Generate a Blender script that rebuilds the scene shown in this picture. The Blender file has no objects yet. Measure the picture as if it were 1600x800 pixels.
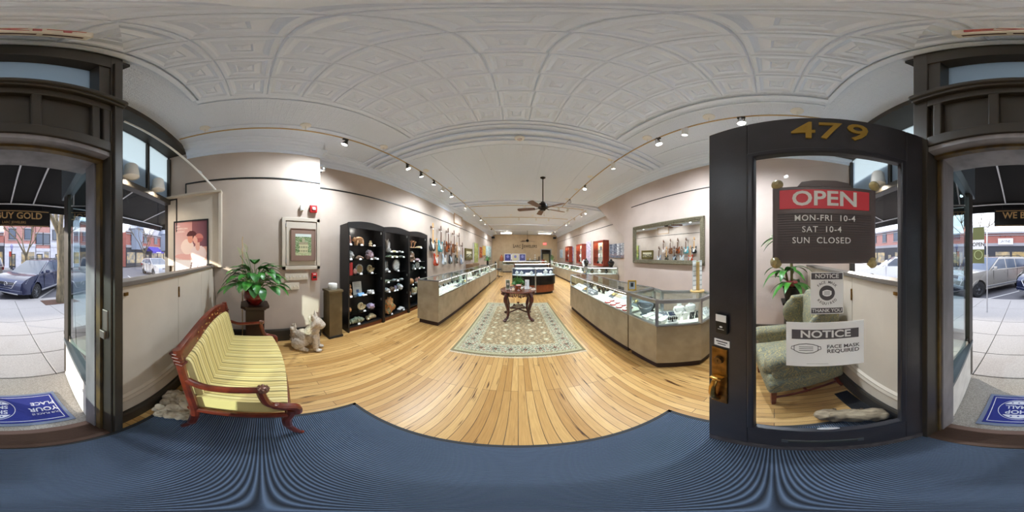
import bpy, bmesh, math, random
import numpy as np
from mathutils import Matrix, Vector

SC = bpy.context.scene
COL = SC.collection
PI = math.pi
CAMZ = 1.475

# ---------------------------------------------------------------- camera, sky, sun, exposure
cam_data = bpy.data.cameras.new('panorama_camera')
cam = bpy.data.objects.new('panorama_camera', cam_data)
COL.objects.link(cam)
cam.location = (0, 0, CAMZ)
cam.rotation_euler = (PI / 2, 0, 0)
cam_data.type = 'PANO'
try:
    cam_data.panorama_type = 'EQUIRECTANGULAR'
except Exception:
    pass
try:
    cam_data.cycles.panorama_type = 'EQUIRECTANGULAR'
except Exception:
    pass
cam_data.clip_start = 0.01
SC.camera = cam

SC.view_settings.view_transform = 'Standard'
SC.view_settings.look = 'None'
SC.view_settings.exposure = 0.66
SC.view_settings.gamma = 1.0
SC.view_settings.use_curve_mapping = False

world = bpy.data.worlds.new('winter_sky')
SC.world = world
world.use_nodes = True
wn = world.node_tree.nodes
wl = world.node_tree.links
wn.clear()
w_out = wn.new('ShaderNodeOutputWorld')
w_bg = wn.new('ShaderNodeBackground')
w_co = wn.new('ShaderNodeTexCoord')
w_no = wn.new('ShaderNodeTexNoise')
w_no.inputs['Scale'].default_value = 2.5
w_no.inputs['Detail'].default_value = 5
w_ra = wn.new('ShaderNodeValToRGB')
w_ra.color_ramp.elements[0].position = 0.35
w_ra.color_ramp.elements[0].color = (0.62, 0.72, 1.0, 1)
w_ra.color_ramp.elements[1].position = 0.62
w_ra.color_ramp.elements[1].color = (0.95, 0.97, 1.0, 1)
wl.new(w_co.outputs['Generated'], w_no.inputs['Vector'])
wl.new(w_no.outputs['Fac'], w_ra.inputs['Fac'])
wl.new(w_ra.outputs['Color'], w_bg.inputs['Color'])
w_bg.inputs['Strength'].default_value = 1.6
wl.new(w_bg.outputs['Background'], w_out.inputs['Surface'])

SUN_DIR = Vector((0.84, -0.54, 0.215)).normalized()     # towards the low winter sun
sun_data = bpy.data.lights.new('winter_sun', 'SUN')
sun_data.energy = 5.0
sun_data.angle = math.radians(0.6)
sun_data.color = (1.0, 0.90, 0.76)
sun = bpy.data.objects.new('winter_sun', sun_data)
COL.objects.link(sun)
sun.location = SUN_DIR * 40
sun.rotation_euler = SUN_DIR.to_track_quat('Z', 'Y').to_euler()

SPOT_POWER = 72.0        # each track head
CASE_GLOW = 17.0          # LED strips inside the cases
BULB_GLOW = 14.0         # visible lamp faces

# ---------------------------------------------------------------- helpers: geometry of the place
def az(px):
    return math.radians((px - 800) * 0.225)

def el(py):
    return math.radians((400 - py) * 0.225)

def ground(px, py, z=0.0):
    """Point at height z seen in direction (px, py) of the survey panorama."""
    d = (CAMZ - z) / math.tan(-el(py))
    return Vector((d * math.sin(az(px)), d * math.cos(az(px)), z))

def meet(px, a, b):
    """Plan point where the bearing px meets the plan line a-b."""
    s, c = math.sin(az(px)), math.cos(az(px))
    dx, dy = b[0] - a[0], b[1] - a[1]
    t = (a[0] * c - a[1] * s) / (dy * s - dx * c)
    return (a[0] + t * dx, a[1] + t * dy)

def height(py, p):
    return CAMZ + math.hypot(p[0], p[1]) * math.tan(el(py))

# ---------------------------------------------------------------- helpers: objects
BASE = {}

def frame(o, r, n=None, up=(0, 0, 1)):
    """Matrix with x = r, y = up, z = r x up: a plane facing its viewer."""
    r = Vector(r).normalized()
    u = Vector(up).normalized()
    nn = r.cross(u).normalized()
    u = nn.cross(r)
    m = Matrix.Identity(4)
    for i in range(3):
        m[i][0], m[i][1], m[i][2], m[i][3] = r[i], u[i], nn[i], o[i]
    return m

def tag(o, label=None, cat=None, group=None, kind=None):
    if label: o['label'] = label
    if cat: o['category'] = cat
    if group: o['group'] = group
    if kind: o['kind'] = kind
    return o

def thing(name, label, cat, loc=(0, 0, 0), rz=0.0, group=None, m=None, kind=None):
    o = bpy.data.objects.new(name, None)
    COL.objects.link(o)
    o.empty_display_size = 0.1
    if m is None:
        m = Matrix.Translation(Vector(loc)) @ Matrix.Rotation(rz, 4, 'Z')
    o.matrix_world = m
    BASE[o] = m.copy()
    return tag(o, label, cat, group, kind)

class MB:
    """Collects shapes; build() links them as ONE mesh object."""
    def __init__(self):
        self.bm = bmesh.new()
        self.M = Matrix.Identity(4)

    def _xf(self, vs, m):
        bmesh.ops.transform(self.bm, matrix=self.M @ m, verts=vs)

    def box(self, c, s, rz=0.0, bevel=0.0, m=None, seg=2):
        r = bmesh.ops.create_cube(self.bm, size=1.0)
        vs = r['verts']
        bmesh.ops.scale(self.bm, vec=Vector(s), verts=vs)
        if bevel > 0:
            es = list({e for v in vs for e in v.link_edges})
            g = bmesh.ops.bevel(self.bm, geom=es, offset=bevel, segments=seg, affect='EDGES', profile=0.5)
            vs = list({v for f in g['faces'] for v in f.verts} | {v for v in vs if v.is_valid})
        mm = Matrix.Translation(Vector(c)) @ Matrix.Rotation(rz, 4, 'Z')
        if m is not None: mm = mm @ m
        self._xf(vs, mm)
        return self

    def cyl(self, p0, p1, r0, r1=None, seg=16, caps=True):
        p0, p1 = Vector(p0), Vector(p1)
        r1 = r0 if r1 is None else r1
        d = p1 - p0
        L = d.length
        if L < 1e-6: return self
        r = bmesh.ops.create_cone(self.bm, cap_ends=caps, segments=seg, radius1=r0, radius2=r1, depth=L)
        q = d.to_track_quat('Z', 'Y').to_matrix().to_4x4()
        self._xf(r['verts'], Matrix.Translation((p0 + p1) / 2) @ q)
        return self

    def ball(self, c, r, seg=16, rings=10, m=None):
        r = (r, r, r) if isinstance(r, (int, float)) else r
        g = bmesh.ops.create_uvsphere(self.bm, u_segments=seg, v_segments=rings, radius=1.0)
        mm = Matrix.Translation(Vector(c))
        if m is not None: mm = mm @ m
        self._xf(g['verts'], mm @ Matrix.Diagonal((r[0], r[1], r[2], 1)))
        return self

    def ico(self, c, r, sub=2, jitter=0.0, rnd=None, m=None):
        r = (r, r, r) if isinstance(r, (int, float)) else r
        g = bmesh.ops.create_icosphere(self.bm, subdivisions=sub, radius=1.0)
        if jitter:
            rnd = rnd or random
            for v in g['verts']:
                v.co *= 1 + rnd.uniform(-jitter, jitter)
        mm = Matrix.Translation(Vector(c))
        if m is not None: mm = mm @ m
        self._xf(g['verts'], mm @ Matrix.Diagonal((r[0], r[1], r[2], 1)))
        return self

    def lathe(self, prof, c=(0, 0, 0), seg=24, m=None, sx=1.0, sy=1.0):
        rings = []
        mm = self.M @ Matrix.Translation(Vector(c))
        if m is not None: mm = mm @ m
        for r, z in prof:
            ring = []
            if r < 1e-5:
                ring = [self.bm.verts.new(mm @ Vector((0, 0, z)))]
            else:
                for k in range(seg):
                    a = 2 * PI * k / seg
                    ring.append(self.bm.verts.new(mm @ Vector((r * sx * math.cos(a), r * sy * math.sin(a), z))))
            rings.append(ring)
        for A, B in zip(rings, rings[1:]):
            for k in range(seg):
                k2 = (k + 1) % seg
                if len(A) == 1 and len(B) == 1: continue
                if len(A) == 1: self.bm.faces.new((A[0], B[k2], B[k]))
                elif len(B) == 1: self.bm.faces.new((A[k], A[k2], B[0]))
                else: self.bm.faces.new((A[k], A[k2], B[k2], B[k]))
        if len(rings[0]) > 1: self.bm.faces.new(rings[0][::-1])
        if len(rings[-1]) > 1: self.bm.faces.new(rings[-1])
        return self

    def tube(self, pts, rad, seg=8, flat=None, caps=True, closed=False):
        """flat=(w,h) scales the round section; rad may be a list."""
        pts = [Vector(p) for p in pts]
        n = len(pts)
        rad = [rad] * n if isinstance(rad, (int, float)) else list(rad)
        fx, fy = flat or (1, 1)
        rings = []
        up = Vector((0, 0, 1))
        prev = None
        for i, p in enumerate(pts):
            a = pts[(i - 1) % n] if (i > 0 or closed) else p
            b = pts[(i + 1) % n] if (i < n - 1 or closed) else p
            t = (b - a)
            t = t.normalized() if t.length > 1e-9 else Vector((0, 0, 1))
            ref = prev if prev is not None else (up if abs(t.z) < 0.95 else Vector((0, 1, 0)))
            s = t.cross(ref)
            s = s.normalized() if s.length > 1e-6 else t.orthogonal().normalized()
            u = s.cross(t).normalized()
            prev = u
            ring = []
            for k in range(seg):
                an = 2 * PI * (k + 0.5) / seg
                ring.append(self.bm.verts.new(self.M @ (p + s * math.cos(an) * rad[i] * fx + u * math.sin(an) * rad[i] * fy)))
            rings.append(ring)
        pairs = list(zip(rings, rings[1:]))
        if closed: pairs.append((rings[-1], rings[0]))
        for A, B in pairs:
            for k in range(seg):
                k2 = (k + 1) % seg
                self.bm.faces.new((A[k], A[k2], B[k2], B[k]))
        if caps and not closed:
            self.bm.faces.new(rings[0][::-1])
            self.bm.faces.new(rings[-1])
        return self

    def prism(self, poly, z0, z1, m=None):
        mm = self.M if m is None else self.M @ m
        a = [self.bm.verts.new(mm @ Vector((p[0], p[1], z0))) for p in poly]
        b = [self.bm.verts.new(mm @ Vector((p[0], p[1], z1))) for p in poly]
        n = len(poly)
        f = [self.bm.faces.new(a[::-1]), self.bm.faces.new(b)]
        for i in range(n):
            j = (i + 1) % n
            self.bm.faces.new((a[i], a[j], b[j], b[i]))
        return self

    def face(self, pts):
        self.bm.faces.new([self.bm.verts.new(self.M @ Vector(p)) for p in pts])
        return self

    def surf(self, fn, nu, nv, wrap_u=False):
        vs = [[self.bm.verts.new(self.M @ Vector(fn(i / nu, j / nv))) for j in range(nv + 1)] for i in range(nu + (0 if wrap_u else 1))]
        n = len(vs)
        for i in range(n if wrap_u else n - 1):
            for j in range(nv):
                i2 = (i + 1) % n
                self.bm.faces.new((vs[i][j], vs[i2][j], vs[i2][j + 1], vs[i][j + 1]))
        return self

    def build(self, name, mat, parent=None, smooth=False, world=False, label=None, recalc=True, kind=None, auto=None):
        bm = self.bm
        if recalc:
            bmesh.ops.recalc_face_normals(bm, faces=bm.faces[:])
        me = bpy.data.meshes.new(name)
        if world and parent is not None:
            bmesh.ops.transform(bm, matrix=BASE[parent].inverted(), verts=bm.verts[:])
        if smooth:
            for f in bm.faces: f.smooth = True
            lim = math.radians(auto if auto else 40)
            for e in bm.edges:
                if len(e.link_faces) == 2 and e.calc_face_angle(0) > lim: e.smooth = False
        bm.to_mesh(me)
        bm.free()
        for m in (mat if isinstance(mat, (list, tuple)) else [mat]):
            me.materials.append(m)
        o = bpy.data.objects.new(name, me)
        COL.objects.link(o)
        if parent is not None:
            o.parent = parent
            BASE[o] = BASE[parent]
        else:
            BASE[o] = Matrix.Identity(4)
        if label: o['label'] = label
        if kind: o['kind'] = kind
        return o

def struct(mb, name, mat, parent=None, smooth=False):
    o = mb.build(name, mat, parent, smooth)
    if parent is None: o['kind'] = 'structure'
    return o

def origin_to(o, p):
    """Move a lone mesh object's origin to its base point."""
    p = Vector(p)
    o.data.transform(Matrix.Translation(-p))
    o.location = p
    BASE[o] = Matrix.Translation(p)
    return o

def text(body, size, name, mat, parent, at=(0, 0, 0), align='CENTER', bold=0.0, ext=0.0006, sx=1.0, m=None, spacing=1.0, shear=0.0):
    """Lettering in the local x-y plane of the parent (z towards the reader)."""
    cu = bpy.data.curves.new(name, 'FONT')
    cu.body = body
    cu.size = size
    cu.align_x = align
    cu.align_y = 'CENTER'
    cu.extrude = ext
    cu.offset = bold * size
    cu.resolution_u = 3
    cu.space_character = spacing
    cu.shear = shear
    tmp = bpy.data.objects.new(name, cu)
    COL.objects.link(tmp)
    dg = bpy.context.evaluated_depsgraph_get()
    me = bpy.data.meshes.new_from_object(tmp.evaluated_get(dg))
    bpy.data.objects.remove(tmp)
    bpy.data.curves.remove(cu)
    mm = Matrix.Translation(Vector(at))
    if m is not None: mm = mm @ m
    me.transform(mm @ Matrix.Diagonal((sx, 1, 1, 1)))
    me.materials.clear()
    me.materials.append(mat)
    me.name = name
    o = bpy.data.objects.new(name, me)
    COL.objects.link(o)
    o.parent = parent
    BASE[o] = BASE[parent]
    return o

def picture(name, w, h, fn, nx, ny, parent, z=0.0, rough=0.6, at=(0, 0), bend=None):
    """A flat printed or woven surface: fn(u, v) gives the sRGB colour of each small face."""
    xs = np.linspace(-w / 2, w / 2, nx + 1) + at[0]
    ys = np.linspace(-h / 2, h / 2, ny + 1) + at[1]
    verts = [(x, y, z if bend is None else z + bend(x, y)) for y in ys for x in xs]
    faces = [(j * (nx + 1) + i, j * (nx + 1) + i + 1, (j + 1) * (nx + 1) + i + 1, (j + 1) * (nx + 1) + i) for j in range(ny) for i in range(nx)]
    me = bpy.data.meshes.new(name)
    me.from_pydata(verts, [], faces)
    ca = me.color_attributes.new('print', 'FLOAT_COLOR', 'CORNER')
    buf = np.ones((len(faces) * 4, 4), dtype=np.float32)
    k = 0
    for j in range(ny):
        for i in range(nx):
            c = fn((i + .5) / nx, (j + .5) / ny)
            buf[k:k + 4, 0], buf[k:k + 4, 1], buf[k:k + 4, 2] = [lin(q) for q in c]
            k += 4
    ca.data.foreach_set('color', buf.ravel())
    me.materials.append(printed(rough))
    o = bpy.data.objects.new(name, me)
    COL.objects.link(o)
    if parent is not None:
        o.parent = parent
        BASE[o] = BASE[parent]
    return o

def copy_tree(o, parent=None):
    c = o.copy()
    COL.objects.link(c)
    if parent is not None: c.parent = parent
    BASE[c] = BASE.get(o, Matrix.Identity(4)).copy()
    for ch in list(o.children):
        copy_tree(ch, c)
    return c

ORD = ['first', 'second', 'third', 'fourth', 'fifth', 'sixth', 'seventh', 'eighth', 'ninth', 'tenth', 'eleventh', 'twelfth',
       'thirteenth', 'fourteenth', 'fifteenth', 'sixteenth', 'seventeenth', 'eighteenth', 'nineteenth', 'twentieth',
       'twenty-first', 'twenty-second', 'twenty-third', 'twenty-fourth']

# ---------------------------------------------------------------- helpers: materials
def lin(v):
    v = max(0.0, min(255.0, v)) / 255.0
    return v / 12.92 if v <= 0.04045 else ((v + 0.055) / 1.055) ** 2.4

def rgb(c):
    return (lin(c[0]), lin(c[1]), lin(c[2]), 1.0)

MATS = {}

def mat(name, c, rough=0.5, metal=0.0, emit=0.0, c2=None, scale=20.0, bump=0.0, detail=3.0, stretch=(1, 1, 1), spec=0.5, coat=0.0, ramp=(0.35, 0.65), bscale=None):
    if name in MATS: return MATS[name]
    m = bpy.data.materials.new(name)
    m.use_nodes = True
    nt = m.node_tree
    b = nt.nodes['Principled BSDF']
    b.inputs['Base Color'].default_value = rgb(c)
    b.inputs['Roughness'].default_value = rough
    b.inputs['Metallic'].default_value = metal
    b.inputs['Specular IOR Level'].default_value = spec
    if coat: b.inputs['Coat Weight'].default_value = coat
    if emit:
        b.inputs['Emission Color'].default_value = rgb(c)
        b.inputs['Emission Strength'].default_value = emit
    if c2 is not None or bump:
        tc = nt.nodes.new('ShaderNodeTexCoord')
        mp = nt.nodes.new('ShaderNodeMapping')
        mp.inputs['Scale'].default_value = stretch
        nz = nt.nodes.new('ShaderNodeTexNoise')
        nz.inputs['Scale'].default_value = scale
        nz.inputs['Detail'].default_value = detail
        nt.links.new(tc.outputs['Object'], mp.inputs['Vector'])
        nt.links.new(mp.outputs['Vector'], nz.inputs['Vector'])
        if c2 is not None:
            ra = nt.nodes.new('ShaderNodeValToRGB')
            ra.color_ramp.elements[0].position, ra.color_ramp.elements[1].position = ramp
            ra.color_ramp.elements[0].color = rgb(c)
            ra.color_ramp.elements[1].color = rgb(c2)
            nt.links.new(nz.outputs['Fac'], ra.inputs['Fac'])
            nt.links.new(ra.outputs['Color'], b.inputs['Base Color'])
        if bump:
            src = nz
            if bscale:
                src = nt.nodes.new('ShaderNodeTexNoise')
                src.inputs['Scale'].default_value = bscale
                nt.links.new(mp.outputs['Vector'], src.inputs['Vector'])
            bp = nt.nodes.new('ShaderNodeBump')
            bp.inputs['Strength'].default_value = bump
            bp.inputs['Distance'].default_value = 0.01
            nt.links.new(src.outputs['Fac'], bp.inputs['Height'])
            nt.links.new(bp.outputs['Normal'], b.inputs['Normal'])
    MATS[name] = m
    return m

def printed(rough=0.6):
    key = 'printed_%.2f' % rough
    if key in MATS: return MATS[key]
    m = bpy.data.materials.new(key)
    m.use_nodes = True
    nt = m.node_tree
    b = nt.nodes['Principled BSDF']
    b.inputs['Roughness'].default_value = rough
    b.inputs['Specular IOR Level'].default_value = 0.3
    a = nt.nodes.new('ShaderNodeVertexColor')
    a.layer_name = 'print'
    nt.links.new(a.outputs['Color'], b.inputs['Base Color'])
    MATS[key] = m
    return m

def glass(name='clear_glass', tint=(255, 255, 255), refl=1.0, ior=1.45, rough=0.0, milk=0.0):
    if name in MATS: return MATS[name]
    m = bpy.data.materials.new(name)
    m.use_nodes = True
    nt = m.node_tree
    nt.nodes.clear()
    out = nt.nodes.new('ShaderNodeOutputMaterial')
    tr = nt.nodes.new('ShaderNodeBsdfTransparent')
    tr.inputs['Color'].default_value = rgb(tint)
    gl = nt.nodes.new('ShaderNodeBsdfGlossy')
    gl.inputs['Roughness'].default_value = rough
    fr = nt.nodes.new('ShaderNodeFresnel')
    fr.inputs['IOR'].default_value = ior
    mu = nt.nodes.new('ShaderNodeMath')
    mu.operation = 'MULTIPLY'
    mu.inputs[1].default_value = refl
    mx = nt.nodes.new('ShaderNodeMixShader')
    nt.links.new(fr.outputs['Fac'], mu.inputs[0])
    ge = nt.nodes.new('ShaderNodeNewGeometry')          # only the outer skin of a pane reflects
    ou = nt.nodes.new('ShaderNodeMath')
    ou.operation = 'SUBTRACT'
    ou.inputs[0].default_value = 1.0
    nt.links.new(ge.outputs['Backfacing'], ou.inputs[1])
    mo = nt.nodes.new('ShaderNodeMath')
    mo.operation = 'MULTIPLY'
    mo.use_clamp = True
    nt.links.new(mu.outputs[0], mo.inputs[0])
    nt.links.new(ou.outputs[0], mo.inputs[1])
    nt.links.new(mo.outputs[0], mx.inputs['Fac'])
    nt.links.new(tr.outputs[0], mx.inputs[1])
    nt.links.new(gl.outputs[0], mx.inputs[2])
    last = mx
    if milk:
        df = nt.nodes.new('ShaderNodeBsdfDiffuse')
        df.inputs['Color'].default_value = rgb(tint)
        m2 = nt.nodes.new('ShaderNodeMixShader')
        m2.inputs['Fac'].default_value = milk
        nt.links.new(mx.outputs[0], m2.inputs[1])
        nt.links.new(df.outputs[0], m2.inputs[2])
        last = m2
    nt.links.new(last.outputs[0], out.inputs['Surface'])
    MATS[name] = m
    return m

GLASS = glass()
CASEGLASS = glass('case_glass', (248, 252, 250), 0.8)
M_WALL = mat('taupe_wall_paint', (190, 175, 162), 0.75, c2=(184, 168, 155), scale=3, bump=0.03, bscale=180)
M_WALL_MAUVE = mat('mauve_wall_paint', (196, 178, 168), 0.7, c2=(190, 172, 162), scale=3, bump=0.03, bscale=180)
M_WALL_TAN = mat('tan_wall_paint', (188, 164, 132), 0.8, c2=(180, 156, 124), scale=3)
M_PANEL = mat('cream_panel_paint', (204, 192, 176), 0.6, c2=(198, 186, 170), scale=4)
M_DARK = mat('dark_brown_trim_paint', (54, 48, 40), 0.45, c2=(47, 42, 35), scale=6)
M_BLACK = mat('black_paint', (18, 17, 17), 0.45)
M_STEEL = mat('brushed_aluminium', (190, 192, 195), 0.32, 1.0)
M_CHROME = mat('chrome', (225, 225, 228), 0.12, 1.0)
M_BRASS = mat('old_brass', (150, 112, 58), 0.38, 1.0, c2=(112, 84, 44), scale=25)
M_GOLD = mat('gold_paint', (168, 132, 62), 0.4, 0.6)
M_WHITE = mat('white_paint', (232, 230, 225), 0.5)
M_PAPER = mat('white_paper', (252, 252, 252), 0.7)
M_GREYINK = mat('grey_ink', (92, 88, 92), 0.7)
M_BLACKINK = mat('black_ink', (26, 26, 28), 0.7)
M_LETTERWHITE = mat('white_lettering', (238, 238, 238), 0.6)
M_CHERRY = mat('cherry_wood', (122, 46, 24), 0.3, c2=(92, 32, 18), scale=12, stretch=(1, 1, 6), coat=0.3)
M_MAHOG = mat('dark_mahogany', (84, 28, 20), 0.28, c2=(52, 17, 14), scale=14, coat=0.4)
M_LIT = mat('lit_lamp_face', (255, 250, 240), 0.5, emit=BULB_GLOW)
# ================================================================ the setting
ZC = 3.62
LW = ((-2.886, 1.06), (-1.978, 16.2))        # side walls in plan
RN = ((2.693, -1.5), (2.991, 3.64))
RF = ((3.98, 3.64), (4.61, 16.2))
LF = ((-2.56, -1.5), (-2.56, 1.06))

def line_mat_floor():
    m = bpy.data.materials.new('maple_strip_floor')
    m.use_nodes = True
    nt = m.node_tree
    N, L = nt.nodes, nt.links
    b = N['Principled BSDF']
    tc = N.new('ShaderNodeTexCoord')
    mp = N.new('ShaderNodeMapping')
    mp.inputs['Rotation'].default_value = (0, 0, math.radians(90 + 2.2))
    L.new(tc.outputs['Object'], mp.inputs['Vector'])
    br = N.new('ShaderNodeTexBrick')
    br.offset = 0.37
    br.offset_frequency = 3
    br.inputs['Scale'].default_value = 1
    br.inputs['Brick Width'].default_value = 1.35
    br.inputs['Row Height'].default_value = 0.060
    br.inputs['Mortar Size'].default_value = 0.0019
    br.inputs['Mortar Smooth'].default_value = 0.3
    br.inputs['Color1'].default_value = rgb((218, 178, 116))
    br.inputs['Color2'].default_value = rgb((182, 138, 80))
    br.inputs['Mortar'].default_value = rgb((58, 38, 20))
    L.new(mp.outputs['Vector'], br.inputs['Vector'])
    def noise(scale, sx, sy, lo, hi, detail=4):
        m2 = N.new('ShaderNodeMapping')
        m2.inputs['Scale'].default_value = (sx, sy, 1)
        L.new(mp.outputs['Vector'], m2.inputs['Vector'])
        nz = N.new('ShaderNodeTexNoise')
        nz.inputs['Scale'].default_value = scale
        nz.inputs['Detail'].default_value = detail
        L.new(m2.outputs['Vector'], nz.inputs['Vector'])
        ra = N.new('ShaderNodeValToRGB')
        ra.color_ramp.elements[0].position = lo
        ra.color_ramp.elements[1].position = hi
        L.new(nz.outputs['Fac'], ra.inputs['Fac'])
        return ra
    grain = noise(6, 1.0, 22, 0.25, 0.75)
    grain.color_ramp.elements[0].color = rgb((222, 216, 206))
    grain.color_ramp.elements[1].color = (1, 1, 1, 1)
    streak = noise(2.2, 0.9, 11, 0.31, 0.37, 5)
    streak.color_ramp.elements[0].color = rgb((112, 90, 72))
    streak.color_ramp.elements[1].color = (1, 1, 1, 1)
    def mul(a, c):
        x = N.new('ShaderNodeMix')
        x.data_type = 'RGBA'
        x.blend_type = 'MULTIPLY'
        x.inputs['Factor'].default_value = 1
        L.new(a, x.inputs['A'])
        L.new(c, x.inputs['B'])
        return x.outputs['Result']
    L.new(mul(mul(br.outputs['Color'], grain.outputs['Color']), streak.outputs['Color']), b.inputs['Base Color'])
    b.inputs['Roughness'].default_value = 0.3
    b.inputs['Specular IOR Level'].default_value = 0.45
    bp = N.new('ShaderNodeBump')
    bp.inputs['Strength'].default_value = 0.25
    bp.inputs['Distance'].default_value = 0.002
    inv = N.new('ShaderNodeMath')
    inv.operation = 'SUBTRACT'
    inv.inputs[0].default_value = 1
    L.new(br.outputs['Fac'], inv.inputs[1])
    L.new(inv.outputs[0], bp.inputs['Height'])
    L.new(bp.outputs['Normal'], b.inputs['Normal'])
    return m

def tin_mat(name, sx, sy, c=(226, 235, 250)):
    """Painted pressed tin: a fine stamped grid with a wandering figure."""
    m = bpy.data.materials.new(name)
    m.use_nodes = True
    nt = m.node_tree
    N, L = nt.nodes, nt.links
    b = N['Principled BSDF']
    b.inputs['Base Color'].default_value = rgb(c)
    b.inputs['Roughness'].default_value = 0.5
    tc = N.new('ShaderNodeTexCoord')
    mp = N.new('ShaderNodeMapping')
    mp.inputs['Scale'].default_value = (sx, sy, 1)
    L.new(tc.outputs['Object'], mp.inputs['Vector'])
    vo = N.new('ShaderNodeTexVoronoi')
    vo.distance = 'CHEBYCHEV'
    vo.inputs['Randomness'].default_value = 0.0
    vo.inputs['Scale'].default_value = 1
    L.new(mp.outputs['Vector'], vo.inputs['Vector'])
    nz = N.new('ShaderNodeTexNoise')
    nz.inputs['Scale'].default_value = 55
    nz.inputs['Distortion'].default_value = 1.2
    L.new(tc.outputs['Object'], nz.inputs['Vector'])
    ad = N.new('ShaderNodeMath')
    ad.operation = 'MULTIPLY_ADD'
    ad.inputs[1].default_value = 0.5
    L.new(nz.outputs['Fac'], ad.inputs[0])
    L.new(vo.outputs['Distance'], ad.inputs[2])
    bp = N.new('ShaderNodeBump')
    bp.inputs['Strength'].default_value = 0.8
    bp.inputs['Distance'].default_value = 0.03
    L.new(ad.outputs[0], bp.inputs['Height'])
    L.new(bp.outputs['Normal'], b.inputs['Normal'])
    return m

M_TIN = tin_mat('pressed_tin_fine', 13, 13)
M_TIN_STRIPE = tin_mat('pressed_tin_stripe', 9, 3.3)
M_TIN_PLAIN = mat('white_tin_paint', (226, 235, 250), 0.5, bump=0.25, scale=45)
M_FLOOR = line_mat_floor()

def wall_box(mb, a, b, z0, z1, t, side=1):
    """Slab whose inner face lies on the plan line a-b; side=+1 thickens to the right of a->b."""
    a, b = Vector((a[0], a[1])), Vector((b[0], b[1]))
    d = (b - a).normalized()
    n = Vector((d.y, -d.x)) * side * t
    mb.prism([a, b, b + n, a + n] if side < 0 else [a, a + n, b + n, b], z0, z1)

def profile_run(mb, a, b, prof, n):
    """Sweep a profile of (out, z) points along plan line a-b; n is the direction into the room."""
    n = Vector((n[0], n[1])).normalized()
    A = [(a[0] + n.x * o, a[1] + n.y * o, z) for o, z in prof]
    B = [(b[0] + n.x * o, b[1] + n.y * o, z) for o, z in prof]
    for i in range(len(prof) - 1):
        mb.face([A[i], B[i], B[i + 1], A[i + 1]])
    mb.face(A)
    mb.face(B[::-1])

# floor, split where the street begins
mb = MB()
mb.box((0.75, 7.8, -0.05), (8.6, 16.9, 0.1))
struct(mb, 'floor', M_FLOOR)

# side and back walls
mb = MB(); wall_box(mb, LF[0], LF[1], 0, ZC, 0.33, -1); struct(mb, 'wall_left_front', M_WALL)
mb = MB(); wall_box(mb, LW[0], LW[1], 0, ZC, 0.2, -1); struct(mb, 'wall_left', M_WALL)
mb = MB()
DX0, DX1 = 2.92, 3.95                       # rear doorway
wall_box(mb, (-2.3, 16.2), (DX0, 16.2), 0, ZC, 0.2, -1)
wall_box(mb, (DX1, 16.2), (5.0, 16.2), 0, ZC, 0.2, -1)
wall_box(mb, (DX0, 16.2), (DX1, 16.2), 2.12, ZC, 0.2, -1)
struct(mb, 'wall_back', M_WALL_TAN)
mb = MB(); wall_box(mb, RF[0], RF[1], 0, ZC, 0.2, 1); struct(mb, 'wall_right_back', M_WALL)
mb = MB()
wall_box(mb, RN[0], RN[1], 0, ZC, 1.2, 1)
# the wall runs on above, cut back along a slope over the wider rear room
rn = Vector((RN[1][0] - RN[0][0], RN[1][1] - RN[0][1])).normalized()
def rwall(y, out=0.0):
    t = (y - RN[0][1]) / rn.y
    return (RN[0][0] + rn.x * t + out * rn.y, y - out * rn.x)
slope = [(3.64, 2.05), (3.9, 2.22), (5.35, 3.38), (5.35, ZC), (3.64, ZC)]
for s in (0, 1):
    o = 0.16 * s
    mb.face([(rwall(y, o)[0], rwall(y, o)[1], z) for y, z in slope])
for (y0, z0), (y1, z1) in zip(slope, slope[1:] + slope[:1]):
    mb.face([(*rwall(y0), z0), (*rwall(y1), z1), (*rwall(y1, .16), z1), (*rwall(y0, .16), z0)])
struct(mb, 'wall_right', M_WALL_MAUVE)

# ceiling: plain tin slab, figured fields, coffers, bands and cornice
mb = MB(); mb.box((0.85, 7.3, ZC + 0.1), (8.6, 18.0, 0.2))
ceil = struct(mb, 'ceiling', M_TIN)
mb = MB()
for y0, y1 in ((2.62, 6.0), (6.5, 10.8), (11.1, 16.2)):
    mb.box((0.7, (y0 + y1) / 2, ZC - 0.004), (5.0, y1 - y0, 0.012))
struct(mb, 'ceiling_field', M_TIN_STRIPE, ceil)
mb = MB()
T = 0.305
nx, ny = 9, 9
x0, y0 = -1.36, -0.52
def coffer(mb, cx, cy, s, step=1.0):
    h = s / 2
    lev = [(h, 0.0), (h * .93, -.012), (h * .80, -.012), (h * .72, -.002), (h * .62, .004), (h * .34, -.010), (h * .28, -.002), (0.012, -.016)]
    rings = []
    for r, z in lev:
        rings.append([mb.bm.verts.new((cx + sx * r, cy + sy * r, ZC - 0.018 + z * step)) for sx, sy in ((-1, -1), (1, -1), (1, 1), (-1, 1))])
    for A, B in zip(rings, rings[1:]):
        for k in range(4):
            mb.bm.faces.new((A[k], A[(k + 1) % 4], B[(k + 1) % 4], B[k]))
    mb.bm.faces.new(rings[-1])
for i in range(nx):
    for j in range(ny - 1):
        coffer(mb, x0 + (i + .5) * T + (j - 4) * .012, y0 + (j + .5) * T, T, 1.4)
struct(mb, 'ceiling_coffers', M_TIN_PLAIN, ceil)
mb = MB()
def ceil_band(p, q, w, d):
    p, q = Vector(p), Vector(q)
    v = q - p
    ang = math.atan2(v.y, v.x)
    c = (p + q) / 2
    mb.box((c.x, c.y, ZC - d / 2), (v.length, w, d), rz=ang, bevel=min(d, w) * .35)
X0, X1, Y0, Y1 = x0 - .05, x0 + nx * T + .05, y0 - .04, y0 + (ny - 1) * T + .05
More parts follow.
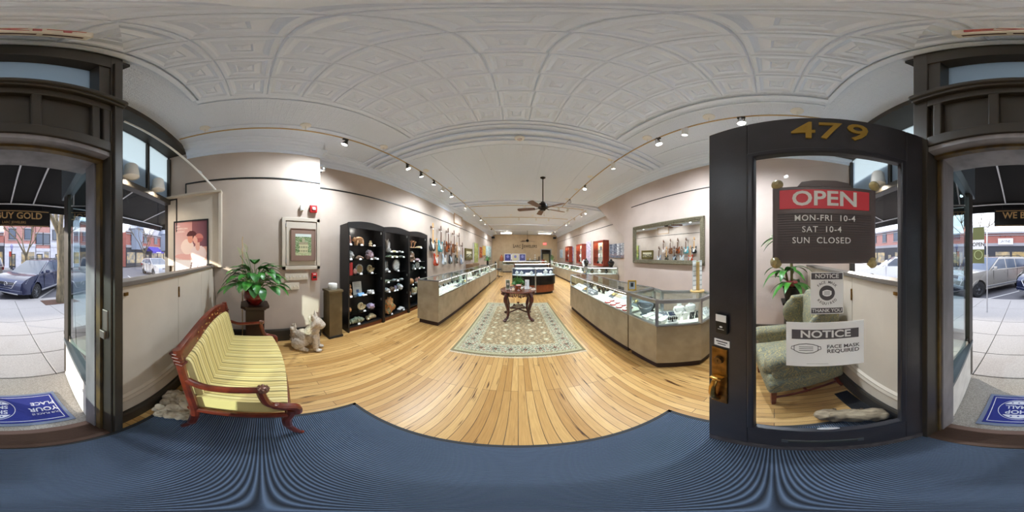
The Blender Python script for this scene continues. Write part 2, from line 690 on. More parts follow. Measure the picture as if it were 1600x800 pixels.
for xx in (X0, X1):
    ceil_band((xx - .02, Y0), (xx + .06, Y1), .06, .035)
    ceil_band((xx + (-.1 if xx < 0 else .1), Y0), (xx + (-.02 if xx < 0 else .18), Y1), .03, .02)
ceil_band((X0, Y0), (X1, Y0), .06, .03)
ceil_band((X0, Y1), (X1, Y1), .06, .03)
for xx in (-2.1, 2.2):
    ceil_band((xx, -1.1), (xx + .15, 2.0), .035, .02)
for y, w, d in ((2.05, .05, .03), (2.2, .09, .06), (2.36, .05, .05), (2.52, .12, .03), (6.02, .07, .06), (6.18, .12, .04), (6.4, .06, .05), (10.9, .16, .05), (13.4, .12, .04)):
    ceil_band((-2.9, y), (4.2, y), w, d)
for xx in (-1.45, -.55, .55, 1.5, 2.4):
    ceil_band((xx, 2.6), (xx + .2, 6.0), .03, .018)
    ceil_band((xx + .2, 6.5), (xx + .55, 16), .03, .018)
struct(mb, 'ceiling_band', M_TIN_PLAIN, ceil, smooth=False)
mb = MB()
COR = [(0, ZC - .25), (.018, ZC - .25), (.018, ZC - .19), (.035, ZC - .185), (.05, ZC - .15), (.06, ZC - .11), (.09, ZC - .09), (.10, ZC - .06), (.15, ZC - .045), (.16, ZC - .02), (.2, ZC - .01), (.2, ZC), (0, ZC)]
profile_run(mb, (-2.56, -1.15), (-2.56, 1.06), COR, (1, 0))
profile_run(mb, (-2.9, 1.06), (-2.56, 1.06), COR, (0, 1))
profile_run(mb, LW[0], LW[1], COR, (1, -.06))
profile_run(mb, RN[0], rwall(5.35), COR, (-1, .058))
profile_run(mb, RF[0], RF[1], COR, (-1, .05))
struct(mb, 'trim_1', M_TIN_PLAIN)                # the cornice

# picture rails and baseboards
mb = MB()
profile_run(mb, (-2.56, -1.17), (-2.56, 1.06), [(0, 2.79), (.012, 2.79), (.012, 2.815), (0, 2.815)], (1, 0))
mb.box((-2.554, -1.17, 2.70), (.012, .02, .22))
profile_run(mb, LW[0], LW[1], [(0, 2.845), (.014, 2.845), (.014, 2.87), (0, 2.87)], (1, -.06))
profile_run(mb, rwall(.2), rwall(3.3), [(0, 2.83), (.012, 2.83), (.012, 2.845), (0, 2.845)], (-1, .058))
profile_run(mb, RF[0], RF[1], [(0, 2.845), (.014, 2.845), (.014, 2.87), (0, 2.87)], (-1, .05))
struct(mb, 'trim_2', M_BLACK)                    # dark picture rails
mb = MB()
BASEP = [(0, .0), (.022, .0), (.022, .21), (.014, .235), (0, .235)]
profile_run(mb, (-2.56, -.64), (-2.56, 1.06), BASEP, (1, 0))
profile_run(mb, (-2.89, 1.06), (-2.56, 1.06), BASEP, (0, 1))
profile_run(mb, LW[0], LW[1], BASEP, (1, -.06))
struct(mb, 'baseboard_left', M_DARK)
mb = MB()
profile_run(mb, rwall(-.64), rwall(3.64), BASEP, (-1, .058))
profile_run(mb, RF[0], RF[1], BASEP, (-1, .05))
struct(mb, 'baseboard_right', M_DARK)

# ---------------------------------------------------------------- street front
def ribbed_glass():
    m = mat('ribbed_transom_glass', (150, 166, 176), 0.35, c2=(112, 128, 140), scale=30, stretch=(1, 1, 14), bump=.5)
    nt = m.node_tree
    b = nt.nodes['Principled BSDF']
    tl = nt.nodes.new('ShaderNodeBsdfTranslucent')
    tl.inputs['Color'].default_value = rgb((206, 218, 224))
    mx = nt.nodes.new('ShaderNodeMixShader')
    mx.inputs['Fac'].default_value = .85
    nt.links.new(b.outputs[0], mx.inputs[1])
    nt.links.new(tl.outputs[0], mx.inputs[2])
    nt.links.new(mx.outputs[0], nt.nodes['Material Output'].inputs['Surface'])
    return m

XL, XR = -0.486, 0.405          # door opening
mb = MB()
mb.box(((XL - .565) / 2, -.70, ZC / 2), (.565 + XL, .20, ZC), bevel=.004)
mb.box((XL - .035, -.592, 1.7), (.05, .02, 3.3), bevel=.004)
struct(mb, 'pillar_left', M_DARK)
mb = MB()
mb.box(((XR + .485) / 2, -.70, ZC / 2), (.485 - XR, .20, ZC), bevel=.004)
struct(mb, 'pillar_right', M_DARK)
# wall over the door: header, three sunk panels, ledge, transom light, lintel
W = XR - XL
CX = (XR + XL) / 2
mb = MB()
mb.box((CX, -.70, 2.27), (W, .14, .44))
for xa in (XL, -.425, -.158, .095, .337):
    mb.box((xa + .02, -.62, 2.27), (.042, .035, .44), bevel=.006)
for z in (2.085, 2.455):
    mb.box((CX, -.618, z), (W, .04, .07), bevel=.006)
mb.box((CX, -.60, 2.545), (W + .16, .09, .05), bevel=.014)
mb.box((CX, -.60, 2.505), (W + .14, .06, .03), bevel=.008)
mb.box((CX, -.69, 2.59), (W, .16, .05))
mb.box((CX, -.69, 3.42), (W, .18, .40))
for xa in (XL + .03, XR - .03):
    mb.box((xa, -.66, 2.92), (.06, .1, .66))
struct(mb, 'wall_front', M_DARK)
mb = MB()
mb.box((CX, -.70, 2.92), (W - .1, .012, .62))
struct(mb, 'window_1', ribbed_glass())
# door frame: pale head, worn jambs with old weatherstrip, threshold
mb = MB()
mb.box((CX, -.74, 2.035), (W, .26, .03))
mb.box((CX, -.64, 2.07), (W, .03, .05))
mb.box((XL + .006, -.755, 1.02), (.03, .09, 2.04))
mb.box((XR - .006, -.77, 1.02), (.03, .12, 2.04))
struct(mb, 'trim_3', mat('weathered_grey_jamb', (138, 134, 138), 0.55, c2=(112, 108, 112), scale=9, stretch=(1, 1, .3)))
mb = MB()
mb.box((XL + .005, -.685, 1.02), (.022, .035, 2.04))
mb.box((CX, -.675, 2.015), (W, .03, .025))
mb.box((XR - .005, -.70, 1.02), (.014, .02, 2.04))
struct(mb, 'trim_4', mat('worn_brown_weatherstrip', (104, 82, 38), 0.5, c2=(52, 42, 30), scale=14, stretch=(1, 1, .35)))
mb = MB()
mb.box((XL - .005, -.645, 1.12), (.022, .05, .16), bevel=.004)
mb.box((XL + .012, -.645, 1.06), (.02, .04, .05), bevel=.004)
struct(mb, 'trim_5', mat('dull_strike_plate', (120, 114, 108), 0.4, .8))
mb = MB()
prof = [(-.60, 0), (-.605, .012), (-.63, .018), (-.75, .018), (-.80, .0)]
for (ya, za), (yb, zb) in zip(prof, prof[1:]):
    mb.face([(XL, ya, za), (XR, ya, za), (XR, yb, zb), (XL, yb, zb)])
for k in range(8):
    mb.box((CX, -.64 - k * .014, .019), (W, .005, .004))
struct(mb, 'trim_6', mat('worn_bronze_threshold', (92, 72, 62), 0.4, .6))

# shop windows either side: outer glass at y=-1.5, low wall inside, glass return to the door
M_BAYIN = M_DARK
def bay(sign, xa, xo, mull, nm):
    """xa: vestibule outer corner; xo: side wall."""
    mid, w = (xa + xo) / 2, abs(xo - xa)
    y = -1.52
    f = MB()
    f.box((mid, y, .29), (w, .12, .58))
    f.box((mid, y, .60), (w, .16, .04))
    f.box((mid, y + .01, 2.46), (w, .13, .09), bevel=.01)
    f.box((mid, y + .16, ZC - .05), (w + .3, .42, .14))
    for xx in (xa, xo):
        f.box((xx + (.02 if xx < mid else -.02), y, 1.75), (.06, .10, 3.4), bevel=.006)
    f.box((mull, y, 2.99), (.045, .08, .98), bevel=.006)
    f.box((mid, y, .64), (w, .07, .05))
    struct(f, 'wall_front_bay_' + nm, M_DARK)
    g = MB(); g.box((mid, y, 1.53), (w - .06, .008, 1.78))
    struct(g, 'window_%d' % (2 if sign < 0 else 5), GLASS)
    g = MB(); g.box((mid, y - .01, 3.03), (w - .06, .008, 1.06))
    struct(g, 'window_%d' % (3 if sign < 0 else 6), MATS['ribbed_transom_glass'])
    # display floor
    f = MB(); f.box((mid, -1.09, .57), (w, .78, .04))
    struct(f, 'wall_front_display_' + nm, M_PANEL)
    # glass return beside the doorway, on a low white wall
    a, b = ((XL, -.80), (xa, -1.56)) if sign < 0 else ((XR, -.84), (xa, -1.56))
    v = Vector((b[0] - a[0], b[1] - a[1])); ang = math.atan2(v.y, v.x); L = v.length
    c = ((a[0] + b[0]) / 2, (a[1] + b[1]) / 2)
    n = Vector((-v.y, v.x)).normalized() * (-1 if sign < 0 else 1)   # away from the doorway
    if n.x * sign < 0: n = -n
    f = MB(); f.box((c[0] + n.x * .03, c[1] + n.y * .03, .25), (L, .06, .52), rz=ang)
    struct(f, 'trim_%d' % (7 if sign < 0 else 8), mat('white_stucco', (226, 224, 220), 0.7, c2=(212, 210, 206), scale=8))
    f = MB()
    f.box((c[0] + n.x * .03, c[1] + n.y * .03, .53), (L, .09, .04), rz=ang)
    f.box((c[0] + n.x * .03, c[1] + n.y * .03, 2.865), (L + .22, .10, 1.51), rz=ang)
    f.box((b[0] + n.x * .02, b[1] + .02, 1.3), (.05, .05, 1.6), rz=ang)
    f.box((a[0] + n.x * .035, a[1], 1.3), (.06, .06, 1.6), rz=ang)
    struct(f, 'trim_%d' % (9 if sign < 0 else 10), mat('grey_window_metal', (104, 112, 118), 0.4, .5))
    g = MB(); g.box((c[0] + n.x * .03, c[1] + n.y * .03, 1.33), (L - .05, .008, 1.58), rz=ang)
    struct(g, 'window_%d' % (4 if sign < 0 else 7), glass('doorway_glass', (222, 236, 238), 1.3, 1.5))
bay(-1, -.66, -2.56, -1.92, 'left')
bay(1, .52, 2.70, 1.62, 'right')
mb = MB()
mb.box((CX, -1.1, ZC - .05), (1.2, .95, .08))
struct(mb, 'ceiling_doorway', M_BLACK)

# panelled low walls behind the shop windows
def low_wall(nm, xa, xb, y, seams, top=1.3):
    mid, w = (xa + xb) / 2, abs(xb - xa)
    f = MB()
    edges = [min(xa, xb)] + sorted(seams) + [max(xa, xb)]
    for p, q in zip(edges, edges[1:]):
        f.box(((p + q) / 2, y - .02, top / 2), (q - p - .004, .04, top), bevel=.002)
    prof = [(0, .30), (.012, .31), (.02, .34), (.012, .37), (.018, .39), (0, .41)]
    profile_run(f, (min(xa, xb), y), (max(xa, xb), y), prof, (0, 1))
    struct(f, 'wall_low_' + nm, M_PANEL)
    f = MB()
    profile_run(f, (min(xa, xb), y), (max(xa, xb), y), [(0, 0), (.03, 0), (.03, .14), (.02, .16), (0, .16)], (0, 1))
    struct(f, 'baseboard_front_' + nm, M_DARK)
    f = MB(); f.box((mid, y - .03, top + .015), (w, .11, .03), bevel=.004)
    struct(f, 'trim_%d' % (11 if nm == 'left' else 12), mat('grey_ledge_paint', (112, 104, 98), 0.5))
    f = MB()
    for s in seams[:1]:
        f.box((s, y + .006, top * .88), (.012, .012, .10), bevel=.002)
    f.box((max(xa, xb) - .1 if nm == 'left' else min(xa, xb) + .2, y + .004, top - .05), (.03, .012, .02))
    struct(f, 'trim_%d' % (13 if nm == 'left' else 14), M_BRASS)
low_wall('left', -.56, -2.56, -.68, [-1.32, -1.95, -2.3])
low_wall('right', .48, 2.74, -.68, [1.2, 2.0])

# panel behind the poster on the side of the shop window
mb = MB()
mb.box((-2.53, -1.02, 1.92), (.06, .96, 1.24), bevel=.004)
mb.box((-2.50, -1.02, 2.535), (.14, .98, .04), bevel=.006)
mb.box((-2.515, -.56, 1.92), (.09, .05, 1.24), bevel=.006)
struct(mb, 'trim_15', M_PANEL)
mb = MB()
mb.box((-2.495, -1.32, 2.2), (.012, .02, .62))
mb.box((-2.495, -1.41, 2.5), (.012, .2, .02))
struct(mb, 'trim_16', M_BLACK)
# ================================================================ open street door with its signs
FOOT = Vector((.559, -.160, 0))
DOORM = frame(FOOT, (-.276, -.961, 0))       # x: towards the hinge, y: up, z: towards the viewer
M_DOOR = mat('blue_black_door_paint', (52, 50, 56), 0.36, c2=(44, 43, 48), scale=7, bump=.05, bscale=90)
door = thing('entrance_door', 'dark painted entrance door standing open with a large glass pane and brass number 479', 'door', m=DOORM)
XA, XB, ZG0, ZG1, ZT = -.434, .568, .372, 1.93, 2.135
ga, gb = -.25, .372
mb = MB()
def dbox(x0, x1, y0, y1, z0=-.045, z1=0.0, bev=.004):
    mb.box(((x0 + x1) / 2, (y0 + y1) / 2, (z0 + z1) / 2), (x1 - x0, y1 - y0, z1 - z0), bevel=bev)
dbox(XA, ga, .01, ZT); dbox(gb, XB, .01, ZT); dbox(ga, gb, ZG1, ZT); dbox(ga, gb, .01, ZG0)
mb.build('door_frame', M_DOOR, door)
mb = MB()
for x0, x1, y0, y1 in ((ga, ga + .028, ZG0, ZG1), (gb - .028, gb, ZG0, ZG1), (ga, gb, ZG1 - .026, ZG1), (ga, gb, ZG0, ZG0 + .03)):
    dbox(x0, x1, y0, y1, -.03, .008, .006)
mb.build('glazing_bead', mat('blue_black_bead', (40, 40, 48), 0.3), door)
mb = MB(); mb.box(((ga + gb) / 2, (ZG0 + ZG1) / 2, -.022), (gb - ga - .02, ZG1 - ZG0 - .02, .005))
mb.build('glass_pane', GLASS, door)
mb = MB()
mb.box((.035, .215, .003), (.30, .05, .006), bevel=.002)
ms = mb.build('mail_slot', mat('worn_grey_metal', (120, 124, 128), 0.4, .8), door)
mb = MB(); mb.box((.035, .215, .008), (.25, .03, .006), bevel=.002)
mb.build('flap', mat('tarnished_metal', (88, 92, 88), 0.45, .8), ms)
mb = MB(); mb.box((.06, .05, .001), (.98, .08, .004))
mb.build('kick_strip', mat('worn_kick_strip', (104, 98, 100), 0.5, .3, c2=(72, 68, 72), scale=20), door)
for i, (ch, px, py) in enumerate((('4', 1256, 203), ('7', 1296, 204), ('9', 1340, 207))):
    off = .582 * math.tan(az(px) - math.radians(106))
    d = .582 / math.cos(az(px) - math.radians(106))
    z = CAMZ + d * math.tan(el(py))
    text(ch, .155, 'house_number', mat('gilt_number', (176, 142, 60), 0.4, .55), door, (off, z - .01, .003), bold=.012, ext=.003, sx=1.15)
# lock plate with thumb latch
mb = MB(); mb.box((-.375, .83, .004), (.078, .42, .008), bevel=.003)
lock = mb.build('lock_plate', M_BRASS, door)
mb = MB(); mb.cyl((-.375, .97, .006), (-.375, .97, .022), .024, .020, 20); mb.box((-.375, .97, .023), (.004, .014, .003))
mb.build('lock_cylinder', mat('dark_brass', (112, 88, 56), 0.35, 1.0), lock)
mb = MB()
mb.box((-.375, .855, .024), (.055, .012, .034), bevel=.004)
mb.tube([(-.375, .845, .010), (-.378, .84, .034), (-.382, .80, .046), (-.384, .75, .046), (-.384, .70, .036), (-.38, .67, .016), (-.378, .655, .006)], [.012, .014, .015, .016, .015, .013, .011], 10)
mb.build('thumb_latch', mat('polished_brass', (206, 164, 90), 0.25, 1.0), lock, smooth=True)
mb = MB(); mb.box((-.365, 1.07, .002), (.075, .036, .003))
st = mb.build('sticker', M_PAPER, door)
mb = MB(); mb.box((-.365, 1.077, .004), (.055, .006, .0008)); mb.box((-.365, 1.064, .004), (.04, .005, .0008)); mb.build('print_lines', M_GREYINK, st)
for z in (.3, 1.1, 1.9):
    mb = MB(); mb.cyl((XB + .004, z - .05, -.02), (XB + .004, z + .05, -.02), .009)
    mb.build('hinge', mat('black_hinge', (30, 30, 30), .4, .6), door)

def on_door(px, py):
    t = math.radians(106)
    d = .582 / math.cos(az(px) - t)
    return .582 * math.tan(az(px) - t), CAMZ + d * math.tan(el(py))

def door_thing(name, label, cat, x, y, z=0.0, group=None):
    return thing(name, label, cat, m=DOORM @ Matrix.Translation((x, y, z)), group=group)

# alarm touch pad
x, y = on_door(1130, 505)
t = door_thing('key_reader', 'small black key reader with a white top on the door stile above the lock', 'key reader', x, y, .001)
mb = MB(); mb.box((0, 0, .008), (.058, .095, .016), bevel=.005); mb.build('case', M_BLACK, t)
mb = MB(); mb.box((0, .03, .0165), (.05, .032, .003)); mb.build('display', M_PAPER, t)
mb = MB(); mb.ball((0, -.012, .0165), (.008, .005, .0008), 10, 6); mb.box((0, -.024, .0166), (.03, .002, .0008)); mb.build('maker_mark', M_LETTERWHITE, t)

# letter-board OPEN sign on suction cups
x0, y1 = -.155, 1.765
t = door_thing('open_sign', 'grey OPEN letter board sign with opening hours stuck on the door glass', 'sign', .042, 1.60, -.012)
M_SIGN = mat('smoke_grey_plastic', (96, 86, 88), 0.22, spec=.6)
mb = MB()
mb.box((0, -.005, .005), (.385, .295, .012), bevel=.005)
mb.prism([(-.10, .14), (.10, .14), (.085, .160), (.04, .167), (-.04, .167), (-.085, .160)], -.001, .011)
mb.build('board', M_SIGN, t)
mb = MB(); mb.box((0, .088, .0125), (.33, .078, .004), bevel=.002)
p = mb.build('header', mat('red_sign_panel', (222, 66, 80), 0.35), t)
text('OPEN', .082, 'lettering', M_LETTERWHITE, p, (0, .087, .0155), bold=.022, sx=1.12)
mb = MB()
for k in range(19):
    mb.box((0, .03 - k * .0093, .0118), (.345, .0035, .003))
mb.build('letter_grooves', mat('dark_letter_groove', (74, 66, 68), 0.5), t)
for s, yy in (('MON-FRI  10-4', .012), ('SAT  10-4', -.030), ('SUN  CLOSED', -.070)):
    text(s, .031, 'lettering', M_LETTERWHITE, t, (0 if 'MON' in s else -.012, yy, .0155), bold=.008, spacing=1.12)
for px, py in ((1214, 288), (1367, 290), (1212, 410), (1364, 410)):
    xx, yy = on_door(px, py)
    mb = MB()
    mb.lathe([(.0, .012), (.008, .012), (.012, .006), (.022, -.004), (.023, -.007), (0, -.007)], (xx - .042, yy - 1.60, .012), 20)
    mb.build('suction_cup', mat('yellowed_clear_plastic', (176, 160, 112), 0.2, spec=.7), t, smooth=True)

# small notice
t = door_thing('mask_notice', 'small NOTICE face mask required THANK YOU sign high on the door glass', 'notice', .05, 1.333, -.018)
mb = MB(); mb.box((0, 0, 0), (.122, .162, .0012)); mb.build('sheet', M_PAPER, t)
mb = MB(); mb.box((0, .067, .001), (.116, .024, .0008)); b1 = mb.build('title_bar', M_GREYINK, t)
text('NOTICE', .022, 'lettering', M_LETTERWHITE, b1, (0, .067, .0016), bold=.02, sx=1.1, ext=.0003)
mb = MB(); mb.box((0, -.067, .001), (.116, .022, .0008)); b2 = mb.build('foot_bar', M_GREYINK, t)
text('THANK YOU', .019, 'lettering', M_LETTERWHITE, b2, (0, -.067, .0016), bold=.012, ext=.0003)
mb = MB(); mb.cyl((0, .003, .0006), (0, .003, .0014), .029, seg=32); disc = mb.build('badge', M_GREYINK, t)
def mask_icon(parent, cx, cy, w, h, z, matm, ink):
    mb = MB()
    pts = [(-.5, .28), (-.3, .42), (0, .5), (.3, .42), (.5, .28), (.5, -.2), (.3, -.42), (0, -.5), (-.3, -.42), (-.5, -.2)]
    mb.prism([(cx + a * w, cy + b * h) for a, b in pts], z, z + .0006)
    o = mb.build('mask_icon', matm, parent)
    mb = MB()
    for k in (-.2, 0, .2):
        mb.box((cx, cy + k * h, z + .0009), (w * .62, h * .05, .0006))
    for s in (-1, 1):
        mb.tube([(cx + s * w * .5, cy + h * .28, z), (cx + s * w * .64, cy + h * .2, z), (cx + s * w * .66, cy - h * .05, z), (cx + s * w * .5, cy - h * .2, z)], h * .03, 6)
    mb.build('mask_lines', ink, o)
    return o
mask_icon(disc, 0, .003, .034, .026, .0016, M_PAPER, M_GREYINK)
for word, up in (('FACE MASK', 1), ('REQUIRED', -1)):
    n = len(word)
    for k, ch in enumerate(word):
        if ch == ' ': continue
        a = (k - (n - 1) / 2) * (.21 if up > 0 else .24)
        R = .042
        ang = PI / 2 - a if up > 0 else -PI / 2 + a
        text(ch, .0135, 'lettering', M_GREYINK, t, (R * math.cos(ang), .003 + R * math.sin(ang), .0012), bold=.006, ext=.0003,
             m=Matrix.Rotation(-a if up > 0 else a, 4, 'Z'))

# large notice
t = door_thing('mask_notice', 'large white NOTICE face mask required sheet at mid height on the door glass', 'notice', .045, 1.105, -.017)
mb = MB(); mb.box((0, 0, 0), (.292, .222, .0012)); mb.build('sheet', M_PAPER, t)
mb = MB(); mb.box((0, .057, .001), (.25, .044, .0008)); b1 = mb.build('title_bar', M_GREYINK, t)
text('NOTICE', .046, 'lettering', M_LETTERWHITE, b1, (0, .057, .0016), bold=.024, sx=1.12, ext=.0003)
mask_icon(t, -.072, -.012, .084, .045, .001, M_PAPER, M_GREYINK)
mb = MB()
w, h = .088, .05
pts = [(-.5, .28), (-.3, .42), (0, .5), (.3, .42), (.5, .28), (.5, -.2), (.3, -.42), (0, -.5), (-.3, -.42), (-.5, -.2)]
mb.tube([(-.072 + a * w, -.012 + b * h, .0014) for a, b in pts], .0014, 6, closed=True)
mb.build('mask_outline', M_GREYINK, t)
text('FACE MASK', .024, 'lettering', M_GREYINK, t, (.066, -.004, .0012), bold=.016, ext=.0003)
text('REQUIRED', .026, 'lettering', M_GREYINK, t, (.066, -.028, .0012), bold=.018, ext=.0003)
mb = MB(); mb.box((-.03, -.096, .001), (.08, .0008, .0004)); mb.build('fine_print', M_GREYINK, t)

# oval card at the foot of the glass
t = door_thing('oval_card', 'white oval card with a blue border at the bottom of the door glass', 'card', .055, .415, -.012)
mb = MB(); mb.lathe([(0, 0), (1, 0), (1, .002), (0, .002)], (0, 0, 0), 32, sx=.042, sy=.016); mb.build('card', M_PAPER, t)
mb = MB(); mb.tube([(.038 * math.cos(a), .0135 * math.sin(a), .0022) for a in np.linspace(0, 2 * PI, 28)[:-1]], .0008, 6, closed=True)
mb.build('blue_border', mat('blue_ink', (60, 90, 170), 0.6), t)
# ================================================================ ceiling lights on their tracks
TL = ((-2.07, -1.05), (-1.311, 14.4))
TR = ((1.70, -.6), (1.965, 6.2))
TF = ((3.08, 6.3), (3.42, 13.8))
TZ = 3.49
M_CONDUIT = mat('tan_conduit', (186, 158, 116), 0.4, .3)
def track(name, label, a, b, canopies):
    t = thing(name, label, 'light track', (a[0], a[1], TZ))
    a3, b3 = Vector((*a, TZ)), Vector((*b, TZ))
    d = b3 - a3
    n = Vector((d.y, -d.x, 0)).normalized()
    mb = MB()
    mb.box((a3 + b3) / 2, (d.length, .018, .018), rz=math.atan2(d.y, d.x), bevel=.003)
    mb.build('rail', M_CONDUIT, t, world=True)
    for k in range(canopies):
        p = a3 + d * ((k + .3) / canopies)
        mb = MB()
        mb.lathe([(0, ZC), (.075, ZC), (.072, ZC - .012), (.03, ZC - .026), (0, ZC - .026)], (p.x, p.y, 0), 24)
        mb.cyl((p.x, p.y, TZ), (p.x, p.y, ZC - .02), .006, seg=8)
        mb.build('canopy', M_WHITE, t, smooth=True, world=True)
    return t
track('light_track', 'long straight light track running above the guitars and black bookcases', TL[0], TL[1], 12)
track('light_track', 'light track above the octagon glass counter and the big mirror', TR[0], TR[1], 7)
track('light_track', 'light track over the red display boxes of the wider rear room', TF[0], TF[1], 5)
track('light_track', 'cross light track just behind the first ceiling fan', (-1.66, 6.27), (2.95, 6.27), 4)
track('light_track', 'second cross light track in the rear room parallel to the first', (-1.5, 8.3), (2.95, 8.3), 4)

WHERE = {'L': 'on the guitar wall track', 'R': 'on the mirror wall track', 'F': 'over the red boxes', 'C': 'on the first cross track', 'D': 'on the second cross track'}
count = {}
def track_head(x, y, where, kind, aim, power=1.0, lit=True):
    k = count.get(where, 0); count[where] = k + 1
    look = {'black': 'black bell-shaped spotlight', 'white': 'white cylinder spotlight', 'chrome': 'small chrome spotlight in a black yoke'}[kind]
    t = thing('track_spotlight', f'{look}, {ORD[k]} light {WHERE[where]}', 'spotlight', (x, y, TZ - .009), group='spotlights ' + WHERE[where])
    aim = Vector(aim).normalized()
    q = aim.to_track_quat('Z', 'Y').to_matrix().to_4x4()
    drop = .055
    bm_ = M_BLACK if kind != 'white' else M_WHITE
    mb = MB(); mb.box((0, 0, -.012), (.035, .09, .022), bevel=.003); mb.cyl((0, 0, -.02), (0, 0, -drop), .008, seg=8)
    mb.build('stem', bm_, t)
    M = Matrix.Translation((0, 0, -drop - .035)) @ q
    mb = MB(); mb.M = M
    if kind == 'white':
        prof = [(0, -.07), (.036, -.07), (.04, -.064), (.04, .055), (.036, .055), (.036, .045)]; fr = .035; fz = .047
    else:
        prof = [(0, -.06), (.018, -.06), (.022, -.03), (.036, .0), (.05, .035), (.052, .05), (.047, .05), (.045, .038)]; fr = .045; fz = .04
    mb.lathe(prof, (0, 0, 0), 24)
    mb.build('housing', M_CHROME if kind == 'chrome' else bm_, t, smooth=True)
    if kind == 'chrome':
        mb = MB(); mb.M = M
        mb.tube([(-.055, 0, .03), (-.058, 0, -.03), (-.03, 0, -.075), (0, 0, -.085), (.03, 0, -.075), (.058, 0, -.03), (.055, 0, .03)], .006, 6)
        mb.build('yoke', M_BLACK, t)
    mb = MB(); mb.M = M; mb.lathe([(0, fz + .004), (fr * .6, fz + .003), (fr, fz)], (0, 0, 0), 24)
    mb.build('lamp_face', M_LIT if lit else mat('unlit_reflector', (200, 200, 200), .2, 1), t)
    if lit and power > 0:
        ld = bpy.data.lights.new('spot_lamp', 'SPOT')
        ld.energy = SPOT_POWER * power
        ld.spot_size = math.radians(150)
        ld.spot_blend = 1.0
        ld.shadow_soft_size = 0.05
        ld.color = (0.81, 0.91, 1.0)
        lo = bpy.data.objects.new('spot_lamp', ld)
        COL.objects.link(lo)
        lo.parent = t
        lo.location = (Matrix.Translation((0, 0, -drop - .035)) @ q @ Vector((0, 0, fz + .03)))
        lo.rotation_euler = (-aim).to_track_quat('Z', 'Y').to_euler()
def at_track(px, tr):
    return meet(px, *tr)
for px, kind, aim, pw in ((540, 'black', (-.3, -.3, -1), 2.3), (637, 'black', (.35, .1, -1), 1.0), (658, 'black', (.1, .2, -1), .8), (678, 'black', (-.2, 0, -1), .8),
                          (692, 'white', (-.5, 0, -1), 1), (705, 'chrome', (.2, .1, -1), 1), (728, 'white', (-.6, 0, -1), 1.0), (742, 'white', (-.5, 0, -1), 1),
                          (751, 'black', (.2, 0, -1), 1), (758, 'white', (-.3, 0, -1), 1), (768, 'black', (-.6, 0, -1), 0), (774, 'white', (-.5, 0, -1), 1), (776, 'white', (.2, .3, -1), 1)):
    p = at_track(px, TL)
    track_head(p[0], p[1], 'L', kind, aim, pw)
for px, kind, aim, pw in ((1158, 'chrome', (.1, -.1, -1), 2.0), (1070, 'white', (.25, .2, -1), 1.2), (1028, 'chrome', (.3, -.2, -1), 1), (958, 'white', (.25, .2, -1), 1), (914, 'black', (-.3, -.3, -1), 1), (890, 'chrome', (.3, .2, -1), 1)):
    p = at_track(px, TR)
    track_head(p[0], p[1], 'R', kind, aim, pw)
for px, kind, aim, pw in ((915, 'white', (-.2, -.3, -1), 1), (908, 'white', (.4, 0, -1), 1), (898, 'white', (.4, .1, -1), 1), (889, 'white', (.4, 0, -1), 1), (885, 'white', (-.3, 0, -1), 1), (870, 'white', (.3, .3, -1), 1), (867, 'white', (.4, 0, -1), 1)):
    p = at_track(px, TF)
    track_head(p[0], p[1], 'F', kind, aim, pw)
for px, kind, aim, pw in ((819, 'white', (0, .5, -1), 1.3), (873, 'white', (.2, .5, -1), 1.2), (887, 'white', (-.3, .4, -1), 1.3)):
    p = meet(px, (-1.66, 6.27), (3.05, 6.27)); track_head(p[0], p[1], 'C', kind, aim, pw)
for px, kind, aim, pw in ((811, 'white', (0, .7, -1), 1.6), (838, 'white', (0, .8, -1), 1.6), (857, 'white', (.1, .8, -1), 1.6)):
    p = meet(px, (-1.6, 8.3), (3.2, 8.3)); track_head(p[0], p[1], 'D', kind, aim, pw)

# two fluorescent battens before the back wall
for px0, px1, lab in ((782, 800, 'white fluorescent ceiling batten over the blue advert panels at the back'), (841, 861, 'white fluorescent ceiling batten near the rear doorway')):
    a, b = meet(px0, (-3, 14.6), (5, 14.6)), meet(px1, (-3, 14.6), (5, 14.6))
    t = thing('ceiling_batten', lab, 'light fitting', ((a[0] + b[0]) / 2, 14.6, ZC))
    L = b[0] - a[0]
    mb = MB(); mb.box((0, 0, -.04), (L, .16, .08), bevel=.01); mb.build('housing', M_WHITE, t)
    mb = MB(); mb.box((0, 0, -.09), (L - .06, .13, .03), bevel=.01); mb.build('diffuser', mat('lit_diffuser', (255, 250, 240), .5, emit=22.0), t)
# far corner speakers
for x, y, lab in ((-1.85, 15.9, 'small black speaker high in the back corner by the guitar wall'), (4.25, 15.9, 'small black speaker high in the back corner near the rear doorway')):
    t = thing('corner_speaker', lab, 'speaker', (x, y, 3.3))
    mb = MB(); mb.box((0, 0, 0), (.3, .2, .2), bevel=.02); mb.build('cabinet', M_BLACK, t)
    mb = MB(); mb.box((0, -.105, 0), (.26, .012, .16), bevel=.004); mb.build('grille', mat('speaker_grille', (34, 34, 36), .8), t)

# smoke detector on the ceiling band
t = thing('smoke_detector', 'round white smoke detector on the ceiling band in the middle of the room', 'smoke detector', (.11, 2.36, ZC - .05))
mb = MB(); mb.lathe([(0, 0), (.075, 0), (.075, -.02), (.06, -.035), (0, -.035)], seg=28); mb.build('base', M_WHITE, t, smooth=True)
mb = MB(); mb.lathe([(0, -.034), (.038, -.036), (.03, -.052), (0, -.055)], seg=24); mb.build('sensor', mat('detector_pink', (206, 190, 186), .5), t, smooth=True)

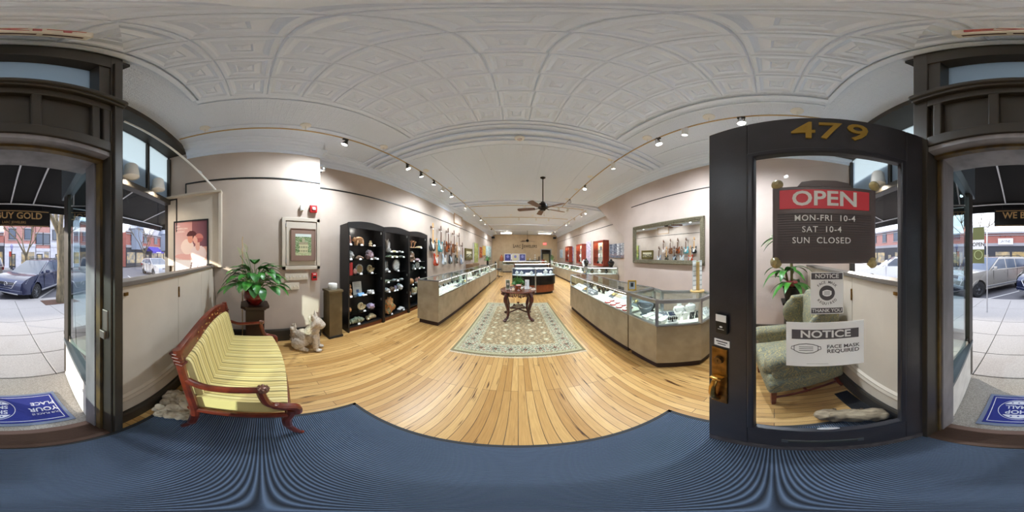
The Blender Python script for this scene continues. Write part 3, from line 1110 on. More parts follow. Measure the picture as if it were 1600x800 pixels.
# exit sign above the doorway
t = thing('exit_sign', 'red and white EXIT sign on the ceiling just inside the door', 'exit sign', m=frame((-.03, -.375, 3.40), (-1, 0, 0)))
mb = MB(); mb.box((0, 0, 0), (.40, .24, .05), bevel=.008); mb.build('case', mat('cream_plastic', (226, 218, 204), .45), t)
text('EXIT', .17, 'lettering', mat('exit_red', (186, 54, 58), .4), t, (0, 0, .027), bold=.012, ext=.002)
mb = MB(); mb.box((0, .19, -.01), (.18, .14, .05), bevel=.004); mb.build('bracket', M_WHITE, t)
mb = MB()
for dx in (-.125, 0, .125):
    mb.box((dx, -.122, 0), (.11, .006, .012))
mb.build('lamp_slots', mat('exit_dark_slot', (70, 34, 20), .5), t)

# ceiling fans
def fan(x, y, zhub, label, rot, n=5, rad=.66):
    t = thing('ceiling_fan', label, 'ceiling fan', (x, y, ZC), rot)
    h = zhub - ZC
    M_FB = mat('black_fan_metal', (26, 22, 20), .35, .6)
    mb = MB(); mb.lathe([(0, 0), (.07, 0), (.068, -.02), (.03, -.05), (.02, -.055), (0, -.055)], seg=24); mb.build('canopy', M_FB, t, smooth=True)
    mb = MB(); mb.cyl((0, 0, -.04), (0, 0, h + .12), .013, seg=12); mb.build('downrod', M_FB, t)
    mb = MB(); mb.lathe([(0, h + .16), (.05, h + .16), (.06, h + .13), (.115, h + .10), (.13, h + .03), (.12, h - .02), (.07, h - .05), (.06, h - .075), (0, h - .08)], seg=28)
    mb.build('motor_housing', M_FB, t, smooth=True)
    for k in range(n):
        R = Matrix.Rotation(2 * PI * k / n, 4, 'Z')
        mb = MB(); mb.M = R
        mb.tube([(.11, 0, h - .01), (.17, 0, h - .03), (.23, 0, h - .02)], .014, 8, flat=(1.6, .5))
        ir = mb.build('blade_iron', M_FB, t)
        mb = MB(); mb.M = R @ Matrix.Translation((0, 0, h - .02)) @ Matrix.Rotation(math.radians(12), 4, 'X')
        mb.prism([(.2, -.055), (.3, -.066), (rad - .04, -.075), (rad - .01, -.05), (rad, 0), (rad - .01, .05), (rad - .04, .075), (.3, .066), (.2, .055)], -.004, .004)
        mb.build('blade', mat('walnut_fan_blade', (112, 70, 42), .4, c2=(84, 50, 30), scale=8, stretch=(1, 8, 1)), t)
    mb = MB(); mb.tube([(.03, 0, h - .08), (.035, 0, h - .2)], .002, 6); mb.ball((.035, 0, h - .205), .008, 8, 6); mb.build('pull_chain', M_BRASS, t)
fan(.77, 4.02, 2.72, 'brown five-blade ceiling fan on a black rod, nearer the street', .3)
fan(1.28, 13.5, 2.72, 'dark ceiling fan in front of the back wall lettering', 0.1)
# ================================================================ seating, plants and statues at the front
def smoothpath(pts, n=8):
    """Catmull-Rom through the points."""
    P = [Vector(p) for p in pts]
    out = []
    for i in range(len(P) - 1):
        a, b, c, d = P[max(i - 1, 0)], P[i], P[i + 1], P[min(i + 2, len(P) - 1)]
        for k in range(n):
            t = k / n
            out.append(.5 * ((2 * b) + (c - a) * t + (2 * a - 5 * b + 4 * c - d) * t * t + (3 * b - a - 3 * c + d) * t ** 3))
    out.append(P[-1])
    return out

def blob(parts, name, m, parent, voxel=.012, smooth_it=6, world=False, noise=0.0, nscale=20):
    """One continuous surface grown over overlapping ellipsoids / capsules (remeshed)."""
    mb = MB()
    for p in parts:
        if p[0] == 'e':
            _, c, r, *rot = p
            mm = None
            if rot: mm = Matrix.Rotation(rot[0][1], 4, rot[0][0])
            mb.ball(c, r, 20, 14, m=mm)
        elif p[0] == 'c':
            _, a, b, r0, r1 = p
            mb.cyl(a, b, r0, r1, 16); mb.ball(a, r0, 14, 10); mb.ball(b, r1, 14, 10)
        elif p[0] == 'b':
            _, c, s, rz, bev = p
            mb.box(c, s, rz, bev, seg=3)
    o = mb.build(name, m, parent, smooth=True, world=world)
    md = o.modifiers.new('r', 'REMESH'); md.mode = 'VOXEL'; md.voxel_size = voxel; md.use_smooth_shade = True
    ms = o.modifiers.new('s', 'SMOOTH'); ms.iterations = smooth_it; ms.factor = .5
    dg = bpy.context.evaluated_depsgraph_get()
    me = bpy.data.meshes.new_from_object(o.evaluated_get(dg))
    o.modifiers.clear()
    o.data = me
    if noise:
        from mathutils import noise as mn
        me.calc_loop_triangles()
        ns = [v.normal.copy() for v in me.vertices]
        for v, n in zip(me.vertices, ns):
            v.co += n * noise * mn.noise(v.co * nscale)
    for p in me.polygons: p.use_smooth = True
    me.name = name
    return o

def stripe_mat(name, axis, cols, width, rough=.65):
    """Woven stripes of differing widths along one object axis."""
    m = bpy.data.materials.new(name)
    m.use_nodes = True
    nt = m.node_tree; N, L = nt.nodes, nt.links
    b = N['Principled BSDF']; b.inputs['Roughness'].default_value = rough
    tc = N.new('ShaderNodeTexCoord'); sp = N.new('ShaderNodeSeparateXYZ')
    L.new(tc.outputs['Object'], sp.inputs['Vector'])
    mo = N.new('ShaderNodeMath'); mo.operation = 'DIVIDE'; mo.inputs[1].default_value = width
    L.new(sp.outputs[axis], mo.inputs[0])
    fr = N.new('ShaderNodeMath'); fr.operation = 'FRACT'; L.new(mo.outputs[0], fr.inputs[0])
    ra = N.new('ShaderNodeValToRGB'); ra.color_ramp.interpolation = 'CONSTANT'
    while len(ra.color_ramp.elements) < len(cols): ra.color_ramp.elements.new(.5)
    for e, (p, c) in zip(ra.color_ramp.elements, cols):
        e.position = p; e.color = rgb(c)
    L.new(fr.outputs[0], ra.inputs['Fac'])
    L.new(ra.outputs['Color'], b.inputs['Base Color'])
    nz = N.new('ShaderNodeTexNoise'); nz.inputs['Scale'].default_value = 320
    L.new(tc.outputs['Object'], nz.inputs['Vector'])
    bp = N.new('ShaderNodeBump'); bp.inputs['Strength'].default_value = .15; bp.inputs['Distance'].default_value = .004
    L.new(nz.outputs['Fac'], bp.inputs['Height']); L.new(bp.outputs['Normal'], b.inputs['Normal'])
    return m

# ---- striped settee: local x runs along it away from its near end, y towards the sitter
SET = thing('settee', 'carved wooden settee upholstered in yellow and olive stripes beside the entry mat', 'settee', m=Matrix.Translation((-.765, -.08, 0)) @ Matrix.Rotation(PI - .03, 4, 'Z') @ Matrix.Diagonal((1, -1, 1, 1)))
SETM = BASE[SET]
_s = Matrix.Translation((-.765, -.08, .009)) @ Matrix.Rotation(PI - .03, 4, 'Z')
SET.matrix_world = _s; BASE[SET] = _s
def sy(p): return (p[0], -p[1], p[2])          # front of the seat is -y in the settee's frame
LEN, DEP = 1.13, .50
M_STRIPE = stripe_mat('yellow_stripe_fabric', 'X', [(0, (208, 188, 122)), (.14, (124, 112, 62)), (.25, (214, 196, 132)), (.40, (172, 154, 88)), (.46, (220, 204, 144)), (.64, (146, 130, 74)), (.71, (208, 188, 122)), (.85, (166, 148, 84)), (.92, (214, 196, 132))], .115)
M_SOFAWOOD = mat('red_brown_carved_wood', (114, 44, 24), .28, c2=(82, 30, 18), scale=16, coat=.4)
def bow(u): return .05 * math.sin(PI * u)
# seat cushion
mb = MB()
def seat(u, v):
    x = .03 + u * (LEN - .06)
    fy = .235 + bow(u); by = -.23
    a = v * 2 * PI
    # rounded slab section
    yy = (fy + by) / 2 + (fy - by) / 2 * max(-1, min(1, 1.25 * math.cos(a)))
    zz = .405 + .065 * max(-1, min(1, 1.6 * math.sin(a))) + (.018 if math.sin(a) > 0 else 0) * (1 - abs(2 * u - 1) ** 4)
    return sy((x, yy, zz))
mb.surf(seat, 40, 32)
for uu in (0, 1):
    mb.face([seat(uu, k / 32) for k in range(32)])
mb.build('seat_cushion', M_STRIPE, SET, smooth=True)
mb = MB()
def backc(u, v):
    x = .055 + u * (LEN - .11)
    top = .80 + .065 * math.sin(PI * u)
    a = v * 2 * PI
    t = max(-1, min(1, 1.15 * math.sin(a)))       # up
    s = max(-1, min(1, 1.4 * math.cos(a)))        # front/back
    z = .46 + (t + 1) / 2 * (top - .46)
    k = (z - .46) / .36
    y = -.235 - .085 * k + (.040 * s if s > 0 else .018 * s) * (1.1 if s > 0 else 1)
    return sy((x, y, z))
mb.surf(backc, 40, 32)
for uu in (0, 1):
    mb.face([backc(uu, k / 32) for k in range(32)])
mb.build('back_cushion', M_STRIPE, SET, smooth=True)
# seat rails
mb = MB()
mb.tube([sy((.02 + k / 20 * (LEN - .04), .235 + bow(k / 20), .335)) for k in range(21)], .026, 8, flat=(.7, 1.1))
mb.tube([sy((.0, .24, .335)), sy((0, -.24, .335))], .024, 8, flat=(.8, 1.1))
mb.tube([sy((LEN, .24, .335)), sy((LEN, -.24, .335))], .024, 8, flat=(.8, 1.1))
mb.tube([sy((0, -.25, .335)), sy((LEN, -.25, .335))], .024, 8, flat=(.8, 1.1))
mb.build('seat_rail', M_SOFAWOOD, SET, smooth=True)
# crest rail with gilt painting
mb = MB()
def crest(u, v):
    x = -.01 + u * (LEN + .02)
    b = .775 + .055 * math.sin(PI * u); t = .885 + .075 * math.sin(PI * u)
    a = v * 2 * PI
    z = (b + t) / 2 + (t - b) / 2 * max(-1, min(1, 1.3 * math.sin(a)))
    y = -.30 - .12 * (z - .7) + .020 * max(-1, min(1, 1.4 * math.cos(a))) - .012
    return sy((x, y, z))
mb.surf(crest, 30, 20)
for uu in (0, 1):
    mb.face([crest(uu, k / 20) for k in range(20)])
cr = mb.build('crest_rail', M_SOFAWOOD, SET, smooth=True)
mb = MB(); rnd = random.Random(3)
for k in range(26):
    u = .22 + .56 * k / 25
    b = .78 + .055 * math.sin(PI * u); t = .885 + .075 * math.sin(PI * u)
    z = b + (t - b) * (.4 + .35 * math.sin(k * 1.9))
    p = sy((-.01 + u * (LEN + .02), -.30 - .12 * (z - .7) + .011, z))
    mb.ball(p, (rnd.uniform(.006, .014), .003, rnd.uniform(.005, .010)), 8, 6)
mb.build('gilt_floral_pattern', mat('gilt_paint', (186, 152, 84), .4, .3), cr, smooth=True)
# legs continue up into the arms and the back posts
for x in (0.0, LEN):
    mb = MB()
    mb.tube([sy(p) for p in smoothpath([(x, .30, 0), (x, .275, .03), (x, .235, .14), (x, .225, .26), (x, .245, .34), (x, .25, .40)])], [.017] * 8 + [.02] * 10 + [.026] * 23, 8, flat=(1, 1))
    mb.build('leg', M_SOFAWOOD, SET, smooth=True)
    mb = MB()
    mb.tube([sy(p) for p in smoothpath([(x, -.29, 0), (x, -.245, .10), (x, -.225, .24), (x, -.225, .36)])], [.018] * 9 + [.026] * 16, 8)
    mb.build('leg', M_SOFAWOOD, SET, smooth=True)
    mb = MB()
    mb.tube([sy(p) for p in smoothpath([(x, -.225, .34), (x, -.25, .50), (x, -.29, .70), (x, -.33, .90)])], .027, 8)
    po = mb.build('back_post', M_SOFAWOOD, SET, smooth=True)
    mb = MB()
    for k in range(4):
        mb.box(sy((x, -.302 + .0 - k * .012, .80 + k * .024)), (.06, .05, .016), bevel=.005)
    mb.build('carving', mat('dark_carving', (86, 30, 18), .35), po)
    mb = MB()
    mb.tube([sy(p) for p in smoothpath([(x, -.275, .66), (x, -.16, .625), (x, .0, .635), (x, .10, .645)])], .024, 8, flat=(1.1, .75))
    mb.tube([sy(p) for p in smoothpath([(x, .10, .635), (x, .115, .56), (x, .14, .49), (x, .20, .45), (x, .265, .43), (x, .27, .36)])], [.024] * 20 + [.03] * 21, 8)
    ar = mb.build('arm', M_SOFAWOOD, SET, smooth=True)
    mb = MB(); mb.ball(sy((x, .112, .648)), (.032, .032, .026), 14, 10)
    for k in range(8):
        a = 2 * PI * k / 8
        mb.ball(sy((x + .024 * math.cos(a), .112 + .024 * math.sin(a), .664)), .010, 8, 6)
    mb.build('rosette', mat('polished_rosette', (118, 84, 70), .25, .3), ar, smooth=True)

# ---- coral cluster under the settee
t = thing('coral_cluster', 'cream cluster of coral and shells on the floor under the settee', 'coral', (-.97, -.515, .009), .25)
rnd = random.Random(11)
M_CORAL = mat('cream_coral', (226, 214, 192), .7, c2=(186, 168, 140), scale=28, bump=.5)
parts = [('e', (rnd.uniform(-.17, .14), rnd.uniform(-.10, .11), .04 + rnd.uniform(0, .03)), (rnd.uniform(.03, .06), rnd.uniform(.03, .05), rnd.uniform(.03, .05))) for k in range(26)]
parts.append(('b', (0, 0, .025), (.33, .22, .045), 0, .015))
blob(parts, 'coral_mass', M_CORAL, t, .009, 2, noise=.012, nscale=45)
for k in range(9):
    mb = MB()
    a = rnd.uniform(0, 6.3)
    c = (rnd.uniform(-.15, .12), rnd.uniform(-.09, .09), .085)
    mb.lathe([(0, 0), (.02, .004), (.034, .012), (.04, .022), (.034, .016), (.018, .010), (0, .008)], c, 14, m=Matrix.Rotation(.6 * math.sin(a), 4, 'X') @ Matrix.Rotation(a, 4, 'Z'), sx=1.2)
    mb.build('shell', mat('pale_shell', (236, 226, 206), .4), t, smooth=True)

# ---- dark pedestal, red pot and peace lily
PD = Vector((-2.28, -.02, 0))
t = thing('plant_pedestal', 'dark square wooden pedestal behind the settee carrying a red pot', 'pedestal', PD, .06)
M_PED = mat('dark_brown_pedestal', (52, 34, 26), .4)
mb = MB(); mb.box((0, 0, .035), (.34, .34, .07), bevel=.006); mb.box((0, 0, .08), (.30, .30, .03), bevel=.006); mb.build('base', M_PED, t)
mb = MB(); mb.box((0, 0, .41), (.25, .25, .66), bevel=.004); mb.build('column', M_PED, t)
mb = MB()
o = .19
mb.prism([(-o, -o + .07), (-o + .07, -o), (o - .07, -o), (o, -o + .07), (o, o - .07), (o - .07, o), (-o + .07, o), (-o, o - .07)], .755, .79)
mb.box((0, 0, .745), (.29, .29, .03), bevel=.008); mb.build('pedestal_top', M_PED, t)

def leaf(mb, base, direction, length, width, droop, rnd, fold=.25, wave=0.0):
    """A pointed blade on its stalk, curving down under its weight."""
    d = Vector(direction).normalized()
    side = d.cross(Vector((0, 0, 1)))
    side = side.normalized() if side.length > 1e-4 else Vector((1, 0, 0))
    n = 9
    p = Vector(base)
    rows = []
    dd = d.copy()
    for k in range(n + 1):
        s = k / n
        w = width * math.sin(PI * min(1, s ** .8 * .96 + .04)) ** .8 * (1 if s < .98 else .1)
        up = side.cross(dd).normalized()
        rows.append([mb.bm.verts.new(mb.M @ q) for q in (p - side * w + up * w * fold, p - side * w * .5 + up * w * fold * .3, p, p + side * w * .5 + up * w * fold * .3, p + side * w + up * w * fold)])
        dd = (dd + Vector((0, 0, -droop / n)) + side * wave * math.sin(s * 6) / n).normalized()
        p = p + dd * (length / n)
    for A, B in zip(rows, rows[1:]):
        for k in range(4):
            mb.bm.faces.new((A[k], A[k + 1], B[k + 1], B[k]))

def leaf_mat(name, c1, c2):
    m = mat(name, c1, .35, c2=c2, scale=9, spec=.5)
    b = m.node_tree.nodes['Principled BSDF']
    b.inputs['Subsurface Weight'].default_value = 0.0
    return m
M_LEAF = leaf_mat('lily_leaf', (72, 140, 52), (24, 78, 32))
def potted(name, label, loc, pot_prof, pot_mat, stalks, spread, lmin, lmax, width, rise, seed, leafm, soil=.18, flowers=0, squash=1.0, wallside=1.0):
    t = thing(name, label, 'potted plant', loc)
    mb = MB(); mb.lathe(pot_prof, seg=36); mb.build('pot', pot_mat, t, smooth=True)
    mb = MB(); mb.lathe([(0, soil + .01), (pot_prof[-3][0] * .92 if len(pot_prof) > 3 else .1, soil)], seg=24); mb.build('soil', mat('potting_soil', (40, 28, 20), .9), t)
    rnd = random.Random(seed)
    mbl, mbs = MB(), MB()
    for k in range(stalks):
        a = k * 2.39996 + rnd.uniform(-.3, .3)
        f = (k + .5) / stalks
        out = spread * math.sqrt(f)
        h = soil + rise * (1 - .75 * f) + rnd.uniform(-.04, .06)
        base = Vector((.03 * math.cos(a), .03 * math.sin(a) * squash, soil))
        wx = wallside if math.cos(a) < 0 else 1.0         # kept short towards the wall
        top = Vector((out * math.cos(a) * wx, out * math.sin(a) * squash, h))
        mid = (base + top) / 2 + Vector((0, 0, .06))
        mbs.tube(smoothpath([base, mid, top], 4), .0045, 6)
        d = (top - mid).normalized() + Vector((math.cos(a) * wx, math.sin(a) + (1 - wx) * (1 if math.sin(a) > 0 else -1), .5 - .35 * f))
        leaf(mbl, top, d, rnd.uniform(lmin, lmax), width * rnd.uniform(.8, 1.15), rnd.uniform(.9, 2.1), rnd, .15, wave=.35)
    mbs.build('stems', mat('plant_stem', (86, 128, 58), .5), t)
    mbl.build('foliage', leafm, t, smooth=True)
    for k in range(flowers):
        a = rnd.uniform(2.2, 4.5) + k
        base = Vector((0, 0, soil)); top = Vector((.14 * math.cos(a), .25 * math.sin(a), soil + rise + .1 + .05 * k))
        mb = MB(); mb.tube(smoothpath([base, (base + top) / 2 + Vector((0, 0, .08)), top], 5), .004, 6)
        fl = mb.build('flower_stalk', mat('plant_stem', (86, 128, 58)), t)
        mb = MB(); leaf(mb, top, (0.2, -.3, 1), .13, .04, .2, rnd, .5); mb.build('spathe', mat('cream_spathe', (232, 232, 204), .5), fl, smooth=True)
    return t
pot = potted('peace_lily', 'leafy green peace lily in a glossy red pot on the dark pedestal', PD + Vector((0, 0, .79)),
       [(0, 0), (.09, 0), (.095, .012), (.11, .035), (.15, .09), (.16, .13), (.15, .18), (.14, .2), (.148, .21), (.14, .212), (.13, .2), (.13, .17)],
       mat('oxblood_glaze', (132, 28, 26), .15, c2=(92, 20, 20), scale=14, coat=.6), 70, .30, .17, .26, .062, .36, 5, M_LEAF, flowers=3, squash=1.15, wallside=.05)

# ---- tall leafy plant behind the wing chair
TP = Vector((2.25, -.33, 0))
t = thing('plant_stand', 'slim black stand behind the wing chair carrying the tall plant', 'stand', TP)
mb = MB(); mb.box((0, 0, .02), (.3, .3, .04), bevel=.008); mb.build('base', M_BLACK, t)
mb = MB(); mb.box((0, 0, .42), (.2, .2, .78), bevel=.006); mb.build('column', M_BLACK, t)
mb = MB(); mb.box((0, 0, .825), (.28, .28, .03), bevel=.006); mb.build('stand_top', M_BLACK, t)
t = thing('corn_plant', 'tall broad-leaved green plant in a dark pot with a pink ribbon behind the wing chair', 'potted plant', TP + Vector((0, 0, .84)))
mb = MB(); mb.lathe([(0, 0), (.09, 0), (.12, .16), (.13, .2), (.125, .2), (.11, .17)], seg=28); mb.build('pot', M_BLACK, t, smooth=True)
mb = MB(); mb.lathe([(.075, .215), (.085, .23), (.085, .27), (.075, .285)], seg=24); mb.build('ribbon', mat('pink_ribbon', (214, 96, 104), .5), t, smooth=True)
mb = MB()
mb.tube([(0, 0, .15), (.01, 0, .5), (.02, .05, .85)], .02, 10); mb.tube([(.03, .03, .15), (.03, .08, .4)], .016, 10)
mb.build('trunk', mat('plant_cane', (120, 108, 66), .7), t)
rnd = random.Random(8); mb = MB()
for base, n in (((.02, .05, .85), 13), ((.03, .08, .4), 10), ((0, 0, .22), 12)):
    for k in range(n):
        a = k * 2.4 + 1
        leaf(mb, base, (math.cos(a), 1.2 * math.sin(a), rnd.uniform(.6, 1.6)), rnd.uniform(.32, .5), .045, rnd.uniform(1.4, 2.6), rnd, .2)
mb.build('foliage', leaf_mat('corn_leaf', (72, 140, 44), (40, 96, 34)), t, smooth=True)

# ---- glazed lion-dogs
M_GLAZE = mat('white_crackle_glaze', (204, 190, 172), .25, c2=(178, 162, 144), scale=40, bump=.08, coat=.5)
def lion_dog(label, loc, rz, s=1.0):
    t = thing('lion_dog_statue', label, 'statue', loc, rz)
    # local +x is where it looks; sits on its haunches
    S = lambda p: tuple(q * s for q in p)
    P = [('e', S((-.06, 0, .17)), S((.13, .10, .15))), ('e', S((.05, 0, .24)), S((.10, .095, .15))), ('e', S((.09, 0, .33)), S((.085, .095, .09))),
         ('e', S((-.10, .085, .10)), S((.10, .05, .10))), ('e', S((-.10, -.085, .10)), S((.10, .05, .10))),
         ('c', S((-.06, .09, .03)), S((.02, .10, .025)), .035 * s, .03 * s), ('c', S((-.06, -.09, .03)), S((.02, -.10, .025)), .035 * s, .03 * s),
         ('c', S((.11, .06, .24)), S((.13, .065, .04)), .045 * s, .036 * s), ('c', S((.11, -.06, .24)), S((.13, -.065, .04)), .045 * s, .036 * s),
         ('e', S((.16, .065, .025)), S((.055, .04, .028))), ('e', S((.16, -.065, .025)), S((.055, .04, .028))),
         ('e', S((.12, 0, .44)), S((.095, .09, .085))), ('e', S((.19, 0, .415)), S((.06, .065, .045))), ('e', S((.18, 0, .372)), S((.045, .052, .020))),
         ('e', S((.21, .0, .45)), S((.02, .025, .018))),
         ('c', S((.10, .065, .50)), S((.08, .10, .60)), .034 * s, .008 * s), ('c', S((.10, -.065, .50)), S((.08, -.10, .60)), .034 * s, .008 * s),
         ('e', S((.155, .04, .475)), S((.022, .022, .018))), ('e', S((.155, -.04, .475)), S((.022, .022, .018))),
         ('c', S((-.17, 0, .12)), S((-.19, 0, .26)), .05 * s, .05 * s), ('c', S((-.19, 0, .26)), S((-.17, 0, .39)), .05 * s, .012 * s), ('e', S((-.20, .03, .2)), S((.05, .05, .06)))]
    rnd = random.Random(4)
    for k in range(22):                     # curls of the mane
        a = k / 22 * 2 * PI
        P.append(('e', S((.07 + .03 * math.sin(3 * a), .105 * math.cos(a), .40 + .11 * math.sin(a))), S((.03, .028, .03))))
    for k in range(8):
        P.append(('e', S((-.19 + rnd.uniform(-.03, .03), rnd.uniform(-.04, .04), .14 + .03 * k)), S((.03, .028, .028))))
    blob(P, 'glazed_body', M_GLAZE, t, .0085 * s, 2, noise=.006 * s, nscale=28)
    for sgn in (-1, 1):
        mb = MB(); mb.ball(S((.178, sgn * .036, .462)), .010 * s, 10, 8); mb.build('eye', mat('dark_glaze_eye', (60, 50, 46), .2), t, smooth=True)
    return t
lion_dog('white glazed lion-dog statue sitting on the wood floor beside the settee', (-2.22, .72, 0), 1.0, 1.08)
lion_dog('white glazed lion-dog statue on the floor behind the wing chair arm', (2.22, .22, 0), 2.4, 1.0)

# ---- wing chair seen through the door
t = thing('wing_chair', 'green paisley wing armchair with red-brown legs seen through the open door', 'armchair', (1.50, -.235, 0), .235)
M_PAIS = None
def paisley():
    m = bpy.data.materials.new('green_paisley_fabric'); m.use_nodes = True
    nt = m.node_tree; N, L = nt.nodes, nt.links
    b = N['Principled BSDF']; b.inputs['Roughness'].default_value = .8
    tc = N.new('ShaderNodeTexCoord')
    nz = N.new('ShaderNodeTexNoise'); nz.inputs['Scale'].default_value = 7; nz.inputs['Distortion'].default_value = 2.5; nz.inputs['Detail'].default_value = 2
    L.new(tc.outputs['Object'], nz.inputs['Vector'])
    mu = N.new('ShaderNodeMath'); mu.operation = 'MULTIPLY'; mu.inputs[1].default_value = 9; L.new(nz.outputs['Fac'], mu.inputs[0])
    fr = N.new('ShaderNodeMath'); fr.operation = 'FRACT'; L.new(mu.outputs[0], fr.inputs[0])
    ra = N.new('ShaderNodeValToRGB')
    for p, c in ((.2, (104, 110, 100)), (.45, (140, 132, 98)), (.6, (176, 160, 108)), (.8, (118, 124, 112))):
        e = ra.color_ramp.elements.new(p); e.color = rgb(c)
    ra.color_ramp.elements[0].color = rgb((112, 116, 104)); ra.color_ramp.elements[-1].color = rgb((124, 126, 110))
    L.new(fr.outputs[0], ra.inputs['Fac']); L.new(ra.outputs['Color'], b.inputs['Base Color'])
    return m
M_PAIS = paisley()
# local +y is the front; x spans -.34 (towards the camera) to .34
blob([('b', (0, 0, .31), (.62, .62, .20), 0, .03), ('b', (-.02, .0, .30), (.66, .64, .14), 0, .03)], 'seat_frame', M_PAIS, t, .012, 4)
blob([('b', (0, .05, .45), (.46, .58, .13), 0, .045), ('e', (0, .05, .47), (.2, .26, .075))], 'seat_cushion', M_PAIS, t, .012, 5)
mb = MB()
blob([('b', (0, -.28, .70), (.56, .14, .72), 0, .06), ('e', (0, -.24, .80), (.24, .09, .26)), ('c', (-.22, -.29, 1.04), (.22, -.29, 1.04), .06, .06)], 'backrest', M_PAIS, t, .014, 5)
for s in (-1, 1):
    blob([('b', (s * .28, .0, .50), (.10, .56, .22), 0, .04), ('c', (s * .295, -.25, .60), (s * .295, .26, .60), .065, .075), ('e', (s * .295, .30, .58), (.075, .04, .075))], 'arm', M_PAIS, t, .012, 4)
    blob([('b', (s * .285, -.19, .82), (.07, .22, .42), 0, .03), ('e', (s * .285, -.12, .84), (.045, .13, .16))], 'wing', M_PAIS, t, .012, 4)
    mb = MB(); mb.tube([(s * .28, .27, .215), (s * .28, .27, .0)], [.032, .022], 4); mb.build('leg', M_CHERRY, t)
    mb = MB(); mb.tube(smoothpath([(s * .27, -.27, .215), (s * .27, -.30, .1), (s * .27, -.35, 0)]), .024, 4); mb.build('leg', M_CHERRY, t)
mb = MB()
for s in (-1, 1):
    mb.tube([(s * .28, .27, .1), (s * .27, -.30, .1)], .013, 6)
mb.tube([(-.275, 0, .1), (.275, 0, .1)], .013, 6)
mb.build('stretcher', M_CHERRY, t)

# ---- driftwood log and floor registers by the door
t = thing('driftwood_log', 'weathered grey driftwood log lying on the floor behind the door glass', 'driftwood', (.82, -.46, .009), 1.06)
rnd = random.Random(2)
blob([('c', (-.15, 0, .055), (.15, .005, .05), .05, .042), ('c', (-.17, .02, .06), (.1, .02, .07), .035, .03), ('e', (.16, 0, .05), (.05, .04, .04)), ('c', (-.05, -.035, .035), (.16, -.02, .035), .032, .028)],
     'log', mat('grey_driftwood', (176, 160, 134), .85, c2=(126, 110, 88), scale=26, stretch=(.35, 2.5, 2.5), bump=.6), t, .008, 1, noise=.012, nscale=22)
for x, y in ((-.06, -.05), (.1, -.045)):
    mb = MB(); mb.ball((x, y, .06), (.014, .008, .012), 8, 6)
    mb.build('knot', mat('dark_knot', (84, 70, 54), .9), t)
t.scale = (1.05, 1.35, 1.4)
for (x, y, l, lab) in ((1.02, -.585, .36, 'black cast floor register between the wing chair and the log'), (.70, -.61, .2, 'black floor register partly behind the driftwood log')):
    t = thing('floor_register', lab, 'floor register', (x, y, 0), .06)
    mb = MB(); mb.box((0, 0, .004), (l, .12, .008), bevel=.002); mb.build('plate', M_BLACK, t)
    mb = MB()
    for k in range(int(l / .02) - 1):
        mb.box((-l / 2 + .02 + k * .02, 0, .009), (.008, .1, .004))
    mb.build('grille', mat('register_grille', (40, 40, 44), .4, .5), t)

# ---- entry mat
t = thing('entry_mat', 'large ribbed charcoal blue entry mat inside the door', 'mat', (-.06, .01, 0), -.03)
def ribbed():
    m = bpy.data.materials.new('ribbed_mat'); m.use_nodes = True
    nt = m.node_tree; N, L = nt.nodes, nt.links
    b = N['Principled BSDF']; b.inputs['Roughness'].default_value = .85
    tc = N.new('ShaderNodeTexCoord'); mp = N.new('ShaderNodeMapping'); mp.inputs['Rotation'].default_value = (0, 0, 0); L.new(tc.outputs['Object'], mp.inputs['Vector'])
    wv = N.new('ShaderNodeTexWave'); wv.inputs['Scale'].default_value = 26; wv.inputs['Distortion'].default_value = .4; wv.inputs['Detail'].default_value = 2; wv.inputs['Detail Scale'].default_value = 20
    wv.bands_direction = 'Y'
    L.new(mp.outputs['Vector'], wv.inputs['Vector'])
    ra = N.new('ShaderNodeValToRGB'); ra.color_ramp.elements[0].color = rgb((34, 42, 54)); ra.color_ramp.elements[1].color = rgb((94, 112, 138))
    L.new(wv.outputs['Fac'], ra.inputs['Fac']); L.new(ra.outputs['Color'], b.inputs['Base Color'])
    bp = N.new('ShaderNodeBump'); bp.inputs['Strength'].default_value = .8; bp.inputs['Distance'].default_value = .006
    L.new(wv.outputs['Fac'], bp.inputs['Height']); L.new(bp.outputs['Normal'], b.inputs['Normal'])
    return m
mb = MB(); mb.box((0, 0, .004), (1.78, 1.2, .008)); mb.build('pile', ribbed(), t)
mb = MB()
for s in (-1, 1):
    mb.box((s * .905, 0, .003), (.03, 1.26, .006), bevel=.002); mb.box((0, s * .615, .003), (1.84, .03, .006), bevel=.002)
mb.build('rubber_edge', mat('mat_rubber', (40, 42, 46), .7), t)

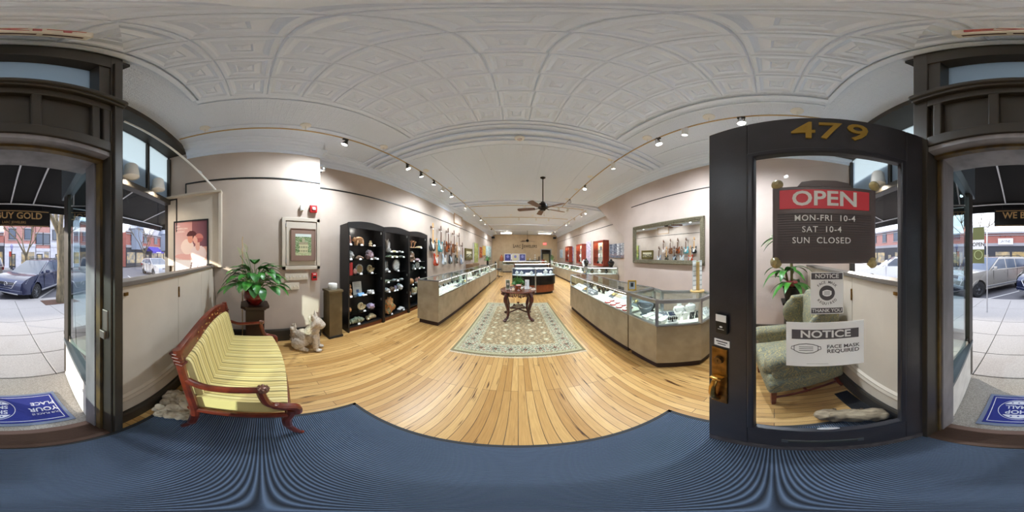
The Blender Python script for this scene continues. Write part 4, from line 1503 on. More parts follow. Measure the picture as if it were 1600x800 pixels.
# ---- wool rug
c4 = [(-.834, 2.084), (.98, 2.04), (1.12, 4.90), (-.75, 4.94)]
t = thing('area_rug', 'beige and sage floral wool rug with fringe under the carved table', 'rug', (.125, 3.49, 0), -.035)
w_, h_ = 1.83, 2.84
def rugfn(u, v):
    x, y = (u - .5) * w_, (v - .5) * h_
    dx, dy = w_ / 2 - abs(x), h_ / 2 - abs(y)
    d = min(dx, dy)
    n = math.sin(x * 61 + 2.3 * math.sin(y * 23)) * math.sin(y * 57 + 1.7 * math.sin(x * 19))
    n2 = math.sin(x * 143 + y * 31) * math.sin(y * 151 - x * 17)
    if d < .035: c = (128, 118, 88)
    elif d < .06: c = (176, 172, 140)
    elif d < .10: c = (138, 128, 98) if n2 > .1 else (176, 170, 140)
    elif d < .30:
        c = (184, 182, 156)
        s = (y if dx < dy else x)
        q = math.hypot(((s / .21) % 1 - .5) * .21, d - .2)
        if q < .028: c = (96, 84, 70) if q > .012 else (150, 96, 74)
        elif q < .055 and n > 0: c = (120, 122, 104)
        elif n > .45: c = (130, 128, 108)
        elif n2 > .55: c = (98, 90, 82)
        elif n < -.6: c = (160, 120, 96)
    elif d < .34: c = (150, 142, 112) if n2 > 0 else (190, 186, 160)
    else:
        c = (162, 140, 106)
        gx, gy = ((x + .115) / .23) % 1 - .5, ((y + (.11 if int(math.floor((x + .115) / .23)) % 2 else 0)) / .26) % 1 - .5
        q = math.hypot(gx * .23, gy * .26)
        if q < .022: c = (212, 204, 172)
        elif q < .042: c = (150, 150, 124) if (math.atan2(gy, gx) * 6 / PI) % 2 > 1 else (204, 194, 160)
        elif n > .55: c = (128, 122, 98)
        elif n < -.62: c = (190, 176, 142)
        elif n2 > .7: c = (120, 104, 84)
    k = 4 * n2
    return (c[0] + k, c[1] + k, c[2] + k)
mb = MB(); mb.box((0, 0, .005), (w_, h_, .0096)); pile = mb.build('backing', mat('rug_edge', (146, 132, 100), .9), t)
picture('pile', w_, h_, rugfn, 150, 232, t, z=.0102, rough=.95)
rnd = random.Random(1)
for s in (-1, 1):
    mb = MB()
    for k in range(120):
        x = -w_ / 2 + (k + .5) * w_ / 120
        mb.box((x, s * (h_ / 2 + .018), .003), (.007, .045, .004), rz=rnd.uniform(-.3, .3))
    mb.build('fringe', mat('rug_fringe', (222, 214, 192), .9), t)
# ================================================================ jewellery counters
M_TAUPE = mat('bronze_laminate', (176, 164, 142), .36, .15, c2=(158, 146, 124), scale=5)
M_KICK = mat('dark_toe_kick', (42, 26, 32), .5)
M_DECK = mat('cream_display_deck', (236, 230, 216), .6)
M_LED = mat('case_light_strip', (255, 253, 248), .5, emit=CASE_GLOW)
M_VELVET = mat('white_leatherette', (236, 234, 232), .5)
M_GREYV = mat('grey_velvet', (112, 116, 126), .8)
M_BLUEV = mat('navy_velvet', (44, 50, 72), .8)
M_SILVER = mat('silver_jewellery', (214, 214, 218), .18, 1.0)
M_GOLDJ = mat('gold_jewellery', (214, 170, 84), .2, 1.0)
M_REDV = mat('red_velvet', (176, 44, 46), .7)

def inset(poly, d):
    """Shrink a convex counter-clockwise plan polygon."""
    n = len(poly)
    out = []
    for i in range(n):
        p0, p1, p2 = Vector(poly[i - 1]), Vector(poly[i]), Vector(poly[(i + 1) % n])
        a, b = (p1 - p0).normalized(), (p2 - p1).normalized()
        na, nb = Vector((-a.y, a.x)), Vector((-b.y, b.x))
        k = (na + nb)
        k = k / max(.35, (1 + na.dot(nb)))
        out.append(p1 + k * d)
    return [(p.x, p.y) for p in out]

def ccw(poly):
    a = sum(p[0] * q[1] - q[0] * p[1] for p, q in zip(poly, poly[1:] + poly[:1]))
    return list(poly) if a > 0 else list(poly)[::-1]

def counter(name, label, poly, zdeck=.655, ztop=.985, solid=(), body=M_TAUPE, kick=.10, framem=M_STEEL, group=None, posts=None, kickm=M_KICK, led=True, glow=None, fw=.026):
    """Glass-topped display counter on any convex plan; 'solid' lists edges (of the ccw plan) closed with a panel."""
    poly = ccw(poly)
    n = len(poly)
    cx, cy = sum(p[0] for p in poly) / n, sum(p[1] for p in poly) / n
    t = thing(name, label, 'display counter', (cx, cy, 0), group=group)
    mb = MB(); mb.prism(inset(poly, .03), 0, kick); mb.build('toe_kick', kickm, t, world=True)
    mb = MB(); mb.prism(poly, kick, zdeck - .012); mb.build('cabinet', body, t, world=True)
    mb = MB(); mb.prism(inset(poly, .012), zdeck - .012, zdeck); mb.build('display_deck', M_DECK, t, world=True)
    g = inset(poly, .012)
    for i in range(n):
        a, b = Vector(g[i]), Vector(g[(i + 1) % n])
        L = (b - a).length; ang = math.atan2((b - a).y, (b - a).x); m = (a + b) / 2
        mb = MB()
        if i in solid:
            pa, pb = Vector(poly[i]), Vector(poly[(i + 1) % n]); m = (pa + pb) / 2; d = (pb - pa).normalized(); nn = Vector((-d.y, d.x)) * .012
            mb.box((m.x + nn.x, m.y + nn.y, (kick + ztop) / 2), ((pb - pa).length + .002, .026, ztop - kick), rz=ang)
            mb.build('end_panel', body, t, world=True)
        else:
            mb.box((m.x, m.y, (zdeck + ztop) / 2), (L - .012, .006, ztop - zdeck - .02), rz=ang)
            mb.build('glass_pane', CASEGLASS, t, world=True)
    mb = MB(); mb.prism(inset(poly, .02), ztop - .008, ztop - .001); mb.build('glass_top', CASEGLASS, t, world=True)
    mb = MB()
    ins = inset(poly, .012)
    for i in range(n):
        a, b = Vector(ins[i]), Vector(ins[(i + 1) % n])
        ang = math.atan2((b - a).y, (b - a).x); m = (a + b) / 2; L = (b - a).length
        mb.box((m.x, m.y, ztop - .008 - (fw - .026) / 2), (L + .018, fw, .022 + (fw - .026)), rz=ang)
        if i not in solid: mb.box((m.x, m.y, zdeck + .004), (L + .018, fw, .018), rz=ang)
        if posts is None or i in posts:
            mb.box((a.x, a.y, (zdeck + ztop) / 2), (fw * .9, fw * .9, ztop - zdeck), rz=ang)
    mb.build('frame', framem, t, world=True)
    if led:
        # strip light tucked under the longest front edge of the top
        ln = lambda k: (Vector(poly[k]) - Vector(poly[(k + 1) % n])).length
        top = max(ln(k) for k in range(n) if k not in solid)
        i = min((k for k in range(n) if k not in solid and ln(k) > .6 * top), key=lambda k: (Vector(poly[k]) + Vector(poly[(k + 1) % n])).length)
        e = inset(poly, .014)
        a, b = Vector(e[i]), Vector(e[(i + 1) % n]); ang = math.atan2((b - a).y, (b - a).x); m = (a + b) / 2
        mb = MB(); mb.box((m.x, m.y, ztop - .0205 - (fw - .026)), ((b - a).length - .06, .018, .003), rz=ang)
        mb.build('light_strip', M_LED if glow is None else glow, t, world=True)
    return t

# --- things shown in the cases ---------------------------------------------------------------
def ring_tray(t, r):
    mb = MB(); mb.box((0, 0, .012), (.20, .14, .024), bevel=.005); mb.build('tray', M_VELVET, t)
    jm = M_SILVER if r.random() < .6 else M_GOLDJ
    for j in range(3):
        mb = MB()
        for i in range(5):
            mb.tube([(-.075 + i * .0375 + .009 * math.cos(a), -.042 + j * .042, .03 + .009 * math.sin(a)) for a in np.linspace(0, 2 * PI, 9)[:-1]], .0022, 5, closed=True)
        mb.build('ring_row', jm, t)
def slant_pad(t, r):
    mb = MB(); mb.prism([(-.07, 0), (.07, 0), (.07, .085), (-.07, .012)], -.09, .09, m=Matrix.Rotation(PI / 2, 4, 'Z') @ Matrix.Rotation(PI / 2, 4, 'X'))
    mb.build('pad', [M_VELVET, M_VELVET, M_GREYV][r.randrange(3)], t)
    mb = MB(); s = -.073 / .14
    for k in range(4):
        x = -.06 + k * .04
        mb.tube([(x + .012 * math.cos(a), .045 * math.sin(a) * .9, .055 + (.045 * math.sin(a)) * .5) for a in np.linspace(0, 2 * PI, 15)[:-1]], .0026, 5, closed=True)
    mb.build('bracelets', M_SILVER if r.random() < .55 else M_GOLDJ, t)
def bust(t, r, m=None, h=.2, neck=True):
    k = h / .2
    mb = MB(); mb.lathe([(0, 0), (.055 * k, 0), (.05 * k, .01), (.035 * k, .02), (.06 * k, .06 * k), (.082 * k, .11 * k), (.07 * k, .145 * k), (.034 * k, .16 * k), (.026 * k, .2 * k), (0, .203 * k)], seg=22, sy=.55)
    mb.build('bust', m or [M_VELVET, M_VELVET, M_BLACK][r.randrange(3)], t, smooth=True)
    if neck:
        for q in (0, 1):
            mb = MB(); mb.tube([((.05 + .012 * q) * k * math.sin(a), -.03 * k - .022 * k * math.cos(a) * .4, (.145 - (.04 + .022 * q) * (math.cos(a) * .5 + .5)) * k) for a in np.linspace(-2.2, 2.2, 17)], .0028 * k, 6)
            mb.build('necklace', M_SILVER if r.random() < .6 else M_GOLDJ, t)
def gift_box(t, r):
    mb = MB(); mb.box((0, 0, .022), (.085, .075, .044), bevel=.004); mb.build('box', M_WHITE, t)
    mb = MB(); mb.box((0, 0, .046), (.088, .078, .006), bevel=.002); mb.build('lid', M_PAPER, t)
    mb = MB(); mb.lathe([(0, .05), (.006, .05), (.006, .056), (0, .06)], seg=10); mb.build('charm', M_SILVER, t)
def card_stand(t, r):
    mb = MB(); mb.box((0, .012, .05), (.062, .006, .1), m=Matrix.Rotation(.22, 4, 'X')); mb.build('card', M_BLACK if r.random() < .5 else M_VELVET, t)
    mb = MB(); mb.box((0, .035, .03), (.03, .05, .004), m=Matrix.Rotation(-.9, 4, 'X')); mb.build('strut', M_GREYV, t)
    mb = MB(); mb.tube([(-.02, -.004, .088), (-.008, -.002, .05), (0, -.001, .04), (.008, -.002, .05), (.02, -.004, .088)], .0016, 5); mb.ball((0, -.002, .036), .006, 8, 6); mb.build('pendant', M_SILVER, t)
def watch_roll(t, r):
    mb = MB(); mb.box((0, 0, .006), (.12, .05, .012)); mb.cyl((-.09, 0, .041), (.09, 0, .041), .03, seg=14); mb.build('roll', M_GREYV, t, smooth=True)
    mb = MB()
    for k in range(4):
        x = -.066 + k * .044
        mb.tube([(x, .032 * math.cos(a), .041 + .032 * math.sin(a)) for a in np.linspace(0, 2 * PI, 17)[:-1]], .006, 6, flat=(1.3, .4), closed=True)
        mb.cyl((x, -.012, .069), (x, -.014, .079), .013, seg=12)
    mb.build('watches', M_SILVER, t, smooth=True)
def flower_pad(t, r):
    mb = MB(); mb.lathe([(0, 0), (.05, 0), (.056, .008), (.052, .016), (0, .016)], seg=8); mb.build('red_pad', M_REDV, t, smooth=False)
    mb = MB(); mb.lathe([(0, .016), (.042, .016), (.044, .022), (.03, .03), (0, .032)], seg=16); mb.build('white_cushion', M_VELVET, t, smooth=True)
    mb = MB(); mb.tube([(.012 * math.cos(a), .01 * math.sin(a), .034) for a in np.linspace(0, 2 * PI, 11)[:-1]], .002, 5, closed=True); mb.build('ring', M_GOLDJ, t)
def bangle_stand(t, r):
    mb = MB(); mb.box((0, 0, .008), (.12, .08, .016), bevel=.003); mb.build('foot', M_VELVET, t)
    mb = MB(); mb.cyl((-.055, 0, .06), (.055, 0, .06), .022, seg=14); mb.cyl((0, 0, .016), (0, 0, .06), .012, seg=10); mb.build('bar', M_BLACK if r.random() < .6 else M_VELVET, t, smooth=True)
    mb = MB()
    for k in range(5):
        x = -.044 + k * .022
        mb.tube([(x, .034 * math.cos(a), .058 + .034 * math.sin(a)) for a in np.linspace(0, 2 * PI, 15)[:-1]], .004, 6, closed=True)
    mb.build('bangles', M_SILVER, t, smooth=True)
def stone_tray(t, r):
    mb = MB(); mb.box((0, 0, .008), (.2, .13, .016), bevel=.003); mb.build('tray', M_BLUEV if r.random() < .5 else M_GREYV, t)
    mb = MB(); rr = random.Random(r.random())
    for k in range(18):
        mb.ico((rr.uniform(-.08, .08), rr.uniform(-.05, .05), .02), rr.uniform(.006, .013), 1, .1, rr)
    mb.build('loose_gems', M_SILVER, t, kind='stuff')
KINDS = {'ring_tray': (ring_tray, 'white ring tray', 'ring tray'), 'slant_pad': (slant_pad, 'sloping bracelet pad', 'jewellery pad'),
         'bust': (bust, 'necklace display bust', 'necklace bust'), 'gift_box': (gift_box, 'small white ring box', 'ring box'), 'card_stand': (card_stand, 'small pendant card', 'pendant card'),
         'watch_roll': (watch_roll, 'grey watch roll', 'watch roll'), 'flower_pad': (flower_pad, 'white cushion on red pad', 'ring pad'),
         'bangle_stand': (bangle_stand, 'silver bangle stand', 'bangle stand'), 'stone_tray': (stone_tray, 'dark gem tray', 'gem tray')}
NAMES = {'ring_tray': 'ring_tray', 'slant_pad': 'bracelet_pad', 'bust': 'necklace_bust', 'gift_box': 'ring_box', 'card_stand': 'pendant_card', 'watch_roll': 'watch_roll', 'flower_pad': 'ring_cushion', 'bangle_stand': 'bangle_stand', 'stone_tray': 'gem_tray'}
SHOWN = {}
def show(kind, x, y, z, rz, where, seed=0, frm='from the street', **kw):
    fn, what, cat = KINDS[kind]
    k = SHOWN.get((kind, where), 0); SHOWN[(kind, where)] = k + 1
    # counted from the street end, row by row
    t = thing(NAMES[kind], f'{what}, {ORD[k]} {frm} in {where}', cat, (x, y, z), rz, group=f'jewellery shown in {where}')
    fn(t, random.Random(seed * 77 + k), **kw)
    return t
def fill(poly_front, depth, z, kinds, n, where, seed, rows=2, frm='from the street'):
    """Rows of jewellery behind the front edge a->b (room side on the right of a->b)."""
    a, b = Vector(poly_front[0]), Vector(poly_front[1])
    d = (b - a).normalized(); nrm = Vector((-d.y, d.x)) if poly_front[2] > 0 else Vector((d.y, -d.x))
    r = random.Random(seed)
    rz = math.atan2(nrm.y, nrm.x) - PI / 2
    L = (b - a).length
    for i in range(n):
        for j in range(rows):
            u = (i + .5) / n * L
            v = depth * (.27 + .46 * j / max(1, rows - 1)) if rows > 1 else depth * .5
            p = a + d * (u + r.uniform(-.012, .012)) + nrm * v
            k = kinds[j][r.randrange(len(kinds[j]))]
            show(k, p.x, p.y, z + .001, rz + r.uniform(-.06, .06), where, seed, frm)

# --- left run: three counters, then a taller-ended one beyond
A0, A1 = Vector((-1.39, 2.86)), Vector((-1.13, 8.05))
dA = (A1 - A0).normalized(); nA = Vector((-dA.y, dA.x))
LA = (A1 - A0).length
where3 = ['the long counter below the guitars, its unit nearest the street', 'the middle unit of the long counter below the guitars', 'the last unit of the long counter below the guitars']
short3 = ['the street-end left counter', 'the middle left counter', 'the far left counter']
for k in range(3):
    p, q = A0 + dA * (LA * k / 3 + .003), A0 + dA * (LA * (k + 1) / 3 - .003)
    poly = [tuple(p), tuple(q), tuple(q + nA * .5), tuple(p + nA * .5)]
    counter('display_counter', 'bronze glass-topped display counter, ' + where3[k], poly, solid=(3,) if k == 0 else ())
    fill((p + dA * .06, q - dA * .06, 1), .5, .655, (['stone_tray', 'ring_tray', 'slant_pad'], ['bangle_stand', 'bust', 'slant_pad', 'watch_roll'] if k else ['bangle_stand', 'bangle_stand', 'slant_pad']), 6, ['the street-end counter below the guitars', 'the middle counter below the guitars', 'the last counter below the guitars'][k], 10 + k)
B0, B1 = Vector((-1.10, 8.2)), Vector((-.98, 10.5))
dB = (B1 - B0).normalized(); nB = Vector((-dB.y, dB.x))
poly = [tuple(B0), tuple(B1), tuple(B1 + nB * .5), tuple(B0 + nB * .5)]
counter('display_counter', 'glass display counter with a silver end panel just past the guitar wall counters', poly, zdeck=.64, ztop=1.0)
fill((B0 + dB * .08, B1 - dB * .08, 1), .5, .64, (['ring_tray', 'slant_pad'], ['bust', 'card_stand', 'slant_pad']), 7, 'the counter past the guitars', 21)

# --- front right counter and its octagon corner
R0, R1 = Vector((1.43, 1.665)), Vector((1.548, 4.14))
dR = (R1 - R0).normalized(); nR = Vector((dR.y, -dR.x))
poly = [tuple(R1), tuple(R0), tuple(R0 + nR * .52), tuple(R1 + nR * .52)]
counter('display_counter', 'long bronze counter with red ring pads behind glass, across from the rug', poly, ztop=.975)
mid = (R0 + dR * 1.35)
mb = MB(); mb.box((mid.x + .012, mid.y, .81), (.022, .022, .31)); o_ = mb.build('mullion', M_STEEL, None)
par = [o for o in bpy.data.objects if o.get('label', '').startswith('long bronze counter with red')][0]
o_.data.transform(BASE[par].inverted()); o_.parent = par
for i in range(4):
    for j in range(2):
        p = R0 + dR * (.16 + i * .17 + .05 * j) + nR * (.09 + j * .11)
        show('flower_pad', p.x, p.y, .656, .2 * i, 'the red-pad counter', i)
fill((R0 + dR * .15, R0 + dR * 1.2, -1), .52, .655, (['bust', 'card_stand', 'slant_pad'],), 6, 'the back row of the red-pad counter', 33, rows=1)
for o in [o for o in bpy.data.objects if o.get('label') and 'back row of the red-pad counter' in o['label']]:
    o.location += Vector((nR.x * .13, nR.y * .13, 0))
fill((R0 + dR * 1.25, R1 - dR * .08, -1), .52, .655, (['slant_pad', 'ring_tray', 'slant_pad'], ['bust', 'card_stand', 'slant_pad', 'watch_roll']), 6, 'the far half of the red-pad counter', 34)
octo = [(1.43, 1.645), (1.38, 1.127), (1.70, .74), (2.06, .69), (2.16, .95), (1.85, 1.40), (1.93, 1.615)]
counter('display_counter', 'angled corner display counter with thick silver framing nearest the open door', octo, ztop=.975, zdeck=.66, fw=.042)
# its contents
bk = 'the angled corner counter'
def solo(kind, x, y, z, rz, label, name=None, cat=None, **kw):
    fn, what, c = KINDS[kind]
    t = thing(name or NAMES[kind], label, cat or c, (x, y, z), rz, group='jewellery shown in ' + bk)
    fn(t, random.Random(hash(label) % 1000 if False else len(label)), **kw)
    return t
Z = .661
solo('bust', 1.57, 1.47, Z, -.9, 'grey necklace bust wearing two strands of pearls in the angled corner counter', m=mat('blue_grey_bust', (108, 118, 130), .6), h=.27)
solo('bust', 1.74, 1.53, Z, -.7, 'black necklace bust behind the grey pearl bust', m=M_BLACK, h=.22, neck=False)
for k, (x, y) in enumerate(((1.47, 1.36), (1.475, 1.25), (1.48, 1.14), (1.575, 1.37), (1.58, 1.26), (1.585, 1.15))):
    show('gift_box', x, y, Z, -.1, bk, k, 'from the rug')
for k, (x, y, rz) in enumerate(((1.66, 1.02, -.68), (1.72, .95, -.68), (1.78, .89, -.68), (1.86, .85, -.4))):
    show('card_stand', x, y, Z, rz, bk, k, 'from the rug')
solo('bangle_stand', 1.57, 1.04, Z, -.7, 'heap-like white bangle stand behind the front glass of the angled corner counter')
solo('bust', 1.78, 1.08, Z, -.7, 'white necklace bust at the back of the angled corner counter', m=M_VELVET, h=.2)
solo('bust', 1.92, .99, Z, -.6, 'second white necklace bust at the back of the angled corner counter, beside the spinner', m=M_VELVET, h=.2)
solo('slant_pad', 2.02, .80, Z, -.3, 'sloping bracelet pad at the door end of the angled corner counter')
for k, (x, y, m) in enumerate(((1.715, 1.34, M_BLUEV), (1.85, 1.17, M_VELVET))):
    solo('stone_tray', x, y, Z, -.78, ['dark gem tray in the middle of the angled corner counter', 'second gem tray in the angled corner counter, towards the mirror'][k])
# standing on the glass: a gilt frame and an earring spinner
t = thing('photo_frame', 'small gilt photo frame standing on the corner counter by the mirror wall', 'photo frame', (1.56, 1.72, .976), -.75)
mb = MB(); mb.M = Matrix.Rotation(-.25, 4, 'X')
for s in (-1, 1):
    mb.box((s * .052, 0, .075), (.018, .014, .15), bevel=.003); mb.box((0, 0, .075 + s * .066), (.12, .014, .018), bevel=.003)
mb.build('gilt_frame', mat('bright_gilt', (206, 166, 70), .3, .8), t)
mb = MB(); mb.M = Matrix.Rotation(-.25, 4, 'X'); mb.box((0, .002, .075), (.09, .006, .12)); mb.build('print', mat('grey_print', (136, 140, 140), .4), t)
mb = MB(); mb.M = Matrix.Rotation(.3, 4, 'X'); mb.box((0, .03, .055), (.04, .004, .11)); mb.build('strut', M_BLACK, t)
t = thing('earring_spinner', 'tall earring spinner with a pale wooden spine on the corner counter beside the door', 'display stand', (2.05, .95, .976), -.5)
mb = MB(); mb.lathe([(0, 0), (.10, 0), (.10, .018), (0, .02)], seg=24); mb.build('turntable', mat('pale_beech', (206, 172, 112), .5), t)
mb = MB(); mb.box((0, 0, .22), (.03, .07, .42), bevel=.003); mb.build('spine', MATS['pale_beech'], t)
mb = MB(); mb.cyl((-.03, -.05, .42), (-.03, -.05, .425), .03, seg=20); mb.build('round_label', mat('mint_disc', (166, 200, 186), .5), t)
for s in (-1, 1):
    mb = MB(); mb.box((s * .05, 0, .23), (.06, .006, .42)); w_ = mb.build('card_wing', mat('clear_acrylic', (214, 218, 220), .2), t)
    for k in range(6):
        mb = MB(); mb.box((s * .05, -.006, .06 + k * .066), (.05, .003, .046)); mb.build('earring_card', M_PAPER, w_)
        
# --- rear right: return towards the wall, then the long run
poly = [(2.96, 6.02), (4.02, 5.28), (4.08, 5.80), (3.28, 6.36)]
counter('display_counter', 'glass counter turned across the room below the birch painting', poly, ztop=1.0, zdeck=.72)
fill((Vector((4.0, 5.30)), Vector((3.0, 6.0)), -1), .4, .72, (['ring_tray'], ['bust', 'card_stand']), 4, 'the counter below the birch painting', 41, frm='from the birch painting')
F0, F1 = Vector((3.02, 6.42)), Vector((3.27, 13.6))
dF = (F1 - F0).normalized(); nF = Vector((dF.y, -dF.x)); LFr = (F1 - F0).length
fn4 = ['first', 'second', 'third', 'last']
for k in range(4):
    p, q = F0 + dF * (LFr * k / 4 + .003), F0 + dF * (LFr * (k + 1) / 4 - .003)
    counter('display_counter', f'{fn4[k]} counter from the street in the lit run under the red wall boxes', [tuple(q), tuple(p), tuple(p + nF * .5), tuple(q + nF * .5)], zdeck=.68, ztop=1.0)
    fill((p + dF * .07, q - dF * .07, -1), .5, .68, (['ring_tray', 'slant_pad'], ['bust', 'slant_pad', 'card_stand']), 5, f'the {fn4[k]} counter under the red boxes', 50 + k)
# --- back run
for k in range(3):
    xa, xb = -.84 + k * 1.34, -.84 + (k + 1) * 1.34 - .006
    counter('display_counter', ['back wall counter beside the blue adverts', 'middle counter of the back wall below the shop lettering', 'back wall counter nearest the rear doorway'][k], [(xa, 14.5), (xb, 14.5), (xb, 15.0), (xa, 15.0)], zdeck=.70, ztop=1.0)
    fill((Vector((xa + .07, 14.5)), Vector((xb - .07, 14.5)), 1), .5, .70, (['ring_tray', 'slant_pad'],), 4, ['the back counter by the blue adverts', 'the middle back counter', 'the back counter by the rear doorway'][k], 60 + k, rows=1, frm='from the guitar wall')
    
# --- free-standing bow-front case in the middle of the floor
M_CASEWOOD = mat('orange_brown_veneer', (146, 74, 36), .35, c2=(122, 58, 28), scale=10, stretch=(6, 6, .6), coat=.2)
def bowfront(cx, cy, hw, bulge, back, n=18):
    pts = [(cx + hw * math.cos(a), cy - bulge * abs(math.sin(a)) ** .9) for a in np.linspace(PI, 2 * PI, n + 1)]
    return [(cx - hw, cy + back)] + pts[0:] + [(cx + hw, cy + back)]
bc = (.865, 6.42)
t = thing('bowfront_case', 'bow-fronted black and wood glass showcase standing behind the carved table', 'display counter', (*bc, 0))
P1, P2 = ccw(bowfront(*bc, .82, .42, .30)), ccw(bowfront(*bc, .86, .46, .32))
mb = MB(); mb.prism(inset(P1, .05), 0, .09); mb.build('toe_kick', M_BLACK, t, world=True)
mb = MB(); mb.prism(P1, .09, .38); mb.build('wood_base', M_CASEWOOD, t, world=True)
mb = MB(); mb.prism(P2, .38, .72); mb.build('black_body', mat('gloss_black_panel', (16, 16, 18), .2), t, world=True)
mb = MB(); mb.prism(inset(P2, .02), .72, .73); mb.build('display_deck', mat('grey_deck', (168, 172, 180), .6), t, world=True)
mb = MB()
g = inset(P2, .015)
lo = [mb.bm.verts.new((x, y, .73)) for x, y in g]; hi = [mb.bm.verts.new((x, y, .985)) for x, y in g]
for i in range(len(g)):
    j = (i + 1) % len(g); mb.bm.faces.new((lo[i], lo[j], hi[j], hi[i]))
mb.build('curved_glass', CASEGLASS, t, world=True, smooth=True)
mb = MB(); mb.prism(inset(P2, .03), .985, .993); mb.build('glass_top', CASEGLASS, t, world=True)
mb = MB()
for z in (.728, .99):
    mb.tube([(x, y, z) for x, y in inset(P2, .008)], .013, 4, closed=True)
mb.box((bc[0], bc[1] - .47, .55), (.05, .03, .90)); 
for s in (-1, 1): mb.box((bc[0] + s * .855, bc[1] + .3, .86), (.03, .03, .27))
mb.build('frame', M_STEEL, t, world=True)
mb = MB()
for s in (-1, 1):
    mb.box((bc[0] + s * .42, bc[1] + .02, .976), (.7, .02, .012))
mb.build('light_strip', M_LED, t, world=True)
mb = MB(); mb.box((bc[0], bc[1] + .3, .86), (1.66, .012, .25)); mb.build('back_panel', M_BLUEV, t, world=True)
bk = 'the bow-fronted case'
for k, (dx, dy) in enumerate(((-.68, -.08), (-.5, -.16), (-.25, -.14), (-.12, -.2), (.2, -.25), (.45, -.12), (.68, -.05))):
    if k in (2, 4): show('slant_pad', bc[0] + dx, bc[1] + dy, .731, 0, bk, k, 'from the guitar wall')
    else: show('bust', bc[0] + dx, bc[1] + dy, .731, 0, bk, k, 'from the guitar wall', m=M_VELVET, h=.17 if k != 5 else .22)
# --- wooden table case behind it with red ring trays
t = thing('table_showcase', 'brown-topped wooden showcase with red ring trays behind the bow-fronted case', 'display counter', (.95, 7.75, 0))
x0, x1, y0, y1 = .10, 1.80, 7.5, 8.0
mb = MB(); mb.box(((x0 + x1) / 2, (y0 + y1) / 2, .44), (x1 - x0, y1 - y0, .84)); mb.build('cabinet', M_MAHOG, t, world=True)
mb = MB(); mb.box(((x0 + x1) / 2, (y0 + y1) / 2, .01), (x1 - x0 - .08, y1 - y0 - .08, .02)); mb.build('plinth', M_BLACK, t, world=True)
mb = MB(); mb.box(((x0 + x1) / 2, (y0 + y1) / 2, 1.115), (x1 - x0 + .02, y1 - y0 + .02, .03), bevel=.006); mb.build('wood_top', mat('satin_brown_top', (120, 92, 72), .25), t, world=True)
for x in (x0 + .02, x1 - .02, x1 - .16):
    for y in (y0 + .02, y1 - .02):
        mb = MB(); mb.box((x, y, .98), (.035, .035, .25)); mb.build('post', M_MAHOG, t, world=True)
mb = MB(); mb.box(((x0 + x1) / 2, y0 + .01, .98), (x1 - x0 - .05, .005, .24)); mb.build('glass_pane', CASEGLASS, t, world=True)
mb = MB(); mb.box(((x0 + x1) / 2, y1 - .01, .98), (x1 - x0 - .05, .008, .24)); mb.build('back_panel', M_GREYV, t, world=True)
mb = MB(); mb.box(((x0 + x1) / 2, y0 + .04, 1.092), (x1 - x0 - .1, .02, .01)); mb.build('light_strip', M_LED, t, world=True)
for k in range(9):
    u = thing('ring_tray', f'red tray of rings, {ORD[k]} from the guitar wall side in the brown-topped showcase', 'ring tray', (x0 + .17 + k * .17, y0 + .2, .861), 0, group='red ring trays')
    mb = MB(); mb.prism([(-.09, 0), (.09, 0), (.09, .02), (-.09, .07)], -.07, .07, m=Matrix.Rotation(PI / 2, 4, 'Z') @ Matrix.Rotation(PI / 2, 4, 'X')); mb.build('tray', M_REDV, u)
    for j in range(3):
        mb = MB()
        for i in range(4): mb.ball((-.05 + i * .033, -.06 + j * .05, .035 + j * .013), .008, 8, 6)
        mb.build('ring_row', M_SILVER, u)

# ---- office chair behind the left counters
p = ground(780, 448)
t = thing('stool', 'black swivel stool in the gap behind the counter past the guitars', 'stool', (-.95, 11.3, 0))
mb = MB()
for k in range(5):
    a = 2 * PI * k / 5; mb.tube([(0, 0, .09), (.26 * math.cos(a), .26 * math.sin(a), .05)], .02, 6); mb.ball((.26 * math.cos(a), .26 * math.sin(a), .03), .03, 10, 6)
mb.build('star_base', M_BLACK, t)
mb = MB(); mb.cyl((0, 0, .08), (0, 0, .52), .025); mb.build('gas_lift', M_STEEL, t)
mb = MB(); mb.box((0, 0, .56), (.46, .44, .08), bevel=.03); mb.build('seat', M_BLACK, t)
mb = MB(); mb.box((-.2, 0, .88), (.06, .4, .42), bevel=.025); mb.box((-.21, 0, .62), (.03, .08, .16)); mb.build('backrest', M_BLACK, t)
